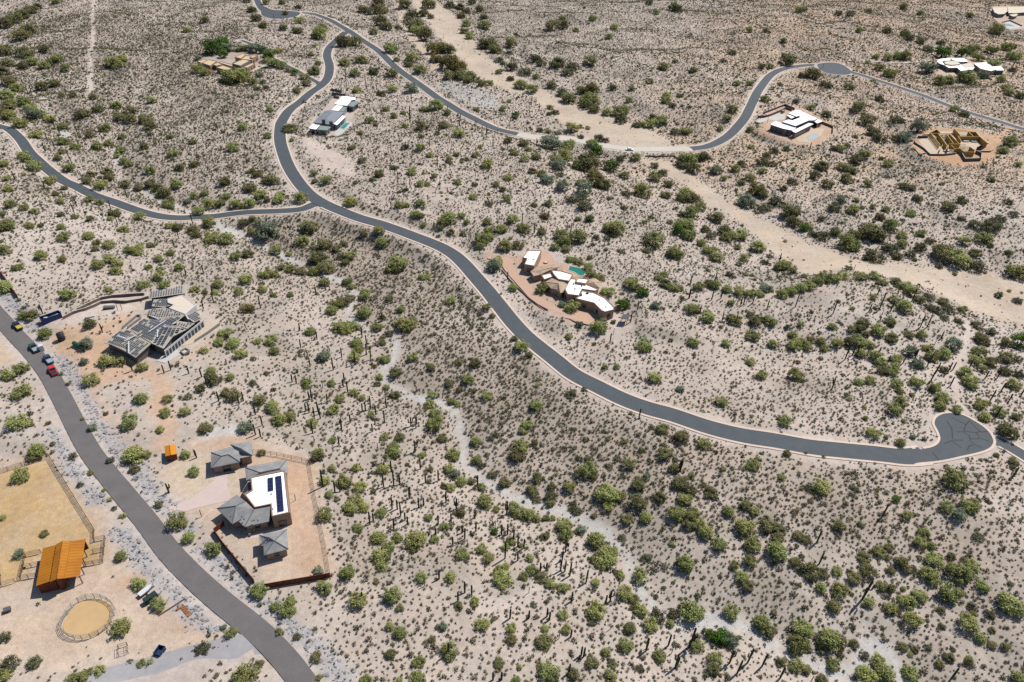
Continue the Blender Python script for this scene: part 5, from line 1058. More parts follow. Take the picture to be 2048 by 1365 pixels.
def pitched(parent, T, z0, pts, faces, m_, wall, ridges=(), eave_in=0.55, name='roof', eave=None, win=True, thick=0.22, **kw):
    """pitched roof: pts = {key: (x, y, height)}, faces = lists of keys, eave = keys round the outline"""
    P3 = {k: U(Z(*T, v[:2]), z0+v[2])[0] for k, v in pts.items()}
    keys = list(P3); vs = [P3[k] for k in keys]; ix_ = {k: i for i, k in enumerate(keys)}
    fs = [[ix_[k] for k in f] for f in faces]
    mb = MB(); mb.add(vs, fs)
    if eave:
        b0 = len(mb.v); mb.v += [(P3[k][0], P3[k][1], P3[k][2]-thick) for k in eave]; n = len(eave)
        for i in range(n): mb.f.append((ix_[eave[i]], ix_[eave[(i+1) % n]], b0+(i+1) % n, b0+i)); mb.mi.append(0)
    o = mb.build(name, m_, parent)
    for f in o.data.polygons:
        pass
    roof_uv(o)
    for r_ in ridges:
        pts_ = [tuple(P3[k]+np.array([0, 0, 0.03])) for k in r_]
        MB().tube(pts_, [0.13]*len(pts_), 5).build('ridge_cap', RIDGE if m_ is GREY_TILE else m_, parent)
    if eave:
        ring = ccw([P3[k][:2] for k in eave]); zt = min(P3[k][2] for k in eave)-0.12
        inn = inset(ring, eave_in); MB().prism(inn, z0-1.5, zt).build('wall', wall, parent)
        if win: openings(parent, inn, z0, zt-z0, **kw)
    return P3
def strip_wall(name, pts_w, h, th, m_, label, cat, below=0.6, group=None, parent=None, caps=None):
    """free-standing wall along ground points, one panel per stretch"""
    pts_w = np.asarray(pts_w); e = empty(name, tuple(pts_w.mean(0))) if parent is None else parent
    for a, b_ in zip(pts_w[:-1], pts_w[1:]):
        d = b_-a; L_ = np.hypot(d[0], d[1]); ang = math.atan2(d[1], d[0]); n_ = np.array([-d[1], d[0]])/L_*th/2
        vs = []
        for p, s_ in ((a, 1), (b_, 1), (b_, -1), (a, -1)): vs.append((p[0]+n_[0]*s_, p[1]+n_[1]*s_, p[2]-below))
        vs += [(v[0], v[1], v[2]+below+h) for v in vs]
        MB().add(vs, [(0, 1, 2, 3), (4, 5, 6, 7), (0, 1, 5, 4), (1, 2, 6, 5), (2, 3, 7, 6), (3, 0, 4, 7)]).build('panel', m_, e)
        if caps:
            vc = [(v[0], v[1], v[2]-0.02+(0.1 if i > 3 else 0)) for i, v in enumerate([*vs[4:], *vs[4:]])]
            MB().add(vc, [(0, 1, 2, 3), (4, 5, 6, 7), (0, 1, 5, 4), (1, 2, 6, 5), (2, 3, 7, 6), (3, 0, 4, 7)]).build('coping', caps, e)
    if parent is None: tag(e, label, cat, group)
    return e
def along(pts, step):
    pts = np.asarray(pts); d = np.concatenate([[0], np.cumsum(np.hypot(*np.diff(pts[:, :2], axis=0).T))]); n = max(1, round(d[-1]/step))
    s_ = np.linspace(0, d[-1], n+1); x = np.interp(s_, d, pts[:, 0]); y = np.interp(s_, d, pts[:, 1])
    return np.stack([x, y, H(x, y)], 1)
def rail_fence(name, px, step, h, m_, label, rails=3, r=0.055, closed=False, group=None, fill=None):
    w = R(px); w = np.vstack([w, w[:1]]) if closed else w
    q_ = []
    for a, b_ in zip(w[:-1], w[1:]):
        s_ = along(np.array([a, b_]), step); q_ += list(s_[:-1])
    q_.append(w[-1]); q_ = np.array(q_); q_[:, 2] = H(q_[:, 0], q_[:, 1])
    e = empty(name, tuple(q_[0])); pm_ = None
    for p in (q_[:-1] if closed else q_):
        if pm_ is None:
            o = MB().tube([(0, 0, -0.4), (0, 0, h+0.05)], [r*1.25, r*1.25], 6).build('post', m_, None); pm_ = o.data; o.location = p; o.parent = e; o.matrix_parent_inverse = e.matrix_world.inverted()
        else:
            o = bpy.data.objects.new('post', pm_); COL.objects.link(o); o.location = p; o.parent = e; o.matrix_parent_inverse = e.matrix_world.inverted()
    for k in range(rails):
        z = h*(k+1)/rails
        MB().tube([tuple(p+[0, 0, z]) for p in q_], [r]*len(q_), 5).build('rail', m_, e)
    if fill:
        mb = MB()
        for a, b_ in zip(q_[:-1], q_[1:]):
            for t in np.arange(0, 1, 0.16):
                p = a+(b_-a)*t; mb.box((p[0], p[1], p[2]+h*0.5), (0.03, 0.03, h*0.96))
        o = mb.build('pickets', fill, e); o['kind'] = 'stuff'
    tag(e, label, 'fence', group)
    return e
def thing(name, loc, label, cat, group=None, rz=0.0):
    e = empty(name, loc, rz); tag(e, label, cat, group); return e
def slab(name, T, pts, z, m_, label, thick=0.3, kind='structure'):
    return sheet(name, W(T, pts, z), m_, z, label, kind, thick)
def gz_at(T, pts):
    w = R(Z(*T, *pts)); return float(np.median(w[:, 2]))
def pool(T, pts, z, wmat, label, rim=PALECONC):
    """sunk basin: coping, shell and water"""
    w = ccw(W(T, pts, z)[:, :2]); e = thing('swimming_pool', (float(w[:, 0].mean()), float(w[:, 1].mean()), z), label, 'pool')
    o1 = inset(w, -0.35); n = len(w); vs = []; fs = []
    for i in range(n): vs += [(*o1[i], z-0.3), (*o1[i], z+0.08), (*w[i], z+0.08), (*w[i], z-0.1)]
    for i in range(n):
        j = (i+1) % n
        for t in range(3): fs.append((i*4+t, j*4+t, j*4+t+1, i*4+t+1))
    mb = MB(); mb.v = vs; mb.f = fs; mb.mi = [0]*len(fs); mb.build('coping', rim, e)
    sheet('water', [(x, y, 0) for x, y in inset(w, -0.02)], wmat, z+0.012, parent=e)
    return e
def vents(parent, T, pts, z, m_=STONE, r=0.22, h=0.45):
    for p in W(T, pts, z): MB().tube([(p[0], p[1], z-0.05), (p[0], p[1], z+h)], [r, r*0.9], 7).build('roof_vent', m_, parent)

# ------------------------------------------------------------------ the grey tiled house with its garage and casita
TA = (400, 860, 6.827); TA2 = (400, 1000, 6.827)
za = pad_w['house_a'][1]
hA = thing('grey_tiled_house', base_of(TA, [(700, 900), (900, 1000)], za), 'house with white flat roof, solar panels and grey hipped tile wings', 'house')
wmain, zt_ = flat_block(hA, TA, [(690,640),(1160,545),(1228,1125),(980,1182),(965,1015),(745,1060),(605,880),(705,820)], za, 4.6, STUCCO, WHITE_ROOF, 0.3, size=(1.6, 1.8), sill=0.4)
def solar_row(parent, T, p0, p1, n, wd, z, name='solar_panel'):
    a, b_ = W(T, [p0, p1], z); d = (b_-a); L_ = np.linalg.norm(d[:2]); ang = math.atan2(d[1], d[0])
    for i in range(n):
        c = a+d*(i+0.5)/n
        o = MB().box((c[0], c[1], z+0.02), (L_/n*0.992, wd, 0.05), ang).build(name, ALU, parent)
        MB().box((c[0], c[1], z+0.05), (L_/n*0.965, wd*0.97, 0.03), ang).build('cell_face', SOLAR, o)
solar_row(hA, TA, (960,655), (965,835), 4, 1.35, zt_-0.1); solar_row(hA, TA, (1068,632), (1103,1115), 10, 1.55, zt_-0.1)
pitched(hA, TA, za, {'a': (612,512,3.2), 'b': (1192,402,3.2), 'c': (1200,600,3.2), 'd': (630,692,3.2), 'r1': (815,585,4.5), 'r2': (1090,530,4.5)}, ['abr', 'x'] and [['a','b','r2','r1'], ['b','c','r2'], ['c','d','r1','r2'], ['d','a','r1']], GREY_TILE, STUCCO, [['a','r1'], ['r1','r2'], ['b','r2']], eave='abcd', most=2)
pitched(hA, TA, za, {'a': (230,1075,3.1), 'b': (500,888,3.1), 'c': (622,978,4.9), 'd': (737,1088,4.6), 'e': (957,1046,4.6), 'f': (947,1250,3.1), 'g': (610,1326,3.1), 'h': (520,1242,3.4), 'i': (440,1287,3.1), 'p': (490,1040,5.0)}, [['a','b','c','p'], ['a','p','i'], ['p','c','d','h'], ['p','h','i'], ['d','g','h'], ['d','e','f','g']], GREY_TILE, STUCCO, [['a','p'], ['p','i'], ['p','c'], ['d','g']], eave='abcdefghi', most=8, eave_in=0.8)
MB().prism(ccw(W(TA, [(575,845),(655,700),(700,700),(700,810),(600,880)], za+3.0)[:, :2]), za-1, za+3.0).build('entry_block', STUCCO, hA)
sheet('entry_skylight', W(TA, [(580,845),(650,720),(690,735),(690,805),(600,868)], za+3.05), GLASS, za+3.05, parent=hA)
vents(hA, TA, [(525,1050),(570,1195),(600,1225),(415,1185),(740,1240),(790,1240),(715,1250)], za+4.2, RIDGE, 0.16, 0.35); vents(hA, TA, [(978,880),(995,1085)], zt_-0.3, PALECONC)
gA = thing('detached_garage', base_of(TA, [(300, 400), (600, 300)], za), 'detached grey tiled garage beside the house with solar panels', 'garage')
pitched(gA, TA, za, {'a': (150,308,3.0), 'b': (415,236,3.0), 'q': (530,294,4.2), 'p': (385,336,4.6), 'o': (290,360,4.6), 'h': (148,520,3.0), 'g': (548,440,3.0)}, [['a','o','h'], ['h','o','p','g'], ['a','b','q','p','o'], ['p','q','g']], GREY_TILE, STUCCO, [['a','o'], ['o','h'], ['o','p'], ['p','g']], eave='abqgh', most=3, size=(2.4, 2.0), sill=0.2)
pitched(gA, TA, za, {'a': (415,204,3.2), 'b': (706,150,3.2), 'c': (716,354,3.2), 'd': (530,392,3.2), 'e': (505,300,3.4), 'r': (568,262,4.6), 's': (600,285,4.6)}, [['a','b','c','s','r'], ['a','r','e'], ['r','s','c','d','e']], GREY_TILE, STUCCO, [['a','r'], ['r','s'], ['s','c']], eave='abcde', most=2)
cA = thing('guest_casita', base_of(TA2, [(950, 560), (1100, 600)], za), 'small grey tiled casita standing alone in the walled yard', 'casita')
pitched(cA, TA2, za, {'a': (803,480,3.0), 'b': (1182,404,3.0), 'c': (1206,672,3.0), 'd': (872,756,3.0), 'e': (865,620,3.0), 'f': (805,632,3.0), 'p': (930,510,4.4), 'q': (1015,560,4.6)}, [['a','b','q','p'], ['b','c','q'], ['c','d','q'], ['d','e','f','a','p','q']], GREY_TILE, STUCCO, [['p','q'], ['q','c'], ['q','d'], ['q','b'], ['f','p']], eave='abcdef', most=3, size=(1.1, 1.0))
vents(cA, TA2, [(940,550)], za+4.2, RIDGE, 0.15, 0.3)
slab('driveway', TA, [(-420,1050),(-160,960),(-20,870),(190,700),(205,610),(375,600),(370,820),(430,920),(380,970),(200,1010),(-100,1080),(-400,1190)], za+0.06, PINKCONC, 'pinkish concrete drive up to the grey tiled house')
slab('patio', TA2, [(600,490),(1170,370),(1180,420),(830,480),(790,520),(640,545)], za+0.06, PINKCONC, 'pinkish patio slab between house and casita')
strip_wall('rusty_wall', R(Z(*TA2, (335,345),(200,455),(330,640),(470,810),(610,980),(745,1140))), 1.7, 0.12, RUST, 'rusty steel yard wall running along the worn road', 'wall')
strip_wall('rusty_wall', R(Z(*TA2, (885,1215),(1110,1175),(1320,1140),(1530,1105),(1650,1085),(1780,1060))), 1.8, 0.12, RUST, 'rusty steel yard wall closing the casita yard', 'wall')
rail_fence('rail_fence', Z(*TA2, (1780,1055),(1715,650),(1640,260),(1580,0),(1530,-300),(1490,-555)), 2.2, 1.5, RUST, 'brown steel post and rail fence beside the casita yard', 3, 0.045)
rail_fence('rail_fence', Z(*TA, (1490,460),(1390,430),(1250,405),(1050,360),(890,340),(725,320)), 2.2, 1.5, RUST, 'brown steel post and rail fence behind the garage', 3, 0.045)
def patio_set(T, p, z, label):
    c = W(T, [p], z)[0]; e = thing('patio_table', tuple(c), label, 'table'); MB().tube([(*c[:2], z+0.68), (*c[:2], z+0.74)], [0.6, 0.6], 12).build('tabletop', TANCONC, e); MB().tube([(*c[:2], z), (*c[:2], z+0.68)], [0.07, 0.06], 6).build('pedestal', STONE, e)
    for k in range(4):
        a = k*1.57+0.4; x, y = c[0]+1.0*math.cos(a), c[1]+1.0*math.sin(a)
        ch = thing('patio_chair', (x, y, z), 'cream patio chair drawn up to the round patio table', 'chair', 'patio chairs by the casita'); MB().box((x, y, z+0.42), (0.5, 0.5, 0.08), a).build('seat', CREAM_ROOF, ch); MB().box((x+0.24*math.cos(a), y+0.24*math.sin(a), z+0.7), (0.07, 0.5, 0.55), a).build('backrest', CREAM_ROOF, ch)
        for sx in (-1, 1):
            for sy in (-1, 1): MB().box((x+0.2*sx*math.cos(a)-0.2*sy*math.sin(a), y+0.2*sx*math.sin(a)+0.2*sy*math.cos(a), z+0.2), (0.05, 0.05, 0.4), a).build('leg', STONE, ch)
patio_set(TA2, (680,445), za+0.06, 'round patio table behind the grey tiled house')
GRN = mat('green_turf_mat', alb(92, 128, 62), 0.9, 0.1, 3)
o = sheet('green_mat', W(TA2, [(585,915),(605,905),(643,955),(622,970)], za+0.08), GRN, za+0.1, 'small green mat by the rusty yard wall', 'thing', 0.06); tag(o, None, 'mat')
# orange shed
ORANGE = mat('orange_shed_sheet', alb(232, 148, 30), 0.7, 0.08, 0.8, stripes=(0.5, 0.12, 'X', 'uv'))
zs = gz_at((0, 450, S3), [(1000, 1340)])
sh_ = thing('orange_shed', base_of((0,450,S3), [(1000,1320)], zs), 'small bright orange shed near the detached garage', 'shed')
pitched(sh_, (0,450,S3), zs, {'a': (963,1296,2.2), 'b': (1025,1284,2.2), 'c': (1034,1340,2.2), 'd': (967,1354,2.2), 'p': (994,1290,2.75), 'q': (1000,1347,2.75)}, [['a','p','q','d'], ['p','b','c','q']], ORANGE, RUST, [['p','q']], eave='apbcqd', eave_in=0.2, win=False)
dd = W((0,450,S3), [(1000,1347)], zs)[0]; MB().box((dd[0], dd[1]-0.4, zs+0.9), (0.9, 0.1, 1.8)).build('door', DARK_WOOD, sh_)

# ------------------------------------------------------------------ the barn and its yards
TB = (0, 1040, 5.689)
zb = pad_w['barn'][1]
bn = thing('orange_roofed_barn', base_of(TB, [(680, 480)], zb), 'open barn with raised middle and rust-orange sheet roof', 'barn')
for nm, fz in (('lean_roof', {'a': (488,322,3.2), 'b': (642,286,4.0), 'c': (578,698,4.0), 'd': (408,752,3.2)}), ('lean_roof', {'a': (800,246,4.0), 'b': (973,217,3.2), 'c': (905,638,3.2), 'd': (724,668,4.0)})):
    P3 = {k: U(Z(*TB, v[:2]), zb+v[2])[0] for k, v in fz.items()}; mb = MB(); vs = [P3[k] for k in 'abcd']; mb.add(vs+[v-[0, 0, 0.12] for v in vs], [(0, 1, 2, 3), (4, 5, 6, 7), (0, 1, 5, 4), (1, 2, 6, 5), (2, 3, 7, 6), (3, 0, 4, 7)]); o = mb.build(nm, RUST_ROOF, bn); roof_uv(o)
pitched(bn, TB, zb, {'a': (640,276,4.5), 'p': (714,240,5.3), 'b': (802,238,4.5), 'c': (726,664,4.5), 'q': (648,672,5.3), 'd': (568,706,4.5)}, [['a','p','q','d'], ['p','b','c','q']], RUST_ROOF, RUST, [['p','q']], name='monitor_roof', eave='apbcqd', eave_in=0.9, win=False)
ft = W(TB, [(488,322),(973,217),(905,638),(408,752)], zb+3.2)[:, :2]
for t in (0, 0.33, 0.66, 1.0):
    for u in (0, 0.25, 0.5, 0.75, 1):
        p = (ft[0]*(1-t)+ft[1]*t)*(1-u)+(ft[3]*(1-t)+ft[2]*t)*u; c = ft.mean(0); p = c+(p-c)*0.95
        MB().box((p[0], p[1], zb+1.5), (0.16, 0.16, 3.2)).build('post', RUST, bn)
def wall_between(parent, a, b_, z0, h, m_, name='wall', th=0.1):
    d = b_-a; L_ = np.hypot(*d); MB().box(((a[0]+b_[0])/2, (a[1]+b_[1])/2, z0+h/2-0.3), (L_, th, h+0.6), math.atan2(d[1], d[0])).build(name, m_, parent)
ftc = ft.mean(0)+(ft-ft.mean(0))*0.95
wall_between(bn, ftc[0], ftc[1], zb, 3.0, RUST, 'back_wall'); wall_between(bn, ftc[3], ftc[3]+(ftc[2]-ftc[3])*0.42, zb, 2.9, RUST, 'front_wall'); wall_between(bn, ftc[0], ftc[3], zb, 1.3, DARK_WOOD, 'side_wall')
T8 = (0, 890, 4.707)
rail_fence('arena_fence', Z(*T8, (-60,285),(470,125),(890,810),(890,915)), 3.0, 1.5, PIPE, 'brown pipe rail fence round the big riding arena', 4, 0.05)
rail_fence('arena_fence', Z(*T8, (-10,1040),(20,1335),(145,1297)), 3.0, 1.5, PIPE, 'brown pipe rail fence on the far end of the arena', 3, 0.05)
rail_fence('paddock_fence', Z(*T8, (890,912),(995,885),(972,1110),(790,1145)), 2.2, 1.5, PIPE, 'pipe rail paddock fence between barn and worn road', 4, 0.05)
rail_fence('paddock_fence', Z(*T8, (880,1020),(980,1000)), 2.0, 1.4, PIPE, 'short pipe rail dividing the barn paddock', 3, 0.05)
rail_fence('paddock_fence', Z(*T8, (390,1020),(245,1055),(195,1270),(345,1245)), 2.2, 1.5, PIPE, 'pipe rail pen fence against the barn and arena', 4, 0.05)
rail_fence('paddock_fence', Z(*T8, (222,1165),(370,1135)), 2.0, 1.4, PIPE, 'pipe rail splitting the two barn pens', 3, 0.05)
ROUND = [(1310,1020),(1230,930),(1090,890),(930,920),(830,1000),(740,1120),(700,1200),(720,1285),(800,1345),(930,1365),(1080,1330),(1220,1240),(1290,1130)]
rp = smooth_line(R(Z(*TB, *ROUND)), 1.6, closed=True)
pz_ = pad_w['round_pen'][1]; RSAND = mat('round_pen_sand', alb(217, 183, 134), 0.95, 0.12, 0.7)
oo = sheet('round_pen_sand', np.column_stack([inset(ccw(rp[:, :2]), 0.25), np.zeros(len(rp))]), RSAND, pz_+0.10, 'ochre sand floor of the round pen', thick=0.5)
rail_fence('round_pen', [tuple(q_) for q_ in project(rp)], 1.6, 1.7, PALE_PIPE, 'round pen of pipe panels on the ranch yard', 4, 0.05, closed=True)
# yard clutter
def yard_box(name, px, size, rz, m_, label, cat, lid=None):
    p = R([px])[0]; e = thing(name, tuple(p), label, cat); MB().box((p[0], p[1], p[2]+size[2]/2), size, rz).build('body', m_, e)
    MB().box((p[0], p[1], p[2]+size[2]+0.04), (size[0]*1.05, size[1]*1.05, 0.08), rz).build('lid', lid or m_, e); return e
def dumpster(px, size, rz, m_, label, load=None):
    p = R([px])[0]; e = thing('dumpster', tuple(p), label, 'dumpster'); lx, ly, lz = size; M = Matrix.Translation(Vector(p)) @ Matrix.Rotation(rz, 4, 'Z')
    MB().box((0, 0, 0.15), (lx, ly, 0.12), M=M).build('floor_plate', m_, e)
    for s_ in (-1, 1):
        MB().box((0, s_*ly/2, lz/2+0.1), (lx, 0.08, lz), M=M).build('side', m_, e); MB().box((s_*lx/2, 0, lz/2+0.1), (0.08, ly, lz), M=M).build('end', m_, e); MB().box((0, s_*ly/2, lz+0.1), (lx+0.1, 0.16, 0.12), M=M).build('rim', m_, e)
        for k in range(int(lx/0.9)): MB().box((-lx/2+0.5+k*0.9, s_*(ly/2+0.06), lz/2+0.1), (0.1, 0.08, lz*0.9), M=M).build('rib', m_, e)
    if load:
        rg = np.random.default_rng(3)
        for k in range(16): MB().box((rg.uniform(-lx*0.42, lx*0.42), rg.uniform(-ly*0.35, ly*0.35), lz*0.55+rg.uniform(0, 0.25)), (rg.uniform(0.5, 1.4), rg.uniform(0.2, 0.6), 0.15), M=M @ Matrix.Rotation(rg.uniform(-0.4, 0.4), 4, 'Z')).build('debris', load[k % 2], e)
    return e
BLUE = mat('blue_dumpster_paint', alb(42, 70, 128), 0.5, 0.15, 2); NAVY = mat('dark_blue_paint', alb(36, 66, 104), 0.5, 0.12, 2); MAROON = mat('brown_container_paint', alb(108, 64, 52), 0.6, 0.12, 2)
def road_heading(px_a, px_b):
    a, b_ = R([px_a, px_b]); return math.atan2(b_[1]-a[1], b_[0]-a[0])
dumpster((104,640), (6.2, 2.4, 1.9), road_heading((88,645),(120,632)), BLUE, 'long blue roll-off dumpster full of debris by the curved drive', (PALECONC, TANCONC))
dumpster((321,1306), (2.0, 1.4, 1.1), road_heading((316,1312),(326,1298)), NAVY, 'small dark blue dumpster near the broken side lane')
BLACKP = mat('black_tank_plastic', alb(64, 60, 66), 0.5, 0.1, 2)
p = R([(124, 680)])[0]; e = thing('water_tank', tuple(p), 'black upright water tank beside the unfinished house', 'tank')
MB().tube([(p[0], p[1], p[2]-0.1), (p[0], p[1], p[2]+2.6)], [1.15, 1.15], 20).build('body', BLACKP, e, True); MB().tube([(p[0], p[1], p[2]+2.6), (p[0], p[1], p[2]+2.85), (p[0], p[1], p[2]+2.9)], [1.15, 0.6, 0.25], 20).build('dome', BLACKP, e, True); MB().tube([(p[0], p[1], p[2]+2.88), (p[0], p[1], p[2]+2.98)], [0.28, 0.28], 12).build('hatch', BLACKP, e)
GREENT = mat('green_tank_paint', alb(38, 96, 62), 0.5, 0.12, 2)
a, b_ = R([(148, 690), (168, 701)]); e = thing('propane_tank', tuple(a), 'green cylinder tank lying by a tree near the black tank', 'tank')
MB().tube([tuple(a+[0, 0, 0.9]), tuple(a*0.93+b_*0.07+[0, 0, 0.9]), tuple(a*0.07+b_*0.93+[0, 0, 0.9]), tuple(b_+[0, 0, 0.9])], [0.3, 0.72, 0.72, 0.3], 14).build('shell', GREENT, e, True)
for t in (0.25, 0.75):
    c = a*(1-t)+b_*t; MB().box((c[0], c[1], c[2]+0.15), (0.25, 1.1, 0.5), math.atan2((b_-a)[1], (b_-a)[0])).build('saddle', BLOCK, e)
WHITEP = mat('white_cabin_paint', alb(235, 235, 238), 0.5, 0.05, 2)
e = yard_box('portable_toilet', (85, 702), (1.3, 1.3, 2.2), 0.7, WHITEP, 'white portable toilet cabin behind the green pickup', 'portable toilet')
PALLET = mat('brown_deck_boards', alb(168, 110, 72), 0.85, 0.12, 3)
pw = R(Z(0, 899, S3, (1045,918),(1070,905),(1128,965),(1102,985))); e = thing('timber_platform', tuple(pw.mean(0)), 'brown plank platform on the ranch yard by the rocks', 'platform')
for k in range(7):
    t0, t1 = k/7, (k+0.88)/7; f_ = lambda t, s_: (pw[0]*(1-t)+pw[3]*t) if s_ == 0 else (pw[1]*(1-t)+pw[2]*t)
    q_ = [f_(t0, 0), f_(t0, 1), f_(t1, 1), f_(t1, 0)]; zq = float(pw[:, 2].max())
    MB().prism(ccw([v[:2] for v in q_]), zq-0.3, zq+0.16).build('plank', PALLET, e)
yard_box('timber_box', Z(0, 899, S3, (1042, 938))[0], (0.7, 0.5, 0.3), 0.9, PALLET, 'small brown timber box beside the plank platform', 'box')
wl_ = R(Z(0, 899, S3, (930,975),(1010,925),(1090,872))); strip_wall('timber_edge', wl_, 0.3, 0.25, DARK_WOOD, 'low dark timber edge by the plank platform', 'edging', 0.3)
rail_fence('small_pen', Z(0, 899, S3, (695,1165),(748,1148),(752,1195),(697,1212)), 1.6, 1.3, DARK_WOOD, 'little square timber pen below the round pen', 2, 0.05, closed=True)
yard_box('feed_bin', Z(*TB, (90, 1040))[0], (1.3, 1.1, 0.8), 0.5, STONE, 'grey feed bin on the ranch yard', 'bin')
def trailer_boat():
    p = R([Z(*TB, (1665, 830))[0]])[0]; rz = road_heading(Z(*TB, (1620,860))[0], Z(*TB, (1710,790))[0]); M = Matrix.Translation(Vector(p)) @ Matrix.Rotation(rz, 4, 'Z')
    e = thing('white_boat', tuple(p), 'white boat with blue side stripe on its trailer', 'boat'); hull = MB(); st = MB()
    M = M @ Matrix.Scale(0.62, 4)
    sec = [(-2.6, 0.95, 0.55), (-1.2, 1.05, 0.5), (0.6, 1.0, 0.5), (1.9, 0.65, 0.6), (2.7, 0.08, 0.85)]; vs = []
    for x, hw, zl in sec: vs += [M @ Vector((x, -hw, 1.45)), M @ Vector((x, -hw*0.75, 0.95)), M @ Vector((x, 0, zl)), M @ Vector((x, hw*0.75, 0.95)), M @ Vector((x, hw, 1.45))]
    fs = []
    for i in range(4):
        for j in range(4): fs.append((i*5+j, i*5+j+1, (i+1)*5+j+1, (i+1)*5+j))
    hull.add(vs, fs+[(0, 1, 2, 3, 4)]); hull.build('hull', BLUE, e)
    dk = [M @ Vector((x, s_*hw, 1.5)) for s_ in (-1, 1) for x, hw, zl in (sec if s_ < 0 else sec[::-1])]; st.add(dk+[v+Vector((0, 0, 0.22)) for v in dk], [tuple(range(10)), tuple(range(10, 20))]+[(i, (i+1) % 10, 10+(i+1) % 10, 10+i) for i in range(10)]); st.build('cover', WHITEP, e)
    for s_ in (-1, 1): MB().tube([tuple(M @ Vector((-0.4, s_*0.95, 0.32))), tuple(M @ Vector((-0.4, s_*1.15, 0.32)))], [0.2, 0.2], 12).build('wheel', BLACKP, e)
    MB().box((0.3, 0, 0.45), (6.0, 0.5, 0.12), M=M).build('trailer_frame', STONE, e)
trailer_boat()
def cargo_trailer():
    p = R([Z(*TB, (1725, 915))[0]])[0]; rz = road_heading(Z(*TB, (1680,930))[0], Z(*TB, (1770,870))[0]); M = Matrix.Translation(Vector(p)) @ Matrix.Rotation(rz, 4, 'Z'); DG = mat('dark_green_trailer_paint', alb(44, 66, 62), 0.5, 0.1, 2)
    M = M @ Matrix.Scale(0.72, 4)
    e = thing('horse_trailer', tuple(p), 'dark green horse trailer parked beside the white boat', 'trailer'); MB().box((0, 0, 1.4), (4.2, 1.9, 1.7), M=M, taper=0.94).build('body', DG, e); MB().box((2.6, 0, 0.5), (1.4, 0.2, 0.12), M=M).build('drawbar', STONE, e); MB().box((-2.1, 0, 1.35), (0.06, 1.5, 1.5), M=M).build('rear_door', STONE, e)
    for s_ in (-1, 1):
        for x in (-0.6, 0.2): MB().tube([tuple(M @ Vector((x, s_*0.85, 0.35))), tuple(M @ Vector((x, s_*1.05, 0.35)))], [0.25, 0.25], 12).build('wheel', BLACKP, e)
        MB().box((1.2, s_*0.94, 1.8), (1.2, 0.05, 0.4), M=M).build('window', GLASS, e)
cargo_trailer()

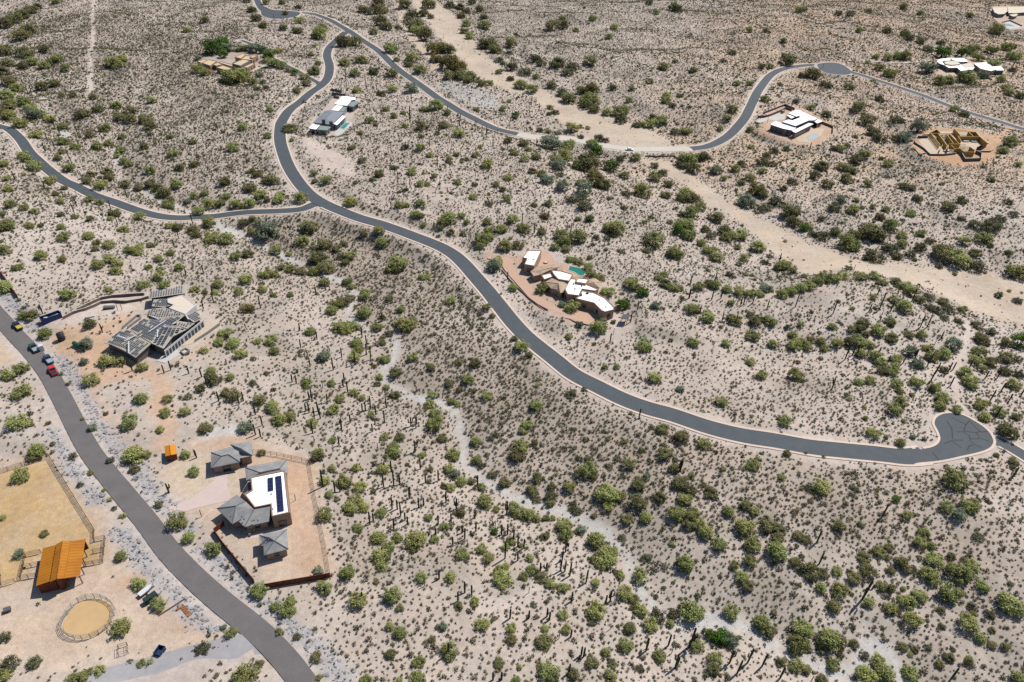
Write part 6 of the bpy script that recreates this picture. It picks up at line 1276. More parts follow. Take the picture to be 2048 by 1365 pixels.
# ------------------------------------------------------------------ vehicles
TYRE = mat('tyre_rubber', (0.02, 0.02, 0.022), 0.8, 0.1, 4); CHROME = mat('headlamp_glass', (0.7, 0.7, 0.72), 0.2, 0.0, 1); TAIL = mat('tail_lamp_red', (0.4, 0.02, 0.02), 0.3, 0.0, 1)
def car_shape(e, M, L_, Wd, body, kind, bed=None):
    """lofted lower body, tapered cabin with glass, wheels, lamps"""
    h = Wd/2; belt = 1.02 if kind != 'sedan' else 0.86; roof = 1.85 if kind != 'sedan' else 1.45
    prof = {'pickup': [(-0.5, 0.98), (-0.02, 1.0), (0.30, 1.0), (0.34, 0.98), (0.5, 0.88)], 'suv': [(-0.5, 0.98), (0.2, 1.0), (0.32, 0.98), (0.5, 0.85)], 'sedan': [(-0.5, 0.84), (-0.3, 0.88), (0.22, 0.86), (0.5, 0.66)]}[kind]
    vs = []; fs = []
    for x, z in prof:
        k = 0.9 if abs(x) > 0.45 else 1.0
        for y, zz in ((-h*k, 0.42), (-h*k, z*0.72), (-h*0.9*k, z), (h*0.9*k, z), (h*k, z*0.72), (h*k, 0.42)): vs.append(M @ Vector((x*L_, y, zz)))
    n = len(prof)
    for i in range(n-1):
        for j in range(5): fs.append((i*6+j, i*6+j+1, (i+1)*6+j+1, (i+1)*6+j))
        fs.append((i*6+5, i*6, (i+1)*6, (i+1)*6+5))
    fs += [tuple(range(6)), tuple(range((n-1)*6, n*6))]
    MB().add(vs, fs).build('body', body, e)
    c0, c1 = {'pickup': (-0.06, 0.30), 'suv': (-0.47, 0.28), 'sedan': (-0.33, 0.22)}[kind]
    r0, r1 = c0+(0.03 if kind != 'sedan' else 0.1), c1-0.09
    b4 = [(c0*L_, -h*0.9), (c1*L_, -h*0.9), (c1*L_, h*0.9), (c0*L_, h*0.9)]; t4 = [(r0*L_, -h*0.74), (r1*L_, -h*0.74), (r1*L_, h*0.74), (r0*L_, h*0.74)]
    zb_ = belt-0.03
    cab = [M @ Vector((x, y, zb_)) for x, y in b4]+[M @ Vector((x, y, roof-0.06)) for x, y in t4]
    MB().add(cab, [(0, 1, 2, 3), (4, 5, 6, 7), (0, 1, 5, 4), (1, 2, 6, 5), (2, 3, 7, 6), (3, 0, 4, 7)]).build('windows', GLASS, e)
    tp_ = [M @ Vector((x*1.0, y*1.03, roof-0.08)) for x, y in t4]+[M @ Vector((x*0.98, y*0.96, roof)) for x, y in t4]
    MB().add(tp_, [(0, 1, 2, 3), (4, 5, 6, 7), (0, 1, 5, 4), (1, 2, 6, 5), (2, 3, 7, 6), (3, 0, 4, 7)]).build('roof', body, e)
    for (x, y), (x2, y2) in zip(b4, t4): MB().tube([tuple(M @ Vector((x, y, zb_))), tuple(M @ Vector((x2, y2, roof-0.05)))], [0.06, 0.05], 5).build('pillar', body, e)
    if kind == 'pickup':
        bd = bed or BLACKP; MB().box((-0.28*L_, 0, 1.005), (0.40*L_, Wd*0.78, 0.03), M=M).build('bed', bd, e)
    for sx in (-0.31, 0.33):
        for sy in (-1, 1):
            c = M @ Vector((sx*L_, sy*(h-0.24), 0.38)); c2 = M @ Vector((sx*L_, sy*(h+0.02), 0.38)); wh = MB().tube([tuple(c), tuple(c2)], [0.38, 0.38], 14).build('wheel', TYRE, e); c3 = M @ Vector((sx*L_, sy*(h+0.03), 0.38)); MB().tube([tuple(c2), tuple(c3)], [0.2, 0.2], 10).build('rim', ALU, wh)
    for sy in (-1, 1):
        MB().box((0.465*L_, sy*h*0.66, 0.7), (0.1, 0.36, 0.16), M=M).build('headlight', CHROME, e); MB().box((-0.498*L_, sy*h*0.78, 0.8), (0.06, 0.2, 0.22), M=M).build('tail_light', TAIL, e)
def vehicle(px, to, kind, col, label, bed=None, L_=5.6, Wd=1.95, name=None, cat=None):
    p = R([px])[0]; nd_ = [np.min(np.hypot(l[:, 0]-p[0], l[:, 1]-p[1])) for l, w_, k_ in road_w.values()]; kk = list(road_w)[int(np.argmin(nd_))]
    l = road_w[kk][0]; j = np.argmin(np.hypot(l[:, 0]-p[0], l[:, 1]-p[1])); z = max(p[2], l[j, 2]+(0.09 if kk == 'near' else 0.02)) if min(nd_) < 6 else p[2]
    p = U([px], z)[0]; rz = road_heading(px, to); M = Matrix.Translation(Vector((p[0], p[1], z))) @ Matrix.Rotation(rz, 4, 'Z')
    e = thing(name or {'pickup': 'pickup_truck', 'suv': 'parked_suv', 'sedan': 'white_car'}[kind], (p[0], p[1], z), label, cat or {'pickup': 'pickup', 'suv': 'car', 'sedan': 'car'}[kind]); car_shape(e, M, L_, Wd, col, kind, bed)
    return e
paint_ = lambda n, c: mat(n, c, 0.35, 0.04, 3, spec=0.5)
YEL = mat('yellow_load', alb(214, 190, 70), 0.8, 0.1, 4); SILV = mat('silver_bed_cover', alb(170, 186, 196), 0.4, 0.05, 3)
vehicle((36, 655), (22, 640), 'pickup', paint_('dark_blue_car_paint', alb(46, 58, 78)), 'dark blue pickup with yellow load parked on the worn road', YEL)
vehicle((69, 699), (56, 683), 'pickup', paint_('teal_car_paint', alb(44, 92, 92)), 'dark green pickup with silver bed cover by the portable toilet', SILV)
vehicle((98, 722), (88, 708), 'pickup', paint_('blue_car_paint', alb(58, 92, 128)), 'blue pickup with pale load parked behind the red one', SILV)
vehicle((107, 745), (97, 729), 'pickup', paint_('red_car_paint', (0.55, 0.02, 0.02)), 'bright red pickup parked on the road edge')
WC = paint_('white_car_paint', (0.78, 0.78, 0.8))
vehicle((1259, 301), (1275, 302), 'sedan', WC, 'white car driving across the pale concrete ford', L_=4.8, Wd=1.85)
vehicle((571, 257), (573, 246), 'pickup', WC, 'white pickup parked at the kerb near the grey house with chimneys', BLACKP, name='white_pickup')
vehicle((1565, 226), (1571, 221), 'suv', paint_('pale_green_car_paint', alb(150, 172, 168)), 'pale green car parked behind the white roofed modern house', L_=4.8)
LOADY = paint_('loader_yellow_paint', alb(214, 160, 50)); p = R([(608, 207)])[0]; M = Matrix.Translation(Vector(p)) @ Matrix.Rotation(0.8, 4, 'Z')
e = thing('compact_loader', tuple(p), 'black and yellow compact loader standing at the road edge', 'loader'); MB().box((0, 0, 0.8), (2.2, 1.3, 0.7), M=M).build('body', LOADY, e); MB().box((-0.1, 0, 1.55), (1.1, 1.1, 1.0), M=M, taper=0.85).build('cab', GLASS, e); MB().box((1.5, 0, 0.45), (0.7, 1.6, 0.6), M=M, taper=0.8).build('bucket', STONE, e)
for sy in (-1, 1):
    for sx in (-0.6, 0.6): MB().tube([tuple(M @ Vector((sx, sy*0.62, 0.42))), tuple(M @ Vector((sx, sy*0.9, 0.42)))], [0.42, 0.42], 12).build('wheel', TYRE, e)
    MB().tube([tuple(M @ Vector((-0.8, sy*0.75, 1.4))), tuple(M @ Vector((1.4, sy*0.75, 0.6)))], [0.08, 0.08], 5).build('arm', LOADY, e)

# ------------------------------------------------------------------ the unfinished house with stacked tiles
TC = (190, 560, 7.585); zc_ = pad_w['house_c'][1]
hC = thing('unfinished_house', base_of(TC, [(800, 800)], zc_), 'unfinished house with roof tiles stacked in rows on its many planes', 'house')
UNDER = mat('grey_roof_underlay', alb(190, 182, 168), 0.85, 0.1, 0.8); TSTACK = mat('stacked_dark_tiles', alb(116, 122, 134), 0.8, 0.2, 3); SHEATH = mat('white_house_wrap', alb(216, 218, 224), 0.8, 0.08, 1)
PLANES = {
 'R0': [(825,190,3.2),(1360,85,3.2),(1370,205,4.0),(820,282,4.0)], 'R1': [(890,300,3.6),(1090,290,3.6),(1190,375,4.4),(1050,420,4.4),(860,400,3.8)],
 'R2': [(745,520,3.4),(860,440,3.8),(1060,420,4.5),(1370,525,4.7),(1160,565,4.4),(960,590,4.0)], 'R3': [(530,750,3.4),(720,600,3.8),(960,592,4.3),(1160,567,4.7),(1370,530,4.8),(1250,630,4.6),(850,955,4.2),(640,835,3.7)],
 'R4': [(140,960,3.2),(370,785,3.4),(530,765,3.9),(640,845,4.2),(850,967,4.2),(615,1180,3.3),(430,1070,3.3),(250,985,3.2)], 'R5': [(850,960,4.2),(960,730,4.6),(1230,690,4.9),(1390,755,4.0),(1180,860,3.8),(1040,1045,3.6)],
 'R6': [(1240,622,4.8),(1510,662,4.2),(1400,745,3.9),(1240,688,4.7)], 'R7': [(1390,515,4.4),(1560,480,4.2),(1620,590,3.6),(1500,650,3.8),(1380,560,4.4)]}
DKW = mat('shade_toned_wall', alb(122, 114, 110), 0.9, 0.12, 1)  # walls under the roof planes: shade put into a darker base colour
stk = MB(); rg = np.random.default_rng(21)
for ki, (k, pts_) in enumerate(PLANES.items()):
    w3 = np.array([U(Z(*TC, q_[:2]), zc_+q_[2])[0] for q_ in pts_]); w3[:, 2] += ki*0.006; w3 = ccw(w3); n = len(w3)
    mb = MB(); mb.add(list(w3)+[v-[0, 0, 0.2] for v in w3], [tuple(range(n)), tuple(range(2*n-1, n-1, -1))]+[(i, (i+1) % n, n+(i+1) % n, n+i) for i in range(n)]); o = mb.build('roof_plane', UNDER, hC)
    bm = bmesh.new(); bm.from_mesh(o.data); bmesh.ops.triangulate(bm, faces=[f for f in bm.faces if len(f.verts) > 4]); bm.to_mesh(o.data); bm.free()
    MB().prism(inset(w3, 0.7), zc_-1.2, float(w3[:, 2].min())-0.12).build('wall', DKW, hC)
    A_ = np.column_stack([w3[:, :2], np.ones(n)]); co_, *_r = np.linalg.lstsq(A_, w3[:, 2], rcond=None)
    e1 = w3[1]-w3[0]; dirs = np.arctan2(e1[1], e1[0])+(0 if k in ('R0', 'R2') else 0.1); c_, s_ = math.cos(dirs), math.sin(dirs)
    uu = w3[:, 0]*c_+w3[:, 1]*s_; vv = -w3[:, 0]*s_+w3[:, 1]*c_; ring_in = inset(w3, 0.45)
    for u in np.arange(uu.min(), uu.max(), 0.85):
        for v in np.arange(vv.min(), vv.max(), 1.25):
            x, y = u*c_-v*s_, u*s_+v*c_
            if not inside(np.array([[x, y]]), ring_in)[0] or rg.random() < 0.08: continue
            z = co_[0]*x+co_[1]*y+co_[2]; stk.box((x, y, z+0.19), (0.34, 0.92, 0.3), dirs)
o = stk.build('tile_stacks', TSTACK, hC); o['kind'] = 'stuff'
flat_block(hC, TC, [(1100,282),(1330,226),(1532,386),(1372,522),(1120,425),(1190,378),(1100,342)], zc_, 4.9, SHEATH, MEMBRANE, 0.12, most=2)
for a, b_ in (((510,935),(512,1110)), ((950,755),(948,870)), ((445,930),(625,838)), ((1010,735),(1235,650)), ((810,790),(1090,605)), ((350,850),(470,890)), ((860,555),(960,590)), ((1370,520),(1420,600))):
    a3, b3 = W(TC, [a, b_], zc_+4.7); d = b3-a3; MB().box(((a3[0]+b3[0])/2, (a3[1]+b3[1])/2, zc_+4.72), (np.hypot(d[0], d[1]), 0.42, 0.1), math.atan2(d[1], d[0])).build('flashing_board', SHEATH, hC)
ww = W(TC, [(1050,1075),(1330,850),(1640,605)], zc_+2.9)
for a, b_ in zip(ww[:-1], ww[1:]):
    wall_between(hC, a[:2], b_[:2], zc_, 2.9, SHEATH, 'framed_wall', 0.25); d = (b_-a)[:2]; L_ = np.hypot(*d)
    for t in np.arange(0.1, 0.95, 0.16):
        c = a[:2]+d*t; nn = np.array([d[1], -d[0]])/L_; fr = MB().box((c[0]+nn[0]*0.14, c[1]+nn[1]*0.14, zc_+1.3), (L_*0.11, 0.06, 1.9), math.atan2(d[1], d[0])).build('window', FRAME, hC); MB().box((c[0]+nn[0]*0.17, c[1]+nn[1]*0.17, zc_+1.3), (L_*0.1, 0.05, 1.7), math.atan2(d[1], d[0])).build('pane', GLASS, fr)
slab('terrace', TC, [(1640,640),(1890,690),(1510,960),(1180,1040),(1060,1110),(1060,1050),(1350,850)], zc_+0.10, TANCONC, 'tan terrace slab beside the unfinished house', 0.8)
slab('pool_deck', TC, [(925,1225),(1185,1035),(1340,1110),(1065,1265)], zc_+0.16, PALECONC, 'pale pool deck of the unfinished house', 1.0)
e = thing('unfinished_spa', base_of(TC, [(1350,1080)], zc_), 'square block spa basin at the end of the pale pool deck', 'spa'); wq = ccw(W(TC, [(1290,1075),(1370,1030),(1430,1060),(1350,1120)], zc_+0.8)[:, :2])
for i in range(4): wall_between(e, wq[i], wq[(i+1) % 4], zc_, 0.8, BLOCK, 'side', 0.25)
sheet('basin_floor', [(x, y, 0) for x, y in wq], PALECONC, zc_+0.25, parent=e)
strip_wall('retaining_wall', R(Z(*TC, (1520,945),(1700,830),(1895,690))), 1.0, 0.3, BLOCK, 'grey block wall at the edge of the tan terrace', 'wall', 1.2)
strip_wall('retaining_wall', R(Z(*TC, (-260,470),(-110,395),(0,345),(100,300),(280,268),(500,250),(750,235))), 1.1, 0.3, DARKBLOCK, 'upper dark curved wall of the drive to the unfinished house', 'wall', 0.8, caps=TANCONC)
strip_wall('retaining_wall', R(Z(*TC, (-480,600),(-330,520),(-150,470),(0,410),(100,360),(300,345),(480,355),(700,320),(820,280))), 1.1, 0.3, DARKBLOCK, 'lower dark curved wall along the drive to the unfinished house', 'wall', 0.8, caps=TANCONC)
strip_wall('garden_wall', R(Z(*TC, (420,745),(640,560),(700,560),(690,600),(500,740))), 0.9, 0.3, BLOCK, 'curved pale garden wall in front of the unfinished house', 'wall', 0.5)
yard_box('material_stack', Z(*TC, (220,440))[0], (3.6, 1.4, 0.9), 0.15, STONE, 'dark stack of building material beside the curved drive', 'stack')
yard_box('pallet_stack', Z(0,590,8.03,(1455,360))[0], (2.6, 1.2, 0.5), 0.5, PALECONC, 'pale pallet of blocks below the curved drive', 'pallet')
strip_wall('boundary_wall', R(Z(0,450,S3,(-30,230),(0,280),(60,365),(105,430))), 1.8, 0.25, RUST, 'dark boundary wall ending at the worn road', 'wall', 0.5)

# ------------------------------------------------------------------ the adobe house with white roofs
TD = (980, 490, 6.827); zd = pad_w['house_d'][1]
hD = thing('adobe_house', base_of(TD, [(1000, 520)], zd), 'long adobe house stepping along the ridge with white flat roofs', 'house')
for pts_, hh in (([(443,172),(520,75),(705,70),(605,287),(470,262),(505,186)], 4.2), ([(700,412),(832,378),(862,432),(742,472)], 3.8), ([(835,338),(975,352),(1132,398),(1082,492),(930,467),(870,402)], 4.6), ([(1105,455),(1180,462),(1168,512),(1310,532),(1482,602),(1440,628),(1258,602),(1218,692),(1060,672),(1022,602),(1070,512)], 4.2), ([(1205,447),(1352,463),(1312,527),(1168,505)], 4.9), ([(1258,620),(1420,648),(1572,718),(1695,842),(1692,884),(1570,914),(1520,892),(1420,792),(1165,728),(1228,692)], 4.0)):
    flat_block(hD, TD, pts_, zd, hh, ADOBE, WHITE_ROOF, 0.3, every=4.2, size=(1.5, 1.5), most=6)
pitched(hD, TD, zd, {'a': (552,365,3.0), 'b': (640,298,3.0), 'c': (905,285,3.0), 'd': (948,302,3.0), 'e': (835,338,3.6), 'f': (690,405,3.2), 'g': (600,428,3.0), 'p': (700,345,4.0), 'q': (850,310,4.0)}, [['a','b','p'], ['b','c','q','p'], ['c','d','q'], ['d','e','q'], ['e','f','p','q'], ['f','g','a','p']], BROWN_TILE, ADOBE, [['p','q']], eave='abcdefg', most=2)
pitched(hD, TD, zd, {'a': (745,510,3.0), 'b': (900,428,3.4), 'c': (935,475,3.4), 'd': (1072,500,3.4), 'e': (1012,642,3.0), 'f': (960,662,3.0), 'g': (908,610,3.0), 'h': (830,592,3.0), 'p': (935,530,4.5)}, [['a','b','p'], ['b','c','p'], ['c','d','p'], ['d','e','p'], ['e','f','p'], ['f','g','p'], ['g','h','p'], ['h','a','p']], BROWN_TILE, ADOBE, [['a','p'], ['p','f']], eave='abcdefgh', most=4)
pitched(hD, TD, zd, {'a': (1350,468,3.4), 'b': (1440,458,3.0), 'c': (1517,510,3.0), 'd': (1500,592,3.0), 'e': (1315,530,3.4), 'p': (1410,510,4.2)}, [['a','b','p'], ['b','c','p'], ['c','d','p'], ['d','e','p'], ['e','a','p']], BROWN_TILE, ADOBE, [['p','c']], eave='abcde', most=2)
vents(hD, TD, [(590,205),(1140,540),(1160,605),(1250,567)], zd+4.0, STONE, 0.25, 0.5); vents(hD, TD, [(1490,757),(1580,850)], zd+3.8, STONE, 0.2, 0.4)
for q_ in ((1240,688),(1330,660)):
    c = W(TD, [q_], zd+3.9)[0]; MB().box((c[0], c[1], zd+4.1), (0.9, 0.8, 0.7)).build('roof_unit', STONE, hD)
slab('patio', TD, [(705,80),(785,85),(882,190),(870,270),(715,305),(625,290)], zd+0.08, PAVER, 'terracotta patio with a round fire pit', 0.8)
c = W(TD, [(760,250)], zd)[0]; e = thing('fire_pit', tuple(c), 'round stone fire pit on the terracotta patio', 'fire pit'); MB().tube([(c[0], c[1], zd), (c[0], c[1], zd+0.55)], [0.95, 0.95], 16).build('ring', ADOBE, e); MB().tube([(c[0], c[1], zd+0.55), (c[0], c[1], zd+0.58)], [0.72, 0.72], 16).build('ash_bed', PALECONC, e)
slab('pool_terrace', TD, [(960,270),(1080,265),(1240,300),(1400,400),(1360,440),(1200,440),(1110,440),(1000,360)], zd+0.08, PAVER, 'terracotta terrace round the green pool', 0.8)
pool(TD, [(1087,292),(1225,318),(1302,384),(1272,422),(1232,424),(1150,372),(1068,342)], zd+0.12, WATER_G, 'green angular pool behind the adobe house')
drv = R(Z(*TD, (-10,150),(130,190),(240,215),(250,300),(330,400),(430,510),(540,630),(650,750),(780,850),(930,920),(1080,965),(1230,985),(1390,1000))); dl = smooth_line(drv, 1.5); dl[:, 2] = moving_avg(H(dl[:, 0], dl[:, 1]), 5)+0.10
strip('driveway', dl, [-2.4, -1.2, 0, 1.2, 2.4], PAVER, label='terracotta drive curving in front of the adobe house')
slab('forecourt', TD, [(1060,935),(1180,890),(1350,925),(1440,1020),(1350,1090),(1180,1050),(1040,990)], float(dl[-8:, 2].mean())+0.012, PAVER, 'terracotta forecourt below the adobe house garage', 0.8)
strip_wall('drive_wall', R(Z(*TD, (160,350),(270,485),(390,605),(530,735),(650,825),(790,900))), 0.55, 0.3, DARKBLOCK, 'low dark wall edging the terracotta drive', 'wall', 1.0)
e = thing('ramada', base_of(TD, [(1850, 1000)], 0), 'small dark shade ramada below the adobe house', 'ramada'); rw = R(Z(*TD, (1790,1010),(1815,960),(1905,965),(1885,1050))); zr_ = float(rw[:, 2].mean()); rt_ = ccw(W(TD, [(1785,1005),(1815,945),(1905,955),(1880,1020)], zr_+2.4)[:, :2]); MB().prism(rt_, zr_+2.3, zr_+2.45).build('roof', STONE, e)
for q_ in inset(rt_, 0.2): MB().box((q_[0], q_[1], zr_+1.1), (0.15, 0.15, 2.5)).build('post', DARK_WOOD, e)

# ------------------------------------------------------------------ the grey house with two chimneys
TE = (580, 160, 11.378); ze = pad_w['house_e'][1]
hE = thing('grey_chimney_house', base_of(TE, [(900, 800)], ze), 'grey metal roofed house with two dark stone chimneys and a pool', 'house')
pitched(hE, TE, ze, {'a': (530,975,3.2), 'b': (640,850,3.2), 'c': (790,705,3.2), 'd': (890,688,3.4), 'e': (1240,728,3.2), 'f': (990,985,3.2), 'g': (935,1020,3.2), 'p': (830,860,4.6), 'q': (960,745,4.6)}, [['a','b','p'], ['b','c','q','p'], ['c','d','q'], ['d','e','q'], ['e','f','p','q'], ['f','g','p'], ['g','a','p']], SLATE_METAL, GREY_STUCCO, [['p','q']], eave='abcdefg', most=5)
for pts_, hh, rf in (([(940,690),(1060,555),(1230,575),(1105,712)], 3.8, WHITE_ROOF), ([(1000,540),(1140,438),(1400,468),(1300,592),(1060,562)], 4.2, WHITE_ROOF), ([(1130,435),(1180,368),(1490,398),(1500,450),(1392,466)], 3.8, WHITE_ROOF), ([(1310,592),(1390,500),(1532,480),(1568,510),(1440,612)], 3.6, GREYGREEN), ([(1112,710),(1232,577),(1312,597),(1230,718)], 3.5, GREYGREEN), ([(985,1002),(1190,808),(1282,830),(1072,1032)], 3.4, WHITE_ROOF), ([(420,1102),(500,1008),(690,1030),(592,1132)], 3.4, WHITE_ROOF), ([(618,1132),(700,1040),(932,1070),(842,1152)], 3.4, GREYGREEN)):
    flat_block(hE, TE, pts_, ze, hh, GREY_STUCCO, rf, 0.15, overhang=0.55, fascia=SLATE_METAL, every=3.0, size=(2.2, 1.9), sill=0.35, most=4)
for q_, hh in (((760,920), 5.6), ((930,965), 5.6)):
    c = W(TE, [q_], ze+5.2)[0]; ch = MB().box((c[0], c[1], ze+hh/2-0.5), (1.7, 1.5, hh+1.0), 0.5).build('chimney', STONE, hE); MB().box((c[0], c[1], ze+hh+0.06), (2.0, 1.8, 0.14), 0.5).build('chimney_cap', DARKBLOCK, ch)
slab('pool_deck', TE, [(1090,1100),(1300,930),(1420,980),(1400,1040),(1240,1180),(1090,1290),(1000,1230)], ze+0.08, PALECONC, 'pale deck round the turquoise lap pool', 1.2)
pool(TE, [(1138,1092),(1265,978),(1362,986),(1228,1124)], ze+0.12, WATER, 'turquoise lap pool beside the grey house with chimneys')
for pts_ in ([(930,250),(1050,268),(1180,300)], [(960,335),(1110,355),(1265,380)], [(990,415),(1120,430)]):
    strip_wall('terrace_wall', R(Z(*TE, *pts_)), 1.6, 0.3, DARKBLOCK, 'dark stepped terrace wall behind the grey house', 'wall', 0.8, 'stepped walls behind the grey house')
strip_wall('garden_wall', R(Z(*TE, (320,745),(540,620),(700,530),(830,450),(960,300))), 0.9, 0.3, GREY_STUCCO, 'long pale garden wall between road and grey house', 'wall', 0.6)
strip_wall('garden_wall', R(Z(*TE, (420,880),(620,700),(800,560),(960,420))), 0.8, 0.3, GREY_STUCCO, 'inner pale garden wall by the grey house drive', 'wall', 0.6)

# ------------------------------------------------------------------ the tan house among trees
TF = (370, 70, 9.752); zf = pad_w['house_f'][1]
hF = thing('tan_flat_house', base_of(TF, [(900, 560)], zf), 'sprawling tan flat-roofed house wrapped in green trees', 'house')
for pts_, hh in (([(230,515),(380,470),(442,490),(326,547)], 3.4), ([(332,546),(462,480),(622,510),(492,602)], 3.8), ([(540,577),(640,535),(742,570),(612,602)], 3.5), ([(608,637),(742,590),(906,645),(832,692)], 3.9), ([(642,532),(722,520),(1182,650),(1132,690),(900,612)], 3.2), ([(970,432),(1130,360),(1192,372),(1092,462)], 4.0), ([(918,557),(1132,470),(1272,500),(1082,602)], 4.8), ([(1140,622),(1312,545),(1367,560),(1212,642)], 3.4), ([(1258,432),(1350,390),(1422,402),(1312,452)], 4.0), ([(1100,470),(1190,402),(1420,422),(1302,492)], 3.3)):
    flat_block(hF, TF, pts_, zf, hh, PLUM_STUCCO if hh > 4.5 else STUCCO, TAN_ROOF, 0.3, every=4, most=3)
slab('patio', TF, [(1220,700),(1500,560),(1600,600),(1580,650),(1350,740)], zf+0.08, TANCONC, 'tan patio beside the tan flat-roofed house', 0.8)
pool(TF, [(1430,662),(1575,606),(1600,648),(1492,690)], zf+0.12, WATER, 'small turquoise pool at the tan flat-roofed house')
REDC = mat('red_awning_cloth', alb(206, 72, 52), 0.8, 0.08, 2)
for q_, lb in (((1470,555), 'red parasol beside the small turquoise pool'), ((490,700), 'red parasol on the terrace under the big tree')):
    c = W(TF, [q_], zf+2.2)[0]; e = thing('red_parasol', (c[0], c[1], zf), lb, 'parasol'); MB().tube([(c[0], c[1], zf), (c[0], c[1], zf+2.4)], [0.05, 0.05], 6).build('pole', STONE, e); MB().tube([(c[0], c[1], zf+2.0), (c[0], c[1], zf+2.5)], [1.5, 0.05], 8).build('canopy', REDC, e)

# ------------------------------------------------------------------ the white roofed modern house
TG = (1520, 190, 11.378); zg = pad_w['house_g'][1]
hG = thing('white_modern_house', base_of(TG, [(800, 700)], zg), 'new modern house with stepped white roofs and deep shaded eaves', 'house')
for pts_, hh, ov in (([(638,422),(830,340),(982,370),(842,502)], 4.2, 0.3), ([(850,470),(982,390),(1312,540),(1232,582),(1100,582)], 4.4, 0.3), ([(500,612),(640,560),(735,580),(920,510),(1112,582),(812,712),(750,692)], 5.2, 0.3), ([(225,672),(350,595),(832,752),(742,812),(530,772)], 4.2, 0.6), ([(720,822),(1110,640),(1226,662),(812,867)], 4.2, 0.9), ([(1230,602),(1320,550),(1432,602),(1302,652)], 3.4, 0.5), ([(600,462),(690,450),(792,510),(712,542)], 3.6, 0.3), ([(525,802),(570,780),(642,806),(592,832)], 3.2, 0.3)):
    flat_block(hG, TG, pts_, zg, hh, PLUM_STUCCO, WHITE_ROOF, 0.1, overhang=ov, fascia=PLUM_STUCCO, every=2.6, size=(2.2, 2.3), sill=0.25, most=6)
slab('patio', TG, [(800,985),(1180,770),(1420,760),(1470,790),(1390,930),(1120,1090),(870,1065)], zg+0.10, TANCONC, 'tan patio slab of the white roofed modern house', 1.4)
pool(TG, [(1085,952),(1232,880),(1352,942),(1130,1034)], zg+0.14, WATER_P, 'pale unfinished pool of the white roofed modern house')
strip_wall('retaining_wall', R(Z(*TG, (60,445),(240,378),(560,255),(780,345))), 1.5, 0.3, DARKBLOCK, 'upper dark retaining wall behind the white roofed house', 'wall', 0.8)
strip_wall('retaining_wall', R(Z(*TG, (-60,525),(110,520),(220,490),(450,395),(580,325),(720,370))), 1.5, 0.3, DARKBLOCK, 'lower dark retaining wall along the white roofed house drive', 'wall', 0.8)
strip_wall('retaining_wall', R(Z(*TG, (1390,655),(1650,760),(1640,890))), 1.6, 0.3, DARKBLOCK, 'dark retaining wall beyond the pale unfinished pool', 'wall', 0.8)
slab('driveway', TG, [(-120,600),(20,545),(220,500),(450,410),(580,430),(560,560),(370,590),(220,560),(0,640)], zg+0.07, PALECONC, 'pale concrete drive of the white roofed house', 0.8)

# ------------------------------------------------------------------ the timber framed building site
TH = (1810, 230, 8.53); zh = pad_w['house_h'][1]
hH = thing('timber_framed_house', base_of(TH, [(800, 480)], zh), 'house under construction with open yellow timber wall frames', 'house')
slab('foundation', TH, [(230,440),(430,330),(560,280),(1240,300),(1400,470),(1180,640),(940,700),(640,690),(420,690)], zh+0.06, TANCONC, 'sand coloured foundation slab of the timber framed house', 0.6)
FR = [((430,300),(540,250)), ((540,250),(600,300)), ((430,300),(600,512)), ((570,325),(720,525)), ((720,345),(830,490)), ((440,318),(830,312)), ((760,325),(930,500)), ((840,235),(945,345)), ((840,240),(1080,285)), ((1080,285),(1210,295)), ((1210,295),(1290,385)), ((1085,290),(1170,372)), ((900,365),(1300,380)), ((750,495),(950,500)), ((790,520),(850,580)), ((850,580),(930,575)), ((920,560),(1010,630)), ((950,545),(1110,545)), ((1010,630),(1190,640)), ((1105,545),(1195,605)), ((960,500),(1040,510)), ((640,512),(590,612)), ((740,515),(730,612)), ((600,345),(760,330)), ((905,370),(960,450)), ((1290,385),(1410,485))]
for k, (a, b_) in enumerate(FR):
    a3, b3 = W(TH, [a, b_], zh+3.0); L_ = np.hypot(*(b3-a3)[:2])
    if L_ < 0.8: continue
    wf = empty('wall_frame', (float(a3[0]), float(a3[1]), zh)); wf.parent = hH; wf.matrix_parent_inverse = hH.matrix_world.inverted()
    d = (b3-a3)[:2]/L_; ang = math.atan2(d[1], d[0]); mid = (a3+b3)/2
    MB().box((mid[0], mid[1], zh+3.0+0.002*k), (L_, 0.24, 0.16), ang).build('top_plate', OSB_TOP, wf); MB().box((mid[0], mid[1], zh+0.14+0.001*k), (L_, 0.16, 0.1), ang).build('bottom_plate', OSB, wf)
    if k % 3 != 2: MB().box((mid[0], mid[1], zh+1.5), (L_*0.985, 0.05, 2.75), ang).build('sheathing', OSB, wf)
    sm = None
    for t in np.arange(0, L_+0.01, 0.61):
        c = a3[:2]+d*min(t, L_)
        if sm is None: o = MB().box((0, 0, 0), (0.1, 0.15, 2.9), ang).build('stud', OSB, None); sm = o.data
        else: o = bpy.data.objects.new('stud', sm); COL.objects.link(o)
        o.location = (c[0], c[1], zh+1.52); o.parent = wf; o.matrix_parent_inverse = wf.matrix_world.inverted()
DKB = mat('dark_foundation_coating', alb(92, 96, 108), 0.8, 0.1, 1.5)
